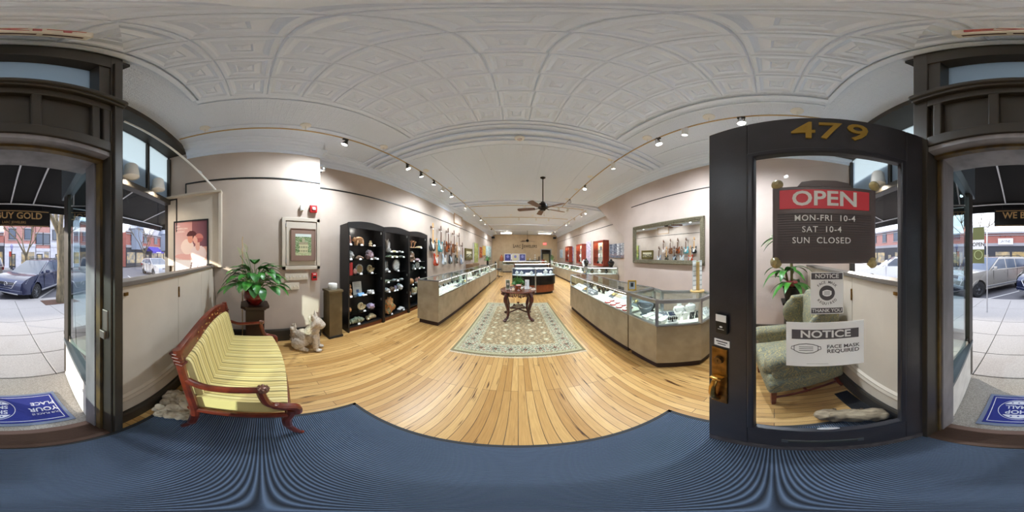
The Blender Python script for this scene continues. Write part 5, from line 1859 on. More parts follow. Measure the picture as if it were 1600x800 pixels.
# ================================================================ black bookcases and the mineral collection
M_SHELF = mat('black_brown_bookcase', (26, 23, 24), .4, c2=(20, 18, 19), scale=8, stretch=(1, 1, .2))
M_SHELFGLASS = glass('shelf_glass', (206, 220, 222), 1.2)
C0, C1 = Vector((-2.43, 1.545)), Vector((-2.37, 4.15))
dC = (C1 - C0).normalized(); nC = Vector((-dC.y, dC.x))          # nC: back towards the wall
WC = (C1 - C0).length / 3
SHELVES = [[.105, .36, .70, 1.12, 1.40, 1.67], [.105, .655, .88, 1.115, 1.435, 1.555], [.14, .40, .70, 1.115, 1.32, 1.69]]
WHICH = ['first black bookcase from the street', 'second black bookcase from the street', 'third black bookcase, next to the guitars']
CASES = []
for k in range(3):
    p = C0 + dC * WC * k
    # local: x along the front, y out of the front is -y, so frame faces the room
    M = frame((p.x, p.y, 0), (dC.x, dC.y, 0))
    M = Matrix.Translation((p.x, p.y, 0)) @ Matrix.Rotation(math.atan2(dC.y, dC.x), 4, 'Z')
    t = thing('bookcase', f'{WHICH[k]}, tall with an arched top and minerals', 'bookcase', m=M, group='mineral bookcases')
    w, d, H = WC - .004, .31, 2.075
    for s in (0, 1):
        mb = MB(); mb.box((.014 + s * (w - .028), .5 * d, H / 2), (.028, d, H)); mb.build('side_panel', M_SHELF, t)
    mb = MB(); mb.box((w / 2, d - .008, H / 2), (w - .056, .016, H)); mb.build('back_panel', M_SHELF, t)
    mb = MB(); mb.box((w / 2, d / 2 + .01, H - .012), (w - .056, d - .02, .024)); mb.build('top_panel', M_SHELF, t)
    mb = MB()
    pts = [(0, H - .09)] + [(w, H - .09)] + [(w - w * i / 14, H + .012 + .045 * math.sin(PI * i / 14)) for i in range(15)]
    mb.prism(pts, -.012, .012, m=Matrix.Translation((0, .012, 0)) @ Matrix.Rotation(PI / 2, 4, 'X'))
    mb.build('arched_valance', M_SHELF, t)
    mb = MB(); mb.box((w / 2, .05 + .0, .04), (w - .056, .02, .08)); mb.build('plinth', mat('reddish_plinth', (110, 58, 30), .4), t)
    for i, z in enumerate(SHELVES[k]):
        mb = MB()
        if i == 0: mb.box((w / 2, d / 2 + .01, z - .012), (w - .058, d - .04, .024)); mb.build('bottom_shelf', M_SHELF, t)
        else: mb.box((w / 2, d / 2 + .012, z - .004), (w - .06, d - .06, .008)); mb.build('glass_shelf', M_SHELFGLASS, t)
    for s in (.28, .72):
        mb = MB(); mb.lathe([(0, 0), (.03, 0), (.026, .012), (0, .012)], (w * s, .1, H - .036), 16); dl = mb.build('down_light', M_STEEL, t)
        mb = MB(); mb.lathe([(0, 0), (.02, 0), (0, -.001)], (w * s, .1, H - .0375), 16); mb.build('lamp_face', M_LIT, dl)
    ld = bpy.data.lights.new('shelf_lamp', 'POINT'); ld.energy = 2.2; ld.color = (1, .95, .86); ld.shadow_soft_size = .02
    lo = bpy.data.objects.new('shelf_lamp', ld); COL.objects.link(lo); lo.parent = t; lo.location = (w * .4, .12, H - .07)
    for z in (1.0, 1.95, .55):
        mb = MB(); mb.box((w - .034, .05, z), (.012, .03, .05), bevel=.003); mb.build('hinge_clip', M_STEEL, t)
    CASES.append((t, M, w, d))

def stone_mat(key):
    defs = {'rose': ((206, 160, 148), (168, 120, 108)), 'sand': ((222, 176, 136), (196, 146, 104)), 'cream': ((232, 216, 180), (206, 186, 146)), 'grey': ((172, 170, 166), (112, 110, 106)),
            'brown': ((142, 112, 88), (92, 72, 58)), 'green': ((122, 130, 82), (150, 96, 62)), 'mauve': ((176, 148, 152), (112, 90, 98)), 'white': ((232, 230, 228), (188, 186, 186)),
            'ammonite': ((196, 168, 124), (120, 104, 80)), 'orange': ((206, 120, 60), (96, 128, 96)), 'lilac': ((206, 190, 214), (160, 140, 176)), 'tan': ((186, 134, 84), (140, 96, 56)), 'olive': ((168, 168, 140), (112, 120, 96))}
    a, b = defs[key]
    return mat('stone_' + key, a, .45, c2=b, scale=22, bump=.4)

def card(x, y, z, M, what, n=1):
    what = ' '.join(what.split()[-13:])
    tt = thing('price_card', f'price card by {what}', 'price card', m=M @ Matrix.Translation((x, y, z)), group='price cards on the mineral shelves')
    mb = MB(); mb.prism([(-.012, 0), (.016, 0), (0, .034)], -.026, .026, m=Matrix.Rotation(PI / 2, 4, 'Z') @ Matrix.Rotation(PI / 2, 4, 'X'))
    mb.build('folded_card', M_PAPER, tt)
    return tt

def specimen(k, shelf, u, w, h, kind, color, what, pc=True, v=.13):
    t0, M, cw, cd = CASES[k]
    z = SHELVES[k][shelf] + .001
    x = .03 + u * (cw - .06)
    x = min(max(x, .035 + w / 2), cw - .035 - w / 2)
    t = thing('mineral_specimen' if kind not in ('ammonite', 'coral', 'bear', 'figure', 'disc', 'sphere') else {'ammonite': 'ammonite', 'coral': 'branch_coral', 'bear': 'bear_figurine', 'figure': 'carved_figurine', 'disc': 'agate_slice', 'sphere': 'stone_sphere'}[kind],
              what, 'mineral' if kind in ('rock', 'crystal', 'plate') else {'ammonite': 'fossil', 'coral': 'coral', 'bear': 'figurine', 'figure': 'figurine', 'disc': 'agate', 'sphere': 'stone sphere'}[kind],
              m=M @ Matrix.Translation((x, v, z + (.004 if kind == 'bear' else 0))), group='minerals in the ' + WHICH[k])
    r = random.Random(len(what) * 7 + int(u * 100))
    m = stone_mat(color)
    if kind == 'rock':
        mb = MB()
        mb.ico((0, 0, h * .46), (w / 2, min(w / 2, .09), h * .52), 3, .09, r)
        for q in range(5): mb.ico((r.uniform(-w * .3, w * .3), r.uniform(-.03, .03), h * r.uniform(.2, .75)), (w * .2, w * .18, h * .2), 2, .14, r)
        from mathutils import noise as mn
        for vv in mb.bm.verts:
            q = Vector((vv.co.x / w, vv.co.y / w, vv.co.z / h - .5))
            k = 1 + .55 * mn.noise(q * 3.1 + Vector((len(what), u * 9, h * 7))) + .18 * mn.noise(q * 9)
            vv.co = Vector((vv.co.x * k, min(.12, max(-.09, vv.co.y * k)), max(0.0, h * .5 + (vv.co.z - h * .5) * min(1.05, k))))
        mb.build('stone', m, t, smooth=True)
        mb = MB(); mb.box((0, 0, .004), (w * .7, .07, .008), bevel=.002); mb.build('stand', M_BLACK, t)
    elif kind == 'plate':
        mb = MB()
        n = 11
        for q in range(n):
            mb.ico((-w / 2 + w * (q + .5) / n, r.uniform(-.03, .03), h * (.35 + .25 * math.sin(PI * (q + .5) / n))), (w / n * 1.3, .05, h * .45 * (.5 + math.sin(PI * (q + .5) / n) * .6)), 2, .12, r)
        for vv in mb.bm.verts: vv.co.z = max(0.0, vv.co.z)
        mb.build('stone', m, t, smooth=True)
        mb = MB()
        for q in range(5): mb.ico((r.uniform(-w * .35, w * .35), -.02, h * .75), .012, 1, .2, r)
        mb.build('crystals', stone_mat('white'), t, kind='stuff')
    elif kind == 'crystal':
        mb = MB(); mb.ico((0, 0, h * .15), (w * .45, .05, h * .18), 2, .1, r)
        for vv in mb.bm.verts: vv.co.z = max(0.0, vv.co.z)
        mb.build('matrix', stone_mat('grey'), t)
        mb = MB()
        for q in range(13):
            a = r.uniform(-.75, .75); b = r.uniform(-.4, .4); L = h * r.uniform(.5, .98)
            p = Vector((r.uniform(-w * .22, w * .22), r.uniform(-.02, .02), h * .12))
            dv = Vector((math.sin(a) * .55 * w / h, math.sin(b) * .4, 1)).normalized()
            e = p + dv * (L * .72); rr = r.uniform(.008, .02) * (w / .14)
            mb.cyl(p, e, rr, rr * .9, 6); mb.cyl(e, e + dv * L * .16, rr * .9, .001, 6)
        mb.build('crystals', m, t, kind='stuff')
    elif kind == 'ammonite':
        mb = MB(); R = h / 2
        pts, rad = [], []
        for q in range(70):
            a = q / 69 * 2.6 * 2 * PI; rr = R * .80 * math.exp(-.125 * a)
            pts.append((rr * math.cos(-a), 0, R + rr * math.sin(-a))); rad.append(max(.003, rr * .33 * (1 + .08 * math.sin(a * 14))))
        mb.tube(pts, rad, 10); mb.build('shell', m, t, smooth=True)
        mb = MB(); mb.box((0, .01, .008), (w * .5, .07, .016), bevel=.003); mb.build('stand', M_BLACK, t)
    elif kind == 'coral':
        mb = MB(); rr = r
        def br(p, d, L, rad, dep):
            e = p + d * L
            mb.tube([p, (p + e) / 2 + Vector((rr.uniform(-.01, .01), 0, .004)), e], [rad, rad * .85, rad * .7], 7)
            if dep:
                for s in (-1, 1):
                    br(e, (d + Vector((s * rr.uniform(.4, .9), rr.uniform(-.3, .3), rr.uniform(-.1, .5)))).normalized(), L * .68, rad * .7, dep - 1)
        for s in (-.55, -.15, .4): br(Vector((s * w * .45, 0, .012)), Vector((s * .9, -.1, .8)).normalized(), h * .32, .014, 3)
        mb.build('branches', m, t, smooth=True)
        mb = MB(); mb.box((0, 0, .008), (w * .7, .06, .016), bevel=.006); mb.build('base', m, t)
    elif kind == 'bear':
        blob([('e', (0, 0, h * .55), (w * .4, .05, h * .33)), ('e', (-w * .38, 0, h * .55), (w * .16, .035, h * .2)), ('c', (-w * .5, 0, h * .52), (-w * .4, 0, h * .52), .018, .025), ('e', (-w * .34, .02, h * .78), (.012, .01, .014)),
              ('c', (-w * .22, .025, h * .4), (-w * .24, .025, .02), .026, .022), ('c', (-w * .22, -.025, h * .4), (-w * .24, -.025, .02), .026, .022), ('c', (w * .24, .025, h * .4), (w * .26, .025, .02), .03, .024), ('c', (w * .24, -.025, h * .4), (w * .26, -.025, .02), .03, .024)], 'carved_bear', m, t, .006, 3)
    elif kind == 'figure':
        mb = MB(); mb.lathe([(0, 0), (w * .5, 0), (w * .45, h * .1), (w * .25, h * .2), (w * .42, h * .4), (w * .38, h * .6), (w * .18, h * .68), (w * .3, h * .82), (w * .2, h * .97), (0, h)], seg=16); mb.build('carving', m, t, smooth=True)
        mb = MB(); mb.box((0, 0, .005), (w * 1.1, w * .9, .01)); mb.build('base', M_BLACK, t)
    elif kind == 'disc':
        mb = MB(); R = Matrix.Translation((0, .01, h / 2)) @ Matrix.Rotation(PI / 2, 4, 'X')
        n = 20; pts = [(w / 2 * math.cos(2 * PI * i / n) * r.uniform(.93, 1.05), h / 2 * math.sin(2 * PI * i / n) * r.uniform(.93, 1.0)) for i in range(n)]
        mb.prism(pts, -.012, .012, m=R); mb.build('rim', stone_mat('grey'), t)
        mb = MB(); mb.prism([(a * .78, b * .78) for a, b in pts], .012, .0135, m=R); mb.build('banding', m, t)
        mb = MB(); mb.box((0, .01, .008), (w * .5, .06, .016), bevel=.003); mb.build('stand', M_BLACK, t)
    elif kind == 'sphere':
        mb = MB(); mb.ball((0, 0, h * .55), (w / 2, w / 2 * .8, h * .45), 20, 14); mb.build('stone', m, t, smooth=True)
        mb = MB(); mb.lathe([(0, 0), (w * .3, 0), (w * .22, h * .12), (0, h * .14)], seg=16); mb.build('stand', M_BLACK, t)
    if pc:
        short = what.split(' on the ')[0].split(' standing')[0]
        card(min(max(x + r.uniform(-.02, .04), .07), cw - .07), .055, z, M, what.replace(' standing', ''))
    return t

S1, S2, S3 = 'the street-end bookcase', 'the middle bookcase', 'the bookcase beside the guitars'
for a in (
    (0, 5, .06, .09, .20, 'rock', 'rose', f'pale pink upright stone on the top shelf of {S1}'),
    (0, 5, .36, .28, .20, 'bear', 'sand', f'sand-coloured carved bear on the top shelf of {S1}'),
    (0, 5, .72, .09, .12, 'figure', 'cream', f'little cream figurine on the top shelf of {S1}'),
    (0, 4, .08, .14, .17, 'rock', 'grey', f'grey rough stone on the second shelf down of {S1}'),
    (0, 4, .36, .16, .08, 'plate', 'brown', f'low brown stone on the second shelf down of {S1}'),
    (0, 4, .68, .17, .20, 'rock', 'mauve', f'mauve stacked crystal lump on the second shelf down of {S1}'),
    (0, 4, .86, .09, .05, 'rock', 'white', f'small white pebble on the second shelf down of {S1}'),
    (0, 3, .24, .08, .12, 'rock', 'rose', f'pink pebble beside the red book in {S1}', False),
    (0, 3, .38, .17, .20, 'disc', 'green', f'green and red agate slice on the third shelf down of {S1}'),
    (0, 3, .70, .25, .22, 'ammonite', 'ammonite', f'large ribbed ammonite on the third shelf down of {S1}'),
    (0, 2, .08, .13, .24, 'figure', 'tan', f'tan polished figure below the red book in {S1}'),
    (0, 2, .72, .24, .10, 'crystal', 'white', f'white crystal cluster beside the printed sheet in {S1}'),
    (0, 1, .07, .11, .13, 'sphere', 'tan', f'tan stone ball on the low glass shelf of {S1}', False),
    (0, 1, .42, .26, .23, 'ammonite', 'cream', f'big cream ammonite on the low glass shelf of {S1}'),
    (0, 1, .72, .14, .13, 'rock', 'lilac', f'lilac crystal block on the low glass shelf of {S1}', False),
    (0, 0, .27, .36, .14, 'plate', 'olive', f'wide pale green shell-like stone at the bottom of {S1}'),
    (0, 0, .74, .24, .13, 'plate', 'cream', f'second pale flat stone at the bottom of {S1}', False),
    (1, 5, .28, .17, .33, 'crystal', 'white', f'tall white coral-like crystal on the top shelf of {S2}'),
    (1, 5, .52, .10, .05, 'plate', 'cream', f'small cream stone on the top shelf of {S2}'),
    (1, 5, .78, .10, .05, 'rock', 'grey', f'small grey stone on the top shelf of {S2}'),
    (1, 4, .32, .20, .055, 'plate', 'olive', f'row of low olive stones on the narrow second shelf of {S2}'),
    (1, 4, .56, .15, .05, 'plate', 'cream', f'cream low stone on the narrow second shelf of {S2}'),
    (1, 4, .82, .10, .05, 'plate', 'grey', f'grey low stone on the narrow second shelf of {S2}'),
    (1, 3, .18, .2, .28, 'crystal', 'grey', f'spiky grey crystal group on the third shelf of {S2}'),
    (1, 3, .62, .24, .28, 'disc', 'white', f'upright white geode slice on the third shelf of {S2}'),
    (1, 2, .2, .22, .06, 'plate', 'olive', f'low olive stone on the fourth shelf of {S2}'),
    (1, 2, .56, .2, .05, 'plate', 'grey', f'low grey stone on the fourth shelf of {S2}'),
    (1, 2, .85, .1, .05, 'rock', 'white', f'white pebble on the fourth shelf of {S2}', False),
    (1, 1, .2, .14, .10, 'rock', 'white', f'white rough stone on the fifth shelf of {S2}'),
    (1, 1, .42, .12, .11, 'rock', 'brown', f'reddish brown stone on the fifth shelf of {S2}'),
    (1, 1, .58, .12, .13, 'crystal', 'lilac', f'lilac crystals on the fifth shelf of {S2}'),
    (1, 1, .76, .16, .15, 'rock', 'white', f'chalky white boulder on the fifth shelf of {S2}', False),
    (1, 0, .32, .34, .42, 'rock', 'orange', f'large orange and green rock at the bottom of {S2}'),
    (1, 0, .82, .2, .08, 'plate', 'white', f'flat white stone at the bottom of {S2}'),
    (2, 5, .32, .38, .26, 'coral', 'sand', f'orange branching coral on the top shelf of {S3}', False),
    (2, 5, .72, .20, .06, 'plate', 'cream', f'cream flat stone on the top shelf of {S3}'),
    (2, 4, .28, .20, .28, 'rock', 'brown', f'tall brown stone on the second shelf of {S3}'),
    (2, 4, .62, .14, .10, 'rock', 'mauve', f'mauve stone on the second shelf of {S3}'),
    (2, 3, .40, .18, .16, 'crystal', 'grey', f'grey crystals on the third shelf of {S3}'),
    (2, 3, .64, .2, .2, 'disc', 'grey', f'round grey geode on the third shelf of {S3}'),
    (2, 3, .88, .1, .06, 'rock', 'olive', f'olive pebble on the third shelf of {S3}'),
    (2, 2, .24, .2, .18, 'sphere', 'tan', f'tan dish-like stone on the fourth shelf of {S3}'),
    (2, 2, .62, .2, .2, 'crystal', 'rose', f'pink crystal spray on the fourth shelf of {S3}'),
    (2, 1, .12, .12, .16, 'rock', 'rose', f'pink rough stone on the fifth shelf of {S3}'),
    (2, 1, .44, .24, .24, 'crystal', 'cream', f'cream crystal ball on the fifth shelf of {S3}', False),
):
    specimen(*a)
# the red book and the printed sheet in the first bookcase
t0, M, cw, cd = CASES[0]
for q, (dx, h) in enumerate(((.06, .22), (.105, .235))):
    t = thing('book', ['red hardback book at the outer edge of the street-end bookcase', 'second red hardback book, the taller one beside the pink pebble'][q], 'book', m=M @ Matrix.Translation((dx, .13, SHELVES[0][3] + .001)), group='red books')
    mb = MB(); mb.box((-.017, 0, h / 2), (.004, .16, h)); mb.box((.017, 0, h / 2), (.004, .16, h)); mb.box((0, -.079, h / 2), (.036, .004, h)); mb.build('cover', mat('red_book_cloth', (168, 40, 36), .6), t)
    mb = MB(); mb.box((0, .002, h / 2), (.03, .15, h - .008)); mb.build('pages', M_PAPER, t)
t = thing('printed_sheet', 'grey printed sheet leaning on a stand in the street-end bookcase', 'sheet', m=M @ Matrix.Translation((.34, .2, SHELVES[0][2] + .001)) @ Matrix.Rotation(-.15, 4, 'X'))
mb = MB(); mb.box((0, 0, .13), (.21, .004, .26)); mb.build('sheet', mat('pale_card', (206, 204, 196), .7), t)
mb = MB(); mb.box((0, -.004, .07), (.06, .003, .06)); mb.build('picture_block', mat('slate_block', (92, 104, 136), .6), t)
mb = MB()
for k in range(5): mb.box((-.01, -.003, .24 - k * .02), (.15 - .02 * (k % 2), .001, .004))
mb.build('print_lines', M_GREYINK, t)
t = thing('folded_leaflet', 'blue and white leaflet lying before the printed sheet', 'leaflet', m=M @ Matrix.Translation((.34, .1, SHELVES[0][2] + .001)))
mb = MB(); mb.prism([(-.05, 0), (.05, 0), (0, .05)], -.07, .07, m=Matrix.Rotation(PI / 2, 4, 'Z') @ Matrix.Rotation(PI / 2, 4, 'X')); mb.build('leaflet', mat('blue_leaflet', (86, 140, 190), .5), t)
mb = MB(); mb.box((.05, -.06, .012), (.1, .04, .022)); mb.build('white_fold', M_PAPER, t)

# ---- bronze pedestal with the white round speaker
t = thing('display_pedestal', 'bronze square display pedestal between the wall corner and the bookcases', 'pedestal', (-2.50, 1.27, 0), .02)
mb = MB(); mb.box((0, 0, .02), (.27, .27, .04), bevel=.004); mb.build('plinth', M_BLACK, t)
mb = MB(); mb.box((0, 0, .45), (.24, .24, .82), bevel=.003); mb.build('column', mat('bronze_pedestal', (118, 104, 78), .4, .5, c2=(100, 88, 64), scale=5), t)
mb = MB(); mb.box((0, 0, .88), (.27, .27, .04), bevel=.004); mb.build('cap', MATS['bronze_pedestal'], t)
t = thing('round_speaker', 'white drum-shaped speaker on the bronze pedestal', 'speaker', (-2.50, 1.27, .901))
mb = MB(); mb.lathe([(0, 0), (.07, 0), (.08, .012), (.08, .085), (.072, .1), (0, .104)], seg=32); mb.build('body', M_WHITE, t, smooth=True)
mb = MB(); mb.lathe([(.0805, .02), (.081, .022), (.081, .03), (.0805, .032)], seg=32); mb.build('grey_band', mat('speaker_grey', (168, 168, 166), .6), t)

# ---- round carved table on the rug
t = thing('carved_table', 'round carved dark wood table with cabriole legs standing on the rug', 'table', (.14, 3.72, .011))
M_TT = mat('polished_burl_top', (120, 72, 56), .22, c2=(96, 54, 40), scale=18, coat=.5)
mb = MB(); mb.lathe([(0, .665), (.36, .665), (.395, .672), (.41, .684), (.405, .698), (.39, .703), (0, .703)], seg=48); mb.build('table_top', M_TT, t, smooth=True)
mb = MB()
n = 56
for k in range(n):
    a0 = 2 * PI * k / n
    h = .055 + .03 * abs(math.sin(a0 * 4 + .8)) + .012 * math.sin(a0 * 16)
    mb.box((.37 * math.cos(a0), .37 * math.sin(a0), .665 - h / 2), (.016, .026, h), rz=a0, bevel=.005)
    if k % 2 == 0:
        mb.ball((.382 * math.cos(a0), .382 * math.sin(a0), .645 - .02 * (k % 4)), (.016, .016, .013), 8, 6)
        mb.ball((.378 * math.cos(a0 + .05), .378 * math.sin(a0 + .05), .605), (.012, .012, .012), 8, 6)
mb.build('carved_frieze', M_MAHOG, t, smooth=True)
for k in range(4):
    a = PI / 4 + k * PI / 2 + .0
    c, s = math.cos(a), math.sin(a)
    def P(r, z): return (r * c, r * s, z)
    mb = MB()
    mb.tube(smoothpath([P(.33, .66), P(.385, .55), P(.375, .44), P(.32, .28), P(.31, .16), P(.35, .065), P(.41, .036)]), [.045] * 8 + [.048] * 8 + [.038] * 10 + [.028] * 16 + [.03] * 7, 10)
    mb.ball(P(.415, .028), (.042, .042, .027), 12, 8)
    mb.ball(P(.40, .555), (.034, .034, .05), 12, 8)
    mb.build('leg', M_MAHOG, t, smooth=True)
for k in range(2):
    a = PI / 4 + k * PI / 2
    mb = MB(); mb.tube([(.31 * math.cos(a), .31 * math.sin(a), .19), (0, 0, .215), (-.31 * math.cos(a), -.31 * math.sin(a), .19)], .016, 8); mb.build('stretcher', M_MAHOG, t)
mb = MB()
for k in range(13):
    f = (k - 6) / 6
    h = .05 + .09 * (1 - abs(f)) ** .7
    mb.box((f * .17, 0, .21 + h / 2), (.022, .02, h), bevel=.006)
for s in (-1, 1): mb.ball((s * .09, 0, .315), (.024, .016, .024), 10, 8)
mb.ball((0, 0, .37), (.03, .018, .022), 10, 8)
mb.build('pierced_crest', M_MAHOG, t, smooth=True)
TT = Vector((.14, 3.72, .715))
for (dx, dy, rz, lab, art) in ((-.23, -.05, .2, 'tall leaflet with a portrait picture on the carved table, beside the potted fern', 0), (.2, -.06, -.12, 'white leaflet with a jewellery picture standing alone on the carved table', 1)):
    t = thing('leaflet_stand', lab, 'leaflet', (TT.x + dx, TT.y + dy, TT.z), rz)
    M = frame((0, 0, 0), (1, 0, 0))
    M = Matrix.Rotation(PI / 2 - .15, 4, 'X')
    mb = MB(); mb.M = M; mb.box((0, .11, 0), (.095, .22, .003)); mb.build('sheet', M_PAPER, t)
    mb = MB(); mb.box((0, .03, .004), (.1, .07, .008), bevel=.002); mb.build('foot', mat('clear_foot', (206, 210, 212), .15), t)
    pic = picture('picture', .083, .2, (lambda u, v: (118, 122, 96) if v > .75 or v < .2 else ((206, 196, 180) if (u - .5) ** 2 + ((v - .55) * 2) ** 2 < .09 else (92, 96, 82))) if art == 0 else (lambda u, v: (150, 146, 140) if u < .35 and .25 < v < .8 and (u * 9 + v * 11) % 2 < 1 else (232, 234, 236)), 12, 22, t, z=.0022, at=(0, .11))
    pic.data.transform(M)
potted('potted_fern', 'bushy green fern in an orange clay pot on the carved table', TT + Vector((0, .06, 0)),
       [(0, 0), (.06, 0), (.075, .03), (.09, .10), (.094, .10), (.094, .115), (.085, .115), (.08, .09)], mat('orange_clay', (190, 96, 48), .5), 90, .13, .05, .085, .017, .13, 9, leaf_mat('fern_leaf', (52, 122, 36), (26, 80, 22)), soil=.095)
t = thing('compote', 'small pink-topped glass compote in front of the fern pot on the carved table', 'glass dish', TT + Vector((.005, -.18, 0)))
mb = MB(); mb.lathe([(0, 0), (.035, 0), (.03, .008), (.008, .02), (.008, .075), (.03, .09), (.075, .11), (.078, .114), (.03, .10), (0, .098)], seg=28); mb.build('stem_dish', glass('compote_glass', (236, 226, 226), 2.2, milk=.25), t, smooth=True)
mb = MB(); mb.lathe([(0, .104), (.06, .115), (.055, .128), (0, .134)], seg=20); mb.build('sweets', mat('pink_sweets', (206, 120, 112), .5, c2=(232, 190, 180), scale=80), t, smooth=True)
t = thing('figurine', 'tiny white angel figurine on the carved table beside the compote', 'figurine', TT + Vector((-.11, -.17, 0)))
mb = MB(); mb.lathe([(0, 0), (.022, 0), (.026, .01), (.01, .045), (0, .05)], seg=14); mb.build('body', mat('ivory_resin', (230, 214, 184), .4), t, smooth=True)
mb = MB(); mb.ball((0, 0, .058), .011, 12, 8); mb.build('head', MATS['ivory_resin'], t, smooth=True)
mb = MB()
for s in (-1, 1): mb.ball((s * .018, .006, .04), (.014, .004, .012), 10, 6)
mb.build('wings', MATS['ivory_resin'], t, smooth=True)
# ================================================================ things on the walls
def on_wall(line, px, py):
    p = meet(px, *line)
    return p, height(py, p)
def wall_frame(line, side):
    d = Vector((line[1][0] - line[0][0], line[1][1] - line[0][1], 0)).normalized() * side
    return d
def wall_thing(name, label, cat, line, side, px0, px1, py0, py1, out=.01, group=None, bypx=None):
    """Root at the middle of the wall rectangle between two bearings; returns thing, width, height."""
    a, z1 = on_wall(line, px0, py0); b, z0 = on_wall(line, px1, py1)
    r = wall_frame(line, side)
    c = Vector(((a[0] + b[0]) / 2, (a[1] + b[1]) / 2, 0))
    z1 = height(py0, (c.x, c.y)); z0 = height(py1, (c.x, c.y))
    n = r.cross(Vector((0, 0, 1)))
    c = c + n * out; c.z = (z0 + z1) / 2
    t = thing(name, label, cat, m=frame(c, r), group=group)
    return t, math.hypot(a[0] - b[0], a[1] - b[1]), z1 - z0
LFW = ((-2.56, -1.5), (-2.56, 1.06))
rnd = random.Random(5)
def fbm(x, y, s):
    return sum(math.sin(x * s * k * 1.3 + 7 * math.sin(y * s * k * .7 + k)) * math.sin(y * s * k + 3 * math.sin(x * s * k * .9)) / k for k in (1, 2, 4)) / 1.75

# ---- poster in the window bay
t = thing('poster', 'black-framed pink advert poster of a couple on the side of the window bay', 'poster', m=frame((-2.496, -1.06, 1.63), (0, 1, 0)))
pw, ph = .60, .88
def poster(u, v):
    x, y = u, v
    def e(cx, cy, rx, ry): return ((x - cx) / rx) ** 2 + ((y - cy) / ry) ** 2 < 1
    if y < .24: return (120, 104, 104) if (abs(x - .52 - (y - .12) * .35) < .022 and .06 < y < .2) or (abs(x - .72 - (y - .12) * .6) < .014 and .09 < y < .17) else (240, 230, 226)
    if e(.76, .665, .125, .085) and not e(.655, .62, .06, .07): return (206, 128, 116) if y > .66 else (176, 96, 92)   # pinned-up hair
    if e(.66, .635, .075, .075): return (236, 176, 156)
    if e(.54, .725, .15, .085) and (y > .70 or x > .56): return (92, 50, 50)                                          # his dark hair
    if e(.50, .665, .085, .10): return (224, 152, 128)
    if e(.72, .52, .07, .10): return (232, 176, 158)
    if e(.74, .37, .24, .15): return (238, 212, 206)
    if e(.40, .50, .20, .15): return (242, 214, 200)
    if e(.42, .31, .42, .06): return (226, 170, 160)
    if x > .55 and y > .5: return (150 - 70 * (x - .55), 96 - 40 * (x - .55), 98 - 20 * (x - .55))
    return (236 - 30 * y, 190 - 60 * y + 30 * (1 - x), 168 - 50 * y + 40 * (1 - x))
mb = MB()
for s in (-1, 1):
    mb.box((s * pw / 2, 0, .008), (.022, ph + .022, .016)); mb.box((0, s * ph / 2, .008), (pw, .022, .016))
mb.build('black_frame', M_BLACK, t)
picture('print', pw - .02, ph - .02, poster, 60, 88, t, z=.006, rough=.25)
for k, s in enumerate(('AN', 'AMERICAN', 'CLASSIC')):
    text(s, .042, 'lettering', mat('cream_print', (240, 226, 214), .6), t, (-.26, .36 - k * .05, .0075), align='LEFT', ext=.0003)
t = thing('black_box', 'small black box lying on the window ledge below the poster', 'box', (-2.44, -.72, 1.331), .1)
mb = MB(); mb.box((0, 0, .012), (.16, .06, .024), bevel=.004); mb.build('case', M_BLACK, t)
mb = MB(); mb.tube(smoothpath([(.06, .0, .012), (.10, .04, 0), (.115, .09, -.08), (.11, .10, -.3), (.06, .11, -.6), (.12, .12, -.8)], 6), .003, 6); mb.build('cord', M_BLACK, t)

# ---- angled white rod in the window bay
t = thing('brace_rod', 'white metal rod slanting from the window head to the poster panel', 'rod', (-2.45, -.62, 2.56))
mb = MB(); mb.tube([(-1.27, -1.33, 3.47), (-2.45, -.62, 2.56)], .016, 10); mb.build('rod', M_WHITE, t, world=True)
mb = MB(); mb.tube([(-2.16, -.795, 2.795), (-2.20, -.77, 2.765)], .021, 10); mb.build('collar', M_STEEL, t, world=True)
# window lamps on the transom bar
for px, lab in ((1372, 'white lamp can on the window rail behind the open door'), (205, 'white lamp can on the window rail, the one nearer the door'), (247, 'white lamp can on the window rail beside the poster')):
    p = meet(px, (-3, -1.38), (0, -1.38))
    t = thing('window_lamp', lab, 'lamp', (p[0], p[1], 2.505), group='window rail lamps')
    mb = MB(); mb.lathe([(0, .21), (.07, .21), (.085, .19), (.105, .02), (.10, .015), (.095, .03)], seg=26); mb.build('shade', M_WHITE, t, smooth=True)
    mb = MB(); mb.cyl((0, -.07, .10), (0, -.13, .10), .02); mb.box((0, -.12, .05), (.03, .02, .11)); mb.box((0, -.10, .0), (.05, .06, .01)); mb.build('bracket', M_STEEL, t)
    mb = MB(); mb.lathe([(0, .05), (.06, .045), (.085, .05)], seg=20); mb.build('lamp_face', mat('warm_lamp_face', (255, 226, 170), .5, emit=4), t)
    ld = bpy.data.lights.new('can_lamp', 'SPOT'); ld.energy = 22; ld.color = (1, .9, .74); ld.spot_size = math.radians(150); ld.spot_blend = 1; ld.shadow_soft_size = .05
    lo = bpy.data.objects.new('can_lamp', ld); COL.objects.link(lo); lo.parent = t; lo.location = (0, 0, .01)

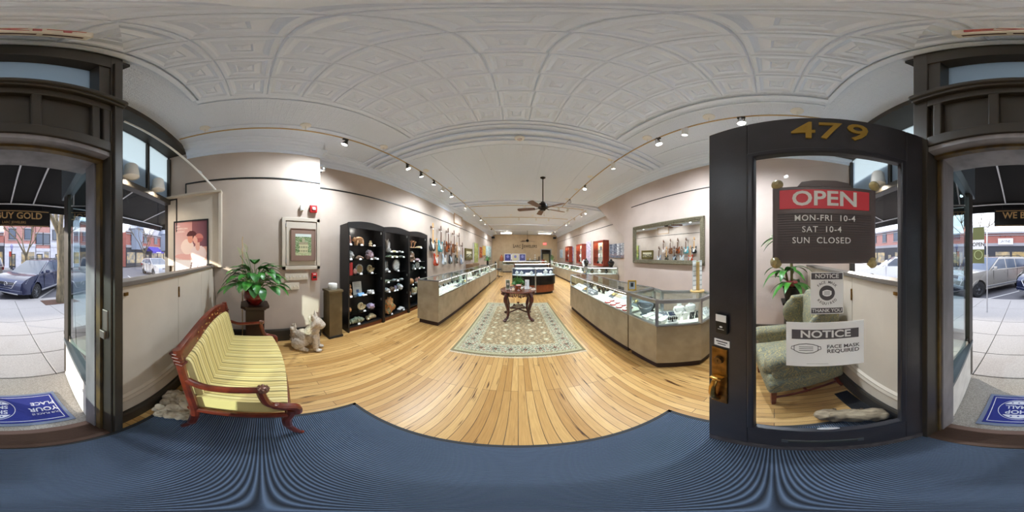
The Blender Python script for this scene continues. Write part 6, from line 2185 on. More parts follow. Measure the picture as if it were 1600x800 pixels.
# ---- panel door with the framed house print
t, w, h = wall_thing('panel_cupboard', 'cream wall panel door holding a framed picture of a house, above the lion-dog statue', 'wall cupboard', LFW, 1, 440, 499, 341, 421, out=.016)
mb = MB()
for s in (-1, 1):
    mb.box((s * (w / 2 - .03), 0, .006), (.06, h, .03), bevel=.005); mb.box((0, s * (h / 2 - .03), .006), (w, .06, .03), bevel=.005)
mb.build('casing', M_PANEL, t)
mb = MB(); mb.box((0, 0, 0), (w - .14, h - .14, .024), bevel=.003); mb.build('panel_door', mat('cream_door_panel', (200, 188, 172), .6), t)
for s in (-1, 1):
    mb = MB(); mb.box((-w / 2 + .065, s * h * .34, .02), (.02, .06, .012), bevel=.003); mb.build('hinge', M_STEEL, t)
t, w, h = wall_thing('framed_print', 'brown-matted print of a house among trees hanging on the cream panel', 'framed picture', LFW, 1, 454, 491, 358.5, 407, out=.032)
mb = MB(); mb.box((0, 0, .006), (w, h, .012), bevel=.002); mb.build('mat_board', mat('brown_mount', (140, 112, 98), .6), t)
mb = MB()
for s in (-1, 1):
    mb.box((s * w / 2, 0, .008), (.012, h + .012, .02)); mb.box((0, s * h / 2, .008), (w, .012, .02))
mb.build('thin_frame', mat('brown_frame', (120, 92, 78), .5), t)
def house(u, v):
    n = fbm(u, v, 22)
    if v > .86: return (214, 222, 216)
    if .22 < u < .80 and .14 < v < .62:
        if v > .50: return (150, 140, 116) if n > 0 else (176, 164, 136)
        if (u * 9) % 1 < .4 and (v * 6) % 1 < .55: return (80, 92, 76)
        return (206, 200, 160)
    if v < .14: return (166, 176, 128) if n > 0 else (196, 196, 160)
    if .42 < u < .60 and v < .8: return (176, 170, 140)
    return (84, 112, 66) if n > .2 else ((122, 144, 96) if n > -.3 else (186, 196, 168))
picture('print', w * .66, h * .68, house, 44, 60, t, z=.0128, rough=.3)
# alarm devices and switches
t, w, h = wall_thing('motion_sensor', 'small white motion sensor above the cream panel', 'sensor', LFW, 1, 467, 475, 321, 331)
mb = MB(); mb.box((0, 0, .02), (.06, .10, .04), bevel=.01); mb.build('case', M_WHITE, t)
mb = MB(); mb.box((0, -.02, .041), (.04, .03, .004), bevel=.001); mb.build('lens', mat('sensor_lens', (206, 208, 210), .3), t)
M_RED = mat('fire_red', (196, 30, 34), .4)
t, w, h = wall_thing('fire_strobe', 'red fire alarm strobe beside the motion sensor', 'fire alarm', LFW, 1, 483, 494, 321, 334)
mb = MB(); mb.box((0, 0, .025), (.12, .13, .05), bevel=.008); mb.build('case', M_RED, t)
mb = MB(); mb.box((0, .0, .055), (.06, .05, .02), bevel=.006); mb.build('strobe_lens', mat('strobe_lens', (222, 214, 210), .2), t)
t, w, h = wall_thing('fire_pull_station', 'red fire alarm pull station at the wall corner by the switches', 'fire alarm', LFW, 1, 485, 495, 426, 438)
mb = MB(); mb.box((0, 0, .02), (.09, .125, .04), bevel=.006); mb.build('case', M_RED, t)
mb = MB(); mb.box((0, -.005, .042), (.06, .035, .01), bevel=.003); mb.build('pull_handle', M_BLACK, t)
mb = MB(); mb.box((0, .045, .0405), (.05, .014, .001)); mb.build('white_mark', M_LETTERWHITE, t)
for lab, a, b, c, d, n in (('upper wide light switch plate below the cream panel', 445, 481, 426.5, 437.5, 7), ('lower narrow light switch plate below the cream panel', 445, 467, 442, 452, 4)):
    t, w, h = wall_thing('switch_plate', lab, 'light switch', LFW, 1, a, b, c, d)
    mb = MB(); mb.box((0, 0, .004), (w, .115, .008), bevel=.003); mb.build('plate', mat('ivory_plate', (212, 202, 186), .4), t)
    for k in range(n):
        mb = MB(); mb.box((-w / 2 + w * (k + .5) / n, 0, .012), (.01, .024, .016), bevel=.002); mb.build('toggle', M_WHITE, t)
t = thing('dome_camera', 'small silver camera dome high on the wall corner beside the bookcases', 'camera', (-2.60, 1.065, 3.12))
mb = MB(); mb.box((0, .02, -.03), (.06, .04, .05)); mb.build('bracket', M_BLACK, t)
mb = MB(); mb.lathe([(0, .05), (.045, .045), (.05, .0), (.04, -.03), (0, -.04)], (0, .07, .02), 20); mb.build('dome', M_CHROME, t, smooth=True)

# ---- guitars
def pts_smooth(pts, n=5):
    P = [Vector((a, b, 0)) for a, b in pts]; m = len(P); out = []
    for i in range(m):
        a, b, c, d = P[i - 1], P[i], P[(i + 1) % m], P[(i + 2) % m]
        for k in range(n):
            q = k / n
            v = .5 * ((2 * b) + (c - a) * q + (2 * a - 5 * b + 4 * c - d) * q * q + (3 * b - a - 3 * c + d) * q ** 3)
            out.append((v.x, v.y))
    return out
DOUBLE = [(0, -.20), (.09, -.205), (.155, -.165), (.168, -.09), (.13, -.01), (.118, .04), (.142, .10), (.152, .165), (.122, .185), (.075, .135), (.03, .105), (-.03, .105), (-.07, .16), (-.118, .232), (-.15, .22), (-.155, .14), (-.122, .04), (-.135, -.02), (-.168, -.09), (-.15, -.165), (-.08, -.207)]
SINGLE = [(0, -.21), (.09, -.205), (.158, -.16), (.168, -.09), (.13, 0), (.118, .05), (.135, .10), (.142, .145), (.11, .16), (.07, .115), (.03, .11), (-.03, .17), (-.09, .19), (-.135, .165), (-.145, .10), (-.12, .03), (-.135, -.02), (-.168, -.09), (-.155, -.165), (-.08, -.21)]
def guitar(px, py0, py1, outline, body, guard, neck, label, sparkle=None):
    a, zt = on_wall(LW, px, py0); _, zb = on_wall(LW, px, py1)
    r = wall_frame(LW, 1); n = r.cross(Vector((0, 0, 1)))
    L = zt - zb; s = L / .99
    t = thing('electric_guitar', label, 'guitar', m=frame((a[0] + n.x * .07, a[1] + n.y * .07, zb + .21 * s), r) @ Matrix.Diagonal((s, s, s, 1)) , group='guitars on the wall')
    o = pts_smooth(outline)
    mb = MB(); c = [(p[0] * .95, p[1] * .95) for p in o]
    lv = [(c, 0), (o, .008), (o, .036), (c, .044)]
    rings = [[mb.bm.verts.new((p[0], p[1], z)) for p in q] for q, z in lv]
    for A, B in zip(rings, rings[1:]):
        for k in range(len(A)):
            mb.bm.faces.new((A[k], A[(k + 1) % len(A)], B[(k + 1) % len(A)], B[k]))
    mb.bm.faces.new(rings[0][::-1]); mb.bm.faces.new(rings[-1])
    b = mb.build('body', body, t, smooth=True)
    if guard is not None:
        mb = MB(); mb.prism(pts_smooth([(-.02, -.09), (.05, -.13), (.10, -.09), (.085, 0), (.09, .06), (.10, .12), (.04, .09), (-.04, .09), (-.09, .14), (-.09, .05), (-.05, .0)], 3), .044, .047); mb.build('pickguard', guard, t)
    for y in (-.03, .03, .08):
        mb = MB(); mb.box((0, y, .050), (.075, .018, .010), bevel=.003); mb.build('pickup', M_BLACK if guard is None else M_WHITE, t)
    mb = MB(); mb.box((0, -.10, .050), (.085, .028, .014), bevel=.003); mb.build('bridge', M_CHROME, t)
    for k in range(3):
        mb = MB(); mb.cyl((.07 + .02 * k, -.10 - .02 * k, .045), (.07 + .02 * k, -.10 - .02 * k, .06), .010, seg=10); mb.build('control_knob', M_CHROME, t)
    mb = MB(); mb.prism([(-.028, .06), (.028, .06), (.021, .60), (-.021, .60)], .040, .058); mb.build('neck', neck, t)
    mb = MB(); mb.prism([(-.020, .59), (.022, .59), (.035, .66), (.03, .76), (.0, .78), (-.045, .74), (-.035, .66)], .036, .050)
    hs = mb.build('headstock', neck, t)
    mb = MB()
    for k in range(6): mb.cyl((-.034 - .002 * k, .635 + k * .018, .043), (-.056, .635 + k * .018, .043), .005, seg=6)
    mb.build('tuners', M_CHROME, hs)
    mb = MB(); mb.box((0, .63, -.03), (.05, .09, .02), bevel=.004); mb.cyl((0, .62, -.03), (0, .62, .02), .010, seg=8)
    mb.tube([(-.035, .60, .075), (-.035, .60, .02), (0, .61, .01), (.035, .60, .02), (.035, .60, .075)], .007, 6); mb.build('wall_hanger', mat('hanger_wood', (92, 62, 44), .5), t)
    mb = MB(); mb.box((.0, .565, .062), (.035, .05, .002)); mb.build('price_tag', M_PAPER, t)
M_MAPLE = mat('maple_neck', (206, 158, 96), .35); M_ROSE = mat('rosewood_neck', (96, 62, 44), .4)
def gm(n, c, c2=None, **k): return mat('guitar_' + n, c, .2, c2=c2, coat=.6, scale=k.get('scale', 6), ramp=k.get('ramp', (.35, .65)))
for a in (
    (672, 348.5, 393, DOUBLE, gm('black', (26, 26, 28)), M_WHITE, M_MAPLE, 'black electric guitar with a white pickguard and maple neck, upper row beside the bookcases'),
    (684.8, 353, 394, DOUBLE, gm('teal', (82, 164, 176)), M_WHITE, M_ROSE, 'teal blue electric guitar with a cream pickguard in the upper row'),
    (696.5, 356.5, 394.6, DOUBLE, gm('burst', (176, 86, 34), (70, 34, 20)), None, M_ROSE, 'brown sunburst electric guitar in the upper row'),
    (705.8, 360, 395.3, SINGLE, gm('walnut', (140, 86, 48), (112, 64, 36)), None, M_ROSE, 'plain walnut brown electric guitar in the upper row'),
    (714, 364, 395, DOUBLE, gm('blush', (226, 206, 196)), M_WHITE, M_ROSE, 'pale blush white electric guitar, last of the upper row'),
    (678, 372, 415.4, DOUBLE, gm('red', (184, 62, 32)), M_WHITE, M_MAPLE, 'orange red electric guitar, first of the lower row'),
    (691, 375.5, 413.7, DOUBLE, gm('ice', (198, 212, 224)), M_WHITE, M_ROSE, 'icy blue white electric guitar in the lower row below the teal one'),
    (701, 376.5, 412.5, SINGLE, gm('panda', (34, 36, 44)), mat('blue_white_guard', (186, 204, 222), .3), M_ROSE, 'black electric guitar with a blue-white pickguard in the lower row'),
    (710.4, 378.5, 411.5, SINGLE, gm('olive', (112, 108, 92), (44, 42, 38)), None, M_MAPLE, 'olive and black electric guitar in the lower row'),
    (719, 379, 413, DOUBLE, gm('blue', (108, 128, 160), (196, 204, 214)), M_WHITE, M_ROSE, 'blue and white electric guitar, last of the lower row'),
): guitar(*a)

# ---- wall vent and pictures beyond the guitars
t, w, h = wall_thing('wall_panel', 'beige framed access panel high on the guitar wall', 'access panel', LW, 1, 709, 721, 336, 350.5)
mb = MB()
for s in (-1, 1): mb.box((s * w / 2, 0, .01), (.05, h, .03)); mb.box((0, s * h / 2, .01), (w, .05, .03))
mb.build('casing', mat('tan_casing', (176, 148, 120), .6), t)
mb = MB(); mb.box((0, 0, 0), (w - .05, h - .05, .02)); mb.build('panel', M_WALL, t)
def art(name, label, cat, line, side, px0, px1, py0, py1, fn, fr=None, depth=.04, nx=24, ny=32, fw=.03):
    t, w, h = wall_thing(name, label, cat, line, side, px0, px1, py0, py1, out=.006)
    w = abs(w)
    mb = MB(); mb.box((0, 0, depth / 2), (w, h, depth), bevel=.003); mb.build('canvas_block' if fr is None else 'backing', mat('canvas_edge', (196, 190, 178), .8), t)
    if fr:
        mb = MB()
        for s in (-1, 1):
            mb.box((s * (w / 2 - fw / 2), 0, depth * .7), (fw, h, depth * 1.4), bevel=.006); mb.box((0, s * (h / 2 - fw / 2), depth * .7), (w, fw, depth * 1.4), bevel=.006)
        mb.build('frame', fr, t)
    picture('painting', w * .995 if not fr else w - 1.6 * fw, h * .995 if not fr else h - 1.6 * fw, fn, nx, ny, t, z=depth + .001)
    return t
OLDGILT = mat('dull_gilt_frame', (128, 116, 66), .45, .4, c2=(96, 86, 48), scale=40)
art('gilt_framed_picture', 'small dark picture in a wide dull gold frame past the guitars', 'framed picture', LW, 1, 725.5, 736.5, 388.5, 406, lambda u, v: (214, 206, 176) if v > .55 or fbm(u, v, 9) > .3 else ((64, 62, 56) if fbm(u, v, 5) > -.2 else (150, 140, 104)), OLDGILT, .05, fw=.14)
art('abstract_painting', 'tall green abstract painting with a dark edge past the gold-framed picture', 'painting', LW, 1, 738.5, 745, 380, 410, lambda u, v: (56, 58, 48) if u < .1 else ((176, 186, 112) if fbm(u, v, 6) > .15 else ((126, 146, 84) if fbm(v, u, 8) > -.1 else (186, 160, 96))), None, .09)
art('abstract_painting', 'orange and rust abstract painting beyond the tall green one', 'painting', LW, 1, 748, 752.7, 386, 402.5, lambda u, v: (206, 120, 60) if fbm(u, v, 7) > 0 else (150, 66, 44), None)
art('abstract_painting', 'yellow abstract painting between the rust and pale blue ones', 'painting', LW, 1, 753, 757.8, 384.5, 399, lambda u, v: (226, 190, 96) if fbm(u, v, 7) > -.2 else (206, 160, 84), None)
art('abstract_painting', 'pale blue-green abstract canvas, nearer of the two pale ones', 'painting', LW, 1, 758.3, 762.5, 384.5, 402, lambda u, v: (166, 192, 190) if fbm(u, v, 5) > 0 else (190, 206, 200), None)
art('abstract_painting', 'pale grey-blue abstract canvas in the far corner of the guitar wall', 'painting', LW, 1, 763, 766.6, 385, 402, lambda u, v: (186, 204, 206) if fbm(u, v, 5) > 0 else (150, 180, 182), None)
# hanging wires of the pictures
# ---- mirror opposite the guitars
RNW = (RN[0], RN[1])
t, w, h = wall_thing('wall_mirror', 'large landscape mirror in an ornate silver-gold frame on the mauve wall', 'mirror', RNW, -1, 991, 1102, 346.5, 412.8, out=.012)
M_MF = mat('silver_gold_moulding', (142, 134, 112), .4, .5, c2=(104, 98, 80), scale=60, bump=.3)
mb = MB()
fw = .095
for s in (-1, 1):
    for q, (wd, dp) in enumerate(((fw, .03), (fw * .6, .045), (fw * .25, .055))):
        off = fw / 2 - (fw - wd) * .3
        mb.box((s * (w / 2 - off), 0, dp / 2), (wd, h - (fw - wd) * .4, dp), bevel=.004)
        mb.box((0, s * (h / 2 - off), dp / 2), (w - (fw - wd) * .4, wd, dp), bevel=.004)
fr = mb.build('frame', M_MF, t)
mb = MB()
for k in range(46):
    x = -w / 2 + .05 + k * (w - .1) / 45
    for s in (-1, 1): mb.ball((x, s * (h / 2 - .012), .032), (.018, .010, .008), 8, 6)
for k in range(22):
    y = -h / 2 + .05 + k * (h - .1) / 21
    for s in (-1, 1): mb.ball((s * (w / 2 - .012), y, .032), (.010, .018, .008), 8, 6)
mb.build('bead_border', mat('tarnished_beading', (156, 146, 116), .35, .6), fr, smooth=True)
mb = MB(); mb.box((0, 0, .006), (w - fw * 1.6, h - fw * 1.6, .006)); mb.build('mirror_glass', mat('mirror_silver', (238, 240, 240), .015, 1.0), t)

# ---- rear right wall: red display boxes and paintings
for (y0, y1, lab, sd) in ((6.05, 7.1, 'red-brown lit display box nearest the birch painting', 1), (8.6, 9.6, 'red-brown lit display box in the middle of the rear wall', 2), (11.1, 12.15, 'red-brown lit display box nearest the back wall', 3)):
    dR_ = wall_frame(RF, -1)
    def rfx(y): return RF[0][0] + (y - RF[0][1]) * (RF[1][0] - RF[0][0]) / (RF[1][1] - RF[0][1])
    ym = (y0 + y1) / 2; w, h, dep = y1 - y0, 1.18, .27
    t = thing('display_box', lab, 'display box', m=frame((rfx(ym) - .008, ym, 1.60), dR_), group='red wall display boxes')
    mb = MB()
    for s in (-1, 1):
        mb.box((s * (w / 2 - .02), 0, dep / 2), (.04, h, dep)); mb.box((0, s * (h / 2 - .02), dep / 2), (w, .04, dep))
        mb.box((s * (w / 2 - .04), 0, dep), (.08, h, .025)); mb.box((0, s * (h / 2 - .055), dep), (w, .11, .025))
    mb.build('case', mat('red_brown_box', (150, 62, 40), .35, c2=(132, 50, 32), scale=6), t)
    mb = MB(); mb.box((0, 0, .01), (w - .08, h - .08, .02)); mb.build('back_panel', mat('cream_lining', (240, 232, 212), .7), t)
    for z in (-.2, .15):
        mb = MB(); mb.box((0, z, dep / 2), (w - .09, .008, dep - .06)); mb.build('glass_shelf', M_SHELFGLASS, t)
    mb = MB(); mb.box((0, h / 2 - .05, dep * .5), (w - .2, .012, .03)); mb.build('light_strip', mat('warm_box_light', (255, 240, 206), .5, emit=24), t)
    for k in range(5):
        x, z = (-.3 + .16 * k) * w / 1.05, (-.541, -.195, .155)[k % 3]
        u = thing('necklace_bust', f'{["black", "white", "grey"][k % 3]} little bust, {ORD[k]} in the {lab.replace("red-brown lit display box", "red box")}', 'necklace bust', m=BASE[t] @ Matrix.Translation((x, z, dep * .5)) @ Matrix.Rotation(-PI / 2, 4, 'X') @ Matrix.Rotation(PI, 4, 'Z'), group='busts in the red boxes')
        bust(u, random.Random(k + sd), m=(M_BLACK, M_VELVET, M_GREYV)[k % 3], h=.2)
def birch(u, v):
    k = abs(((u * 9 + .4 * math.sin(u * 31)) % 1) - .5)
    if k < .13 and v > .2: return (214, 216, 220) if fbm(u * .3, v, 30) > -.3 else (70, 72, 80)
    if v < .34: return (150, 120, 118) if fbm(u, v, 12) > .1 else (96, 104, 118)
    return (120, 124, 136) if fbm(u, v, 10) > 0 else (72, 78, 92)
def rnd_art(cols, s):
    def f(u, v):
        q = fbm(u, v, s) + .3 * fbm(v, u, s * 2)
        return cols[max(0, min(len(cols) - 1, int((q + 1) / 2 * len(cols))))]
    return f
art('birch_painting', 'wide grey painting of birch trunks on the rear wall beside the pier', 'painting', RF, -1, 982, 953.6, 380.5, 403, birch, None, .04, 60, 36)
art('abstract_painting', 'tall speckled blue and pink painting between two red boxes', 'painting', RF, -1, 924.5, 917, 377, 412, rnd_art([(150, 90, 110), (196, 196, 206), (112, 124, 150), (206, 160, 170), (222, 222, 226), (150, 160, 180)], 17), None, .04, 26, 44)
art('abstract_painting', 'narrow red and blue painting between the middle and last red boxes', 'painting', RF, -1, 897.3, 894.3, 385, 408, rnd_art([(170, 60, 70), (206, 206, 216), (90, 90, 140), (196, 120, 130)], 11), None, .04)
art('abstract_painting', 'pale blue painting on the rear wall nearest the back corner', 'painting', RF, -1, 880, 875.4, 390, 403, rnd_art([(120, 150, 186), (196, 210, 222), (160, 184, 206)], 7), None, .04)

# ---- objects on the rear counters
def topbust(x, y, z, rz, lab, m, h):
    t = thing('necklace_bust', lab, 'necklace bust', (x, y, z), rz); bust(t, random.Random(3), m=m, h=h); return t
topbust(3.30, 6.75, 1.001, -1.2, 'black necklace bust on the counter before the nearest red box', M_BLACK, .36)
topbust(3.32, 7.05, 1.001, -1.2, 'white necklace bust beside the black one before the nearest red box', M_VELVET, .3)
topbust(3.86, 5.55, 1.001, -.6, 'black necklace bust standing on the counter below the birch painting', M_BLACK, .34)
p = ground(757, 412, 1.0)
potted('potted_plant', 'green leafy plant in a black vase at the end of the counters below the guitars', (-1.32, 8.75, 1.001), [(0, 0), (.05, 0), (.06, .1), (.05, .2), (.06, .22), (.05, .22), (.045, .18), (.04, .17)], M_BLACK, 40, .16, .09, .15, .03, .26, 13, M_LEAF, soil=.19)
potted('potted_plant', 'small green plant in a white vase at the far end of the lit right-hand run', (3.48, 13.9, 0.0), [(0, 0), (.14, 0), (.13, .6), (.1, 1.0), (.07, 1.08), (.09, 1.15), (.08, 1.15), (.07, 1.12)], M_WHITE, 30, .16, .14, .24, .04, .40, 14, M_LEAF, soil=1.1)

# ---- back wall
t = thing('shop_lettering', 'brown LARC JEWELERS lettering on the tan back wall', 'lettering', m=frame((1.36, 16.19, 2.45), (1, 0, 0)))
M_LET = mat('brown_letters', (74, 60, 44), .5)
for s, size, x in (('L', .50, -1.28), ('ARC', .36, -1.13), ('J', .56, -.36), ('EWELERS', .36, -.20)):
    text(s, size, 'letters', M_LET, t, (x, -.02 if size < .45 else 0, .006), align='LEFT', ext=.008, sx=.92, bold=.012)
t = thing('exit_sign', 'small red EXIT sign on the back wall above the rear doorway', 'exit sign', m=frame((3.30, 16.185, 2.70), (1, 0, 0)))
mb = MB(); mb.box((0, 0, .02), (.36, .24, .04), bevel=.006); mb.build('case', mat('exit_glow_red', (226, 96, 92), .4, emit=.8), t)
text('EXIT', .15, 'lettering', M_LETTERWHITE, t, (0, 0, .042), bold=.012)
mb = MB(); mb.box((3.43, 17.6, 1.1), (2.2, .1, 2.4)); mb.box((2.4, 16.95, 1.1), (.1, 1.2, 2.4)); mb.box((4.5, 16.95, 1.1), (.1, 1.2, 2.4)); mb.box((3.43, 16.95, 2.35), (2.2, 1.4, .1))
struct(mb, 'wall_rear_room', mat('rear_room_paint', (120, 112, 100), .8))
mb = MB(); mb.box((3.43, 17.0, -.05), (2.2, 1.5, .1)); struct(mb, 'floor_rear_room', M_FLOOR)
mb = MB()
for x in (DX0, DX1): mb.box((x, 16.18, 1.06), (.09, .06, 2.12))
mb.box(((DX0 + DX1) / 2, 16.18, 2.15), (DX1 - DX0 + .1, .06, .09)); struct(mb, 'trim_17', mat('grey_door_casing', (150, 152, 150), .5))
t = thing('shelving_unit', 'cream shelving unit standing in the room behind the rear doorway', 'shelving', (3.62, 17.2, 0))
mb = MB(); mb.box((0, .14, .85), (.62, .02, 1.7)); 
for s in (-1, 1): mb.box((s * .3, 0, .85), (.03, .3, 1.7))
mb.build('carcass', mat('cream_shelving', (222, 206, 160), .5), t)
for k in range(6):
    mb = MB(); mb.box((0, 0, .1 + k * .31), (.57, .28, .02)); mb.build('shelf', mat('cream_shelf', (232, 220, 180), .5), t)
t = thing('red_box', 'orange red box on the floor just inside the rear doorway', 'box', (3.2, 16.75, 0))
mb = MB(); mb.box((0, 0, .55), (.32, .3, 1.1), bevel=.01); mb.build('carton', mat('orange_carton', (196, 84, 50), .6), t)
mb = MB(); mb.box((0, 0, 1.11), (.33, .06, .006)); mb.build('tape', M_PAPER, t)
# ledge and its small things
t = thing('wall_ledge', 'dark shelf running along the back wall behind the counters', 'shelf', (1.1, 16.05, 0))
mb = MB(); mb.box((0, 0, 1.02), (3.3, .28, .04)); mb.build('shelf_board', M_DARK, t)
for k in range(4):
    mb = MB(); mb.box((-1.6 + k * 1.066, 0, .5), (.04, .26, 1.0)); mb.build('support', M_DARK, t)
def blue_ad(x, lab, c):
    t = thing('advert_panel', lab, 'advert', (x, 14.75, 1.001), 0)
    M = Matrix.Rotation(PI / 2 - .08, 4, 'X')
    mb = MB(); mb.M = M; mb.box((0, .34, 0), (.62, .68, .03), bevel=.004); mb.build('panel', mat('ad_border', (206, 204, 216), .5), t)
    mb = MB(); mb.M = M; mb.box((0, .34, .017), (.52, .58, .004)); mb.build('print', c, t)
    mb = MB(); mb.M = M; mb.ball((.0, .42, .02), (.12, .14, .004), 14, 8); mb.build('picture_spot', mat('ad_spot', (122, 124, 190), .5), t)
    mb = MB(); mb.box((0, .08, .1), (.06, .12, .2)); mb.build('stand', M_BLACK, t)
blue_ad(-.38, 'deep blue advert panel on the back counter nearer the guitar wall', mat('ad_blue', (48, 46, 120), .4))
blue_ad(.30, 'pale gold and white advert panel between the two blue ones', mat('ad_gold', (206, 196, 160), .4))
blue_ad(.95 - .0, 'deep blue advert panel on the back counter nearer the oval mirror', MATS['ad_blue'])
t = thing('wood_jug', 'turned orange-brown wooden jug in the far corner by the guitar wall', 'jug', (-.98, 15.2, 0))
mb = MB(); mb.lathe([(0, 1.0), (.16, 1.0), (.18, 1.2), (.14, 1.42), (.06, 1.5), (.07, 1.58), (0, 1.58)], seg=22); mb.build('jug', mat('turned_wood', (160, 86, 44), .4), t, smooth=True)
mb = MB(); mb.box((0, 0, .5), (.4, .4, 1.0)); mb.build('plinth', M_TAUPE, t)
for x, lab, kind in ((1.35 - 1.36, 'round white dish on a stand on the back ledge', 'dish'), (.55, 'dark slim figurine on the back ledge, nearer the white dish', 'fig'), (.82, 'second dark slim figurine on the back ledge', 'fig'),
                     (1.55, 'yellow ornament on the back ledge', 'yel'), (1.78, 'small white ornament on the back ledge beside the yellow one', 'whi'), (2.28, 'tiered white stand on the back ledge', 'tier'), (2.68, 'small dark ornament on the back ledge near the doorway', 'fig')):
    t = thing('ornament', lab, 'ornament', (x, 16.03, 1.041))
    if kind == 'dish':
        mb = MB(); mb.ball((0, 0, .33), (.2, .02, .24), 20, 12); mb.build('dish', mat('pale_dish', (222, 220, 206), .4), t, smooth=True)
        mb = MB(); mb.box((0, .02, .05), (.14, .1, .1), bevel=.01); mb.build('stand', M_BLACK, t)
    elif kind == 'tier':
        mb = MB(); mb.cyl((0, 0, 0), (0, 0, .62), .02); mb.build('post', M_WHITE, t)
        for k in range(3):
            mb = MB(); mb.lathe([(0, .05 + k * .22), (.15 - .03 * k, .06 + k * .22), (.14 - .03 * k, .09 + k * .22), (0, .08 + k * .22)], seg=18); mb.build('tier', M_WHITE, t, smooth=True)
    else:
        m = {'fig': mat('dark_bronze', (60, 48, 40), .4, .3), 'yel': mat('yellow_glaze', (216, 176, 60), .4), 'whi': M_WHITE}[kind]
        hh = .42 if kind == 'fig' else .22
        mb = MB(); mb.lathe([(0, 0), (.06, 0), (.05, .03), (.03, hh * .3), (.06, hh * .5), (.03, hh * .75), (.04, hh * .88), (0, hh)], seg=16); mb.build('body', m, t, smooth=True)
        mb = MB(); mb.box((0, 0, .008), (.15, .12, .016)); mb.build('base', M_BLACK, t)
t = thing('low_cabinet', 'low brown wooden cabinet behind the counters below the gold-framed picture', 'cabinet', (-2.10, 8.6, 0), -.06)
mb = MB(); mb.box((0, 0, .53), (.36, 1.3, 1.06), bevel=.006); mb.build('body', mat('brown_cabinet', (122, 92, 66), .5), t)
for s in (-1, 1):
    mb = MB(); mb.box((.185, s * .31, .53), (.012, .58, .92), bevel=.003); dd = mb.build('cabinet_door', mat('brown_door', (132, 100, 72), .5), t)
    mb = MB(); mb.ball((.2, s * .06, .6), .016, 10, 8); mb.build('knob', M_BRASS, dd)

t = thing('plant_stake', 'thin twisted tan cane rising from the back of the peace lily', 'plant stake', (-2.40, -.20, 0))
mb = MB(); mb.tube([(.004 * math.sin(k * 1.3), .004 * math.cos(k * 1.3), .95 + k * .028) for k in range(30)], .006, 6); mb.build('cane', mat('tan_cane', (196, 164, 112), .6), t)
mb = MB(); mb.cyl((0, 0, .0), (0, 0, .95), .007, seg=8); mb.build('lower_cane', mat('tan_cane', (196, 164, 112), .6), t)
# ================================================================ the street outside
M_CONC = mat('sidewalk_concrete', (176, 173, 172), .85, c2=(160, 157, 156), scale=60, bump=.15)
M_AGG = mat('doorway_concrete', (172, 168, 163), .9, c2=(138, 134, 128), scale=130, bump=.25)
M_ROAD = mat('asphalt', (112, 112, 118), .9, c2=(98, 98, 104), scale=90, bump=.2)
mb = MB()
mb.box((0, -1.2, -.08), (40, .78, .12)); mb.build('x', M_AGG) if False else None
struct(mb, 'sidewalk_doorway', M_AGG)
mb = MB()
rows = [-1.6, -2.2, -2.97, -3.8, -5.1, -6.45]
SLOPE = .065                                  # the sidewalk falls away to the kerb
def walk_z(y): return -.02 - (-y - 1.6) * SLOPE
TILT = Matrix.Rotation(math.atan(SLOPE), 4, 'X')
for i in range(len(rows) - 1):
    y0, y1 = rows[i], rows[i + 1]; ym = (y0 + y1) / 2
    for k in range(-18, 19):
        mb.box((k * 1.1 - .03, ym, walk_z(ym) - .05), (1.088, abs(y1 - y0) - .012, .10), bevel=.004, seg=1, m=TILT)
struct(mb, 'sidewalk', M_CONC)
mb = MB(); mb.box((0, -4.0, walk_z(-4.0) - .12), (46, 4.9, .10), m=TILT); struct(mb, 'sidewalk_bed', mat('joint_sand', (120, 116, 110), .9))
RZ = -.48
mb = MB(); mb.box((0, -6.55, walk_z(-6.5) - .11), (46, .18, .22), bevel=.02); struct(mb, 'curb', M_CONC)
mb = MB(); mb.box((0, -14.6, RZ - .07), (90, 16.2, .14)); struct(mb, 'road', M_ROAD)
mb = MB()
for k in range(-5, 8):
    mb.box((k * 3.3 + .1, -9.2, RZ + .002), (.1, 5.2, .004), rz=-.62)
for k in range(-5, 8):
    mb.box((k * 3.3 + .1, -19.2, RZ + .002), (.1, 5.0, .004), rz=.62)
struct(mb, 'road_markings', mat('faded_road_paint', (206, 206, 206), .8))
mb = MB(); mb.box((0, -24.2, RZ + .05), (90, 4.4, .16)); struct(mb, 'sidewalk_opposite', M_CONC)
mb = MB(); mb.box((-2.2, -5.75, walk_z(-5.75) + .004), (1.3, .8, .02), m=TILT); struct(mb, 'ground_tree_pit', mat('brown_mulch', (112, 84, 70), .95, c2=(70, 52, 44), scale=60, bump=.8))

# ---- doormat
t = thing('doormat', 'blue doormat with white lettering on the concrete outside the doorway', 'doormat', (-.085, -1.075, -.019), 0)
w, h = .70, .43
mb = MB(); mb.box((0, 0, .005), (w, h, .010), bevel=.003); mb.build('rubber_edge', mat('grey_mat_edge', (112, 124, 150), .7), t)
M_BLUE = mat('royal_blue_pile', (34, 46, 132), .9, bump=.3, scale=400)
mb = MB(); mb.box((0, 0, .010), (w - .06, h - .06, .006)); mb.build('pile', M_BLUE, t)
M_MW = mat('pale_mat_print', (206, 210, 228), .9)
mb = MB()
for s in (-1, 1):
    mb.box((s * (w / 2 - .052), 0, .0135), (.006, h - .10, .001)); mb.box((0, s * (h / 2 - .052), .0135), (w - .10, .006, .001))
mb.build('border_line', M_MW, t)
text('OUR PLACE IS', .030, 'lettering', M_MW, t, (-.30, .085, .0135), align='LEFT', bold=.01)
text('YOUR', .072, 'lettering', M_MW, t, (-.30, .025, .0135), align='LEFT', bold=.022)
text('PLACE', .060, 'lettering', M_MW, t, (-.30, -.055, .0135), align='LEFT', bold=.02)
mb = MB()
cc = (.12, 0)
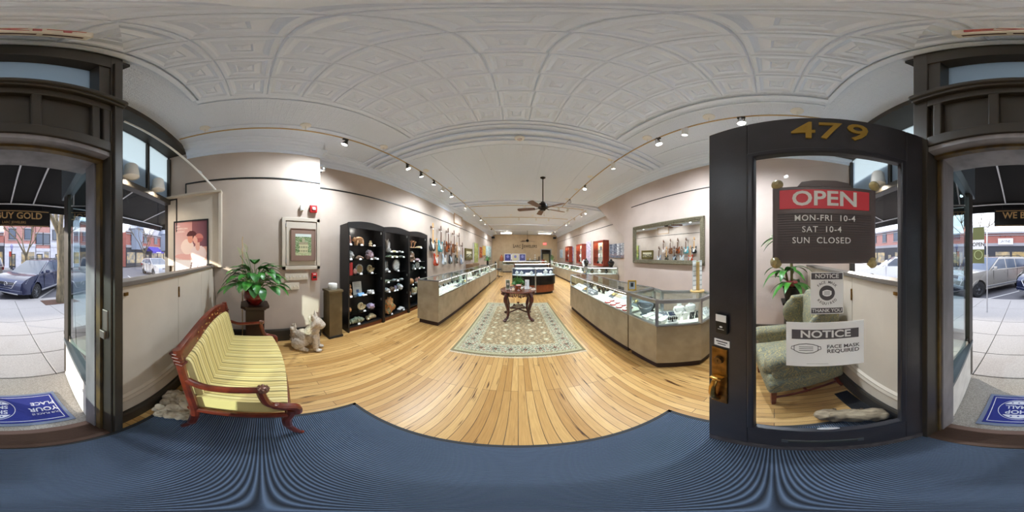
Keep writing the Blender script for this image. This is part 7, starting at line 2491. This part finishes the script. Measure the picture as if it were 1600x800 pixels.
mb.tube([(cc[0] + .135 * math.cos(a), cc[1] + .135 * math.sin(a), .0135) for a in np.linspace(0, 2 * PI, 49)[:-1]], .0035, 4, flat=(1, .3), closed=True)
badge = mb.build('badge_ring', M_MW, t)
for s in (-1, 1):
    mb = MB()
    pts = [(cc[0] + .122 * math.cos(a), cc[1] + s * .122 * math.sin(a)) for a in np.linspace(.62, PI - .62, 15)]
    mb.prism(pts, .0132, .0142); mb.build('badge_cap', M_MW, badge)
    for k in (-1, 0, 1):
        mb = MB(); mb.cyl((cc[0] + .045 * k, s * .092, .0142), (cc[0] + .045 * k, s * .092, .0147), .008, seg=5); mb.build('star', M_BLUE, badge)
text('SHOP', .068, 'lettering', M_MW, t, (cc[0], .032, .0135), bold=.02); text('SMALL', .062, 'lettering', M_MW, t, (cc[0], -.035, .0135), bold=.02)

# ---- awning and its hanging banner
t = thing('awning', 'black fabric awning over the shop front with white ribs', 'awning', (0, -1.62, 3.3))
M_AWN = mat('black_canvas', (13, 13, 16), .9)
AX0, AX1 = -4.6, 5.0
mb = MB()
a, b = Vector((0, -1.6, 2.90)), Vector((0, -3.02, 2.50))
for off in (0, .015):
    pass
mb.face([(AX0, a.y, a.z), (AX1, a.y, a.z), (AX1, b.y, b.z), (AX0, b.y, b.z)])
mb.face([(AX0, a.y, a.z + .02), (AX0, b.y - .01, b.z + .02), (AX1, b.y - .01, b.z + .02), (AX1, a.y, a.z + .02)])
mb.build('canopy', M_AWN, t, world=True, recalc=False)
mb = MB(); mb.box(((AX0 + AX1) / 2, b.y - .012, b.z - .08), (AX1 - AX0, .012, .2)); mb.build('valance', M_AWN, t, world=True)
for x in (AX0, AX1):
    mb = MB(); mb.face([(x, a.y, a.z), (x, b.y, b.z), (x, b.y, b.z - .15), (x, a.y, b.z - .15)]); mb.build('side_flap', M_AWN, t, world=True)
M_RIB = mat('white_awning_pole', (206, 208, 214), .4)
for x0, x1 in ((-.28, -.20), (-.62, -.62), (.34, .34), (-2.2, -2.2), (1.9, 1.9), (-3.6, -3.6), (3.5, 3.5)):
    mb = MB(); mb.tube([(x0, a.y - .05, a.z - .06), (x1, b.y + .03, b.z - .02)], .013, 8); mb.build('rib', M_RIB, t, world=True)
mb = MB(); mb.tube([(AX0, b.y + .04, b.z - .035), (AX1, b.y + .04, b.z - .035)], .014, 8); mb.build('front_bar', M_RIB, t, world=True)
t = thing('hanging_banner', 'black and gold WE BUY GOLD banner hanging from the awning', 'banner', m=frame((-.20, -3.0, 2.205), (-1, 0, 0)))
mb = MB(); mb.box((0, 0, 0), (1.50, .34, .014), bevel=.002); mb.build('board', mat('black_banner', (22, 20, 22), .4), t)
M_BG = mat('banner_gold', (206, 170, 116), .5)
mb = MB(); mb.box((0, .125, .008), (1.44, .012, .002)); mb.box((0, -.158, .008), (1.44, .008, .002)); mb.build('gold_lines', M_BG, t)
text('WE BUY GOLD', .175, 'lettering', M_BG, t, (0, .03, .009), bold=.018, sx=1.0)
text('LARC JEWELERS', .066, 'lettering', M_BG, t, (0.06, -.10, .009), sx=.95)
text('since here', .04, 'lettering', M_BG, t, (.56, -.105, .009), shear=.3) if False else None
for s in (-.6, .6):
    mb = MB(); mb.tube([(s, .165, 0), (s, .24, -.01)], .004, 6); mb.build('hanging_wire', M_BLACK, t)

# ---- vehicles
M_TYRE = mat('tyre_rubber', (32, 32, 34), .8)
M_ALLOY = mat('alloy_wheel', (176, 178, 182), .3, .8)
M_CARGLASS = mat('tinted_car_glass', (70, 82, 100), .08, spec=.9)
M_LAMP = mat('headlamp_lens', (226, 230, 234), .12, spec=.8)
M_TRIMB = mat('black_car_trim', (34, 34, 36), .5)
def car(name, label, loc, heading, paint, sp):
    t = thing(name, label, 'car', loc, math.atan2(heading[1], heading[0]))
    W = sp['w'] / 2; xf, xr, R = sp['xf'], sp['xr'], sp['r']
    def arch(cx, r, n=9): return [(cx + r * math.cos(a), R + r * math.sin(a)) for a in np.linspace(-.12, PI + .12, n)]
    low = sp['low']; up = sp['up']
    bot = [(xr - .5, .34)]
    # side outline, nose to tail along the bottom with wheel arches, then back over the top
    out = [(sp['nose'] - .1, sp['sill'])] + [p for p in arch(xf, R + .07)] + [p for p in arch(xr, R + .07)] + [(sp['tail'] + .1, sp['sill'])] + low
    mb = MB()
    def hw(z, x):
        k = W - .05 * max(0, (sp['sill'] + .15 - z) / .3) - .06 * max(0, (z - sp['belt'] * .72) / (sp['belt'] * .4))
        e = max(0, (abs(x) - (sp['nose'] - .55)) / .55)
        return k - .16 * e * e
    L = [mb.bm.verts.new((x, hw(z, x), z)) for x, z in out]; Rr = [mb.bm.verts.new((x, -hw(z, x), z)) for x, z in out]
    mb.bm.faces.new(L); mb.bm.faces.new(Rr[::-1])
    for i in range(len(out)):
        j = (i + 1) % len(out); mb.bm.faces.new((L[i], Rr[i], Rr[j], L[j]))
    bmesh.ops.triangulate(mb.bm, faces=[f for f in mb.bm.faces if len(f.verts) > 4])
    body = mb.build('body', paint, t, smooth=True, auto=32)
    zb, zr = sp['belt'], sp['roof']
    def gw(z): return W - .09 - .17 * (z - zb) / (zr - zb)
    mb = MB()
    L = [mb.bm.verts.new((x, gw(z), z)) for x, z in up]; Rr = [mb.bm.verts.new((x, -gw(z), z)) for x, z in up]
    mb.bm.faces.new(L); mb.bm.faces.new(Rr[::-1])
    for i in range(len(up)):
        j = (i + 1) % len(up); mb.bm.faces.new((L[i], Rr[i], Rr[j], L[j]))
    mb.build('cabin', paint, t, smooth=True, auto=25)
    for s in (1, -1):
        for q in sp['win']:
            mb = MB(); vs = [(x, s * (gw(z) + .006), z) for x, z in q]; mb.face(vs); mb.build('side_window', M_CARGLASS, t, recalc=False)
    (xa, za), (xb, zb2) = sp['shield']
    mb = MB(); mb.face([(xa + .012, -gw(za) + .06, za + .02), (xa + .012, gw(za) - .06, za + .02), (xb + .02, gw(zb2) - .07, zb2 + .0), (xb + .02, -gw(zb2) + .07, zb2 + .0)]); mb.build('windscreen', M_CARGLASS, t)
    (xa, za), (xb, zb2) = sp['rear']
    mb = MB(); mb.face([(xa - .012, -gw(za) + .08, za), (xa - .012, gw(za) - .08, za), (xb - .012, gw(zb2) - .08, zb2), (xb - .012, -gw(zb2) + .08, zb2)]); mb.build('rear_window', M_CARGLASS, t)
    for x in (xf, xr):
        for s in (1, -1):
            mb = MB(); Mx = Matrix.Translation((x, s * (W - .13), R)) @ Matrix.Rotation(-s * PI / 2, 4, 'X'); mb.M = Mx
            mb.lathe([(R * .62, -.11), (R * .95, -.11), (R, -.07), (R, .07), (R * .95, .11), (R * .64, .115), (R * .62, .10)], seg=36); wh = mb.build('wheel', M_TYRE, t, smooth=True)
            mb = MB(); mb.M = Mx; mb.lathe([(0, .05), (R * .55, .045), (R * .6, .10), (R * .63, .105), (R * .63, .02), (0, .02)], seg=36)
            rim = mb.build('rim', mat('dark_rim', (96, 98, 102), .4, .7), wh, smooth=True)
            mb = MB(); mb.M = Mx
            for k in range(sp['spokes']):
                mb.box((0, 0, 0), (R * .50, R * .13, .03), m=Matrix.Rotation(2 * PI * k / sp['spokes'], 4, 'Z') @ Matrix.Translation((R * .33, 0, .085)))
            mb.cyl((0, 0, .06), (0, 0, .11), R * .14, seg=14); mb.build('spokes', M_ALLOY, wh)
    N = sp['nose']
    for s in (1, -1):
        mb = MB(); mb.face([(x, s * y, z) for x, y, z in sp['lamp']]); mb.face([(x - .0, s * y, z) for x, y, z in sp['lamp2']]); mb.build('headlamp', M_LAMP, t)
        mb = MB(); mb.box((sp['mir'][0], s * (W + .07), sp['mir'][1]), (.10, .2, .15), bevel=.03); mb.build('wing_mirror', paint, t)
        for x in sp['handles']:
            mb = MB(); mb.box((x, s * (W - .015), sp['belt'] - .12), (.2, .03, .03), bevel=.008); mb.build('door_handle', paint, t)
        mb = MB(); mb.box(((xf + xr) / 2, s * (W - .02), sp['sill'] + .02), (xf - xr - 2 * R - .1, .06, .07), bevel=.01); mb.build('side_step', M_ALLOY if sp['step'] else M_TRIMB, t)
        mb = MB(); mb.box((sp['tail'] + .01, s * (W - .2), sp['belt'] - .08), (.03, .16, .3), bevel=.01); mb.build('tail_lamp', mat('tail_lamp_red', (150, 24, 26), .2), t)
        if sp.get('rack'):
            mb = MB(); mb.tube([(sp['rack'][0], s * (W - .33), zr + .02), (sp['rack'][0] + .1, s * (W - .33), zr + .07), (sp['rack'][1] - .1, s * (W - .33), zr + .07), (sp['rack'][1], s * (W - .33), zr + .02)], .018, 6); mb.build('roof_rail', M_TRIMB, t)
        for x in sp['seams']:
            mb = MB(); mb.box((x, s * (W - .012), (sp['sill'] + sp['belt']) / 2 + .05), (.008, .02, sp['belt'] - sp['sill'] - .1)); mb.build('door_gap', M_TRIMB, t)
    mb = MB(); mb.box((N - .01, 0, sp['grz']), (.05, sp['grw'], sp['grh']), bevel=.015); gr = mb.build('grille', M_TRIMB, t)
    mb = MB()
    for k in range(3): mb.box((N + .016, 0, sp['grz'] - sp['grh'] * .3 + k * sp['grh'] * .3), (.02, sp['grw'] * .94, .014))
    mb.build('grille_bars', M_CHROME if sp['chrome'] else M_ALLOY, gr)
    if sp['chrome']:
        mb = MB(); mb.tube([(N + .03, .085 * math.cos(a), sp['grz'] + .04 + .085 * math.sin(a)) for a in np.linspace(0, 2 * PI, 21)[:-1]], .012, 6, closed=True); mb.box((N + .03, 0, sp['grz'] + .04), (.014, .2, .035)); mb.build('emblem', M_CHROME, gr)
        mb = MB()
        for s in (1, -1): mb.tube([(N + .02, s * sp['grw'] * .52, sp['grz'] + sp['grh'] * .5), (N + .025, s * sp['grw'] * .36, sp['grz'] - sp['grh'] * .5)], .022, 6)
        mb.tube([(N + .025, sp['grw'] * .36, sp['grz'] - sp['grh'] * .5), (N + .025, -sp['grw'] * .36, sp['grz'] - sp['grh'] * .5)], .018, 6); mb.build('grille_surround', M_CHROME, gr)
    mb = MB(); mb.box((N + .0, 0, sp['sill'] + .1), (.10, sp['w'] - .3, .16), bevel=.03); mb.build('bumper', paint if sp['chrome'] else M_ALLOY, t)
    mb = MB(); mb.box((N + .045, 0, sp['sill'] + .02), (.03, sp['w'] - .6, .05), bevel=.01); mb.build('lower_trim', M_ALLOY if sp['chrome'] else M_TRIMB, t)
    return t
SUVSP = dict(w=2.0, xf=1.80, xr=-1.62, r=.39, nose=2.62, tail=-2.72, sill=.45, belt=1.24, roof=1.90, spokes=6, step=True, chrome=False,
    low=[(-2.68, .62), (-2.72, .8), (-2.70, 1.24), (1.02, 1.24), (1.3, 1.245), (2.3, 1.16), (2.55, 1.08), (2.63, .95), (2.66, .7), (2.62, .5)],
    up=[(-2.66, 1.22), (-2.52, 1.82), (-2.3, 1.90), (-.2, 1.91), (.12, 1.87), (1.06, 1.22)],
    win=[[(.86, 1.29), (.18, 1.79), (-.28, 1.80), (-.28, 1.28)], [(-.36, 1.28), (-.36, 1.80), (-1.22, 1.80), (-1.22, 1.28)], [(-1.30, 1.28), (-1.30, 1.80), (-2.36, 1.78), (-2.46, 1.28)]],
    shield=((1.06, 1.22), (.12, 1.87)), rear=((-2.63, 1.34), (-2.53, 1.78)),
    lamp=[(2.60, .52, .88), (2.66, .52, .88), (2.66, .52, 1.04), (2.60, .52, 1.04)], lamp2=[(2.668, .50, .84), (2.63, .86, .84), (2.58, .86, 1.04), (2.635, .50, 1.04)],
    mir=(.78, 1.36), handles=(-.12, -1.05), seams=(.82, -.32, -1.26), grz=.92, grw=.9, grh=.26, rack=(-2.1, -.3))
CROSS = dict(w=1.96, xf=1.48, xr=-1.42, r=.37, nose=2.42, tail=-2.58, sill=.36, belt=1.14, roof=1.72, spokes=10, step=True, chrome=True,
    low=[(-2.55, .5), (-2.58, .8), (-2.54, 1.16), (.9, 1.14), (1.2, 1.14), (1.9, 1.07), (2.25, .96), (2.42, .82), (2.46, .6), (2.42, .4)],
    up=[(-2.54, 1.12), (-2.34, 1.52), (-2.0, 1.68), (-.6, 1.74), (-.1, 1.70), (1.12, 1.10)],
    win=[[(.84, 1.20), (-.0, 1.61), (-.42, 1.64), (-.42, 1.19)], [(-.50, 1.19), (-.50, 1.64), (-1.32, 1.62), (-1.32, 1.20)], [(-1.40, 1.21), (-1.40, 1.61), (-2.02, 1.56), (-2.24, 1.25)]],
    shield=((1.12, 1.10), (-.1, 1.70)), rear=((-2.50, 1.2), (-2.32, 1.53)),
    lamp=[(2.40, .5, .8), (2.43, .5, .8), (2.43, .5, .9), (2.40, .5, .9)], lamp2=[(2.44, .46, .80), (2.22, .90, .82), (2.02, .90, 1.00), (2.36, .46, .90)],
    mir=(.62, 1.22), handles=(-.25, -1.15), seams=(.8, -.46, -1.36), grz=.72, grw=.95, grh=.24, rack=(-1.9, -.3))
H = Vector((.53, .85)).normalized(); LN = Vector((-H.y, H.x))
def park(px, py, sp, H):
    g = ground(px, py, RZ)
    LN = Vector((-H.y, H.x))
    c = Vector((g.x, g.y)) - H * sp['xf'] - LN * (sp['w'] / 2 - .02)
    return (c.x, c.y, RZ)
HN = Vector((.70, .71)).normalized()
car('suv', 'silver-beige SUV parked nose in at the kerb outside the doorway', park(1530, 465, SUVSP, H), H, mat('silver_beige_paint', (178, 174, 166), .25, .55, coat=.6), SUVSP)
car('suv', 'dark blue crossover SUV parked nose in beside the street tree', park(57.5, 468, CROSS, HN), HN, mat('dark_blue_paint', (44, 52, 84), .22, .4, coat=.8), CROSS)
car('suv', 'black car farther along, parked behind the dark blue crossover', (-6.5, -19.5, RZ), -H, mat('black_car_paint', (36, 40, 50), .25, .3, coat=.6), CROSS)
car('suv', 'white SUV parked beyond the window behind the open door', (8.3, -8.2, RZ), H, mat('white_car_paint', (228, 230, 234), .25, coat=.6), SUVSP)
car('suv', 'grey car seen small through the poster bay window', (-14, -9.8, RZ), H, mat('grey_car_paint', (168, 172, 180), .25, .4, coat=.6), CROSS)

# ---- trees and the lamp post
M_BARK = mat('grey_green_bark', (122, 110, 88), .9, c2=(88, 82, 66), scale=14, stretch=(1, 1, .3), bump=.7)
def tree(label, loc, h, r, seed, fork=2.6, depth=5):
    t = thing('street_tree', label, 'tree', loc)
    rr = random.Random(seed)
    mb = MB(); mb.tube(smoothpath([(0, 0, 0), (.02, .01, .3), (-.02, 0, fork * .5), (.03, .02, fork)], 6), [r * 1.25] + [r * 1.05] * 6 + [r * .95] * 6 + [r * .9] * 6, 12); mb.build('trunk', M_BARK, t, smooth=True)
    mb = MB()
    def br(p, d, L, rad, k):
        e = p + d * L
        m = (p + e) / 2 + Vector((rr.uniform(-.08, .08), rr.uniform(-.08, .08), 0)) * L
        mb.tube([p, m, e], [rad, rad * .8, rad * .62], 7 if k > 2 else 4)
        if k:
            for q in range(2 if rr.random() < .7 else 3):
                dd = (d + Vector((rr.uniform(-.9, .9), rr.uniform(-.9, .9), rr.uniform(-.15, .6)))).normalized()
                br(e, dd, L * rr.uniform(.62, .85), rad * .6, k - 1)
    for q in range(4):
        a = q * 1.6 + seed
        br(Vector((.03, .02, fork - .1)), Vector((.6 * math.cos(a), .6 * math.sin(a), 1)).normalized(), h * .24, r * .62, depth)
    mb.build('branches', M_BARK, t, smooth=True)
p = Vector((-2.2, -5.62, walk_z(-5.62) - .01))
tree('bare street tree with a forked trunk beside the dark blue crossover', tuple(p), 6.5, .16, 3, 2.6)
tree('thin bare tree across the street behind the dark blue crossover', (-2.6, -15.9, RZ), 8, .15, 5, 2.0)
tree('bare tree across the street beyond the poster bay window', (-19, -15.5, RZ), 8, .14, 9, 2.4)
tree('bare tree beyond the doorway glass over the silver-beige SUV', (5.2, -16.0, RZ), 8, .12, 12, 2.4)
t = thing('street_lamp', 'black lantern lamp post with a red flag on the far sidewalk', 'street lamp', (-1.6, -22.3, RZ + .13))
mb = MB(); mb.lathe([(0, 0), (.2, 0), (.16, .4), (.07, .6), (.055, 2.6), (.09, 2.7), (0, 2.75)], seg=14); mb.build('post', M_BLACK, t, smooth=True)
mb = MB(); mb.lathe([(0, 2.7), (.12, 2.72), (.22, 3.2), (.05, 3.45), (0, 3.5)], seg=8); mb.build('lantern', mat('lantern_glass', (150, 150, 190), .3), t)
mb = MB(); mb.box((.2, 0, 2.1), (.34, .01, .7)); mb.build('flag', mat('red_flag', (176, 66, 50), .7), t)
t = thing('open_flag', 'green and white OPEN flag hanging outside beside the doorway window', 'flag', m=frame((1.32, -4.6, 1.79), (-1, .1, 0)))
mb = MB(); mb.box((0, 0, 0), (.36, 1.06, .006)); mb.build('cloth', mat('olive_flag', (112, 116, 70), .8), t)
mb = MB(); mb.box((0, .02, .004), (.36, .28, .003)); mb.build('white_band', M_PAPER, t)
text('OPEN', .15, 'lettering', M_BLACKINK, t, (.0, .02, .007), bold=.015)
mb = MB(); mb.tube([(.125 * math.cos(a), -.28 + .125 * math.sin(a), .005) for a in np.linspace(0, 2 * PI, 25)[:-1]], .012, 6, closed=True); mb.build('ring_motif', mat('pale_green_motif', (186, 196, 140), .8), t)
mb = MB(); mb.tube([(-.22, .54, 0), (.3, .54, 0)], .012, 6); mb.tube([(.27, .5, 0), (.27, -2.0, 0)], .016, 8); mb.build('pole', M_STEEL, t)

# ---- buildings across the street
def brick(name, c1, c2, mortar):
    if name in MATS: return MATS[name]
    m = bpy.data.materials.new(name); m.use_nodes = True
    nt = m.node_tree; b = nt.nodes['Principled BSDF']; b.inputs['Roughness'].default_value = .85
    tc = nt.nodes.new('ShaderNodeTexCoord'); mp = nt.nodes.new('ShaderNodeMapping'); mp.inputs['Rotation'].default_value = (PI / 2, 0, 0)
    br = nt.nodes.new('ShaderNodeTexBrick'); br.inputs['Scale'].default_value = 1; br.inputs['Brick Width'].default_value = .22; br.inputs['Row Height'].default_value = .075; br.inputs['Mortar Size'].default_value = .008
    br.inputs['Color1'].default_value = rgb(c1); br.inputs['Color2'].default_value = rgb(c2); br.inputs['Mortar'].default_value = rgb(mortar)
    nt.links.new(tc.outputs['Object'], mp.inputs['Vector']); nt.links.new(mp.outputs['Vector'], br.inputs['Vector']); nt.links.new(br.outputs['Color'], b.inputs['Base Color'])
    MATS[name] = m; return m
BR = brick('red_brick', (176, 92, 78), (156, 76, 64), (186, 160, 150)); BR2 = brick('pink_brick', (190, 128, 118), (172, 108, 98), (206, 186, 178))
M_SHOPDARK = mat('shop_frame_dark', (52, 54, 62), .5); M_SHOPGLASS = mat('shop_glass', (112, 112, 106), .12, c2=(196, 168, 112), scale=1.2, spec=.8)
M_PALE = mat('pale_render', (214, 214, 220), .8, c2=(200, 200, 208), scale=2); M_STONE = mat('grey_stone_band', (166, 164, 168), .8)
def building(label, x0, x1, h, wallm, y=-25.4, depth=8, storeh=3.4, shopm=None, upper=3, sign=None, gables=False, name='shop_building'):
    w = x1 - x0
    h += .4
    t = thing(name, label, 'building', ((x0 + x1) / 2, y, RZ + .1))
    mb = MB(); mb.box((0, -depth / 2, h / 2), (w, depth, h)); mb.build('wall', wallm, t)
    mb = MB(); mb.box((0, .1, h + .12), (w + .1, .5, .28), bevel=.04); mb.box((0, .05, h - .25), (w, .25, .12)); mb.build('cornice', M_STONE, t)
    mb = MB(); mb.box((0, .06, storeh + .15), (w, .3, .45)); mb.build('sign_band', shopm or M_STONE, t)
    mb = MB(); mb.box((0, .02, storeh / 2), (w, .12, storeh)); mb.build('shop_front', shopm or M_SHOPDARK, t)
    n = max(2, int(w / 2.2))
    for k in range(n):
        x = -w / 2 + w * (k + .5) / n
        if k == n // 2:
            mb = MB(); mb.box((x, .09, 1.1), (1.0, .06, 2.2)); d = mb.build('door', M_SHOPDARK, t)
            mb = MB(); mb.box((x, .13, 1.2), (.7, .02, 1.7)); mb.build('door_glass', M_SHOPGLASS, d)
        else:
            mb = MB(); mb.box((x, .10, 1.55), (w / n - .35, .04, 1.9)); mb.build('shop_window', M_SHOPGLASS, t)
    if h > storeh + 2.2:
        for k in range(upper):
            x = -w / 2 + w * (k + .5) / upper
            mb = MB(); mb.box((x, .02, storeh + 1.9), (1.15, .1, 1.7)); f = mb.build('window', M_SHOPDARK, t)
            mb = MB(); mb.box((x, .08, storeh + 1.9), (.95, .02, 1.5)); mb.build('pane', M_CARGLASS, f)
            mb = MB(); mb.box((x, .06, storeh + .98), (1.3, .2, .12)); mb.build('sill', M_STONE, f)
            mb = MB(); mb.box((x, .04, storeh + 2.85), (1.3, .16, .2)); mb.build('lintel', M_STONE, f)
    if gables:
        for gx in (-w * .27, w * .27):
            mb = MB(); mb.prism([(gx - 1.9, h), (gx + 1.9, h), (gx, h + 2.5)], -.3, 1.5, m=Matrix.Rotation(PI / 2, 4, 'X')); mb.build('gable', mat('slate_gable', (120, 126, 142), .7), t)
        for tx in (w * .33, -w * .33):
            mb = MB(); mb.lathe([(0, 3), (1.2, 3), (1.2, h + .6), (1.45, h + .7), (.0, h + 3.6)], (tx, .2, 0), 8); mb.build('turret', mat('blue_grey_turret', (140, 150, 166), .7), t)
    if sign:
        s, size, bx, bm_, tm = sign
        mb = MB(); mb.box((bx, .3, storeh + .62), (len(s) * size * .85, .08, size * 1.7)); sb = mb.build('shop_sign', bm_, t)
        text(s, size, 'lettering', tm, sb, m=Matrix.Translation((bx, .35, storeh + .62)) @ Matrix.Rotation(PI, 4, 'Z') @ Matrix.Rotation(PI / 2, 4, 'X'), ext=.004)
        for k in (-1, 0, 1):
            mb = MB(); mb.tube([(bx + k * .8, .2, storeh + 1.4), (bx + k * .8, .6, storeh + 1.5), (bx + k * .8, .65, storeh + 1.3)], .03, 6); mb.build('sign_lamp', M_BLACK, t)
    return t
building('low red brick shop with a white sign seen above the silver-beige SUV', -.6, 12.5, 5.0, BR, sign=('JAYNE', .55, -3.1, M_PAPER, M_GREYINK), storeh=3.5)
building('pink brick building with an upper window beyond the lamp post', -5.6, -.7, 8.5, BR2, upper=2, shopm=M_PALE)
building('white-framed brick building between two pink brick shops', -8.0, -5.7, 8.0, BR2, upper=2, shopm=M_PALE, storeh=2.7)
building('pale rendered shop behind the forked street tree', -13.5, -8.1, 8.2, M_PALE, upper=3, shopm=M_PALE)
building('brick building with slate gables and a blue-grey turret seen through the poster bay window', -33.5, -19.5, 5.6, BR, y=-20, gables=True, upper=4)
building('plain brick building seen through the window behind the open door', 15.5, 27.5, 5.8, BR2, y=-20, upper=4)
building('dark red brick shop far along the street beyond the poster bay', -19.2, -13.7, 7.5, BR, upper=3)
t = thing('shop_awning', 'purple shop awning on the gabled brick building', 'awning', (-26.5, -19.5, 2.4))
mb = MB(); mb.prism([(0, 0), (1.5, -.1), (1.5, -.4), (1.4, -.4), (0, .9)], -1.9, 1.9, m=Matrix.Rotation(PI / 2, 4, 'Z') @ Matrix.Rotation(PI / 2, 4, 'X')); mb.build('canvas', mat('purple_canvas', (84, 72, 170), .8), t)
mb = MB(); mb.box((0, 1.52, -.25), (1.6, .02, .14)); mb.build('pale_lettering_strip', M_PAPER, t)
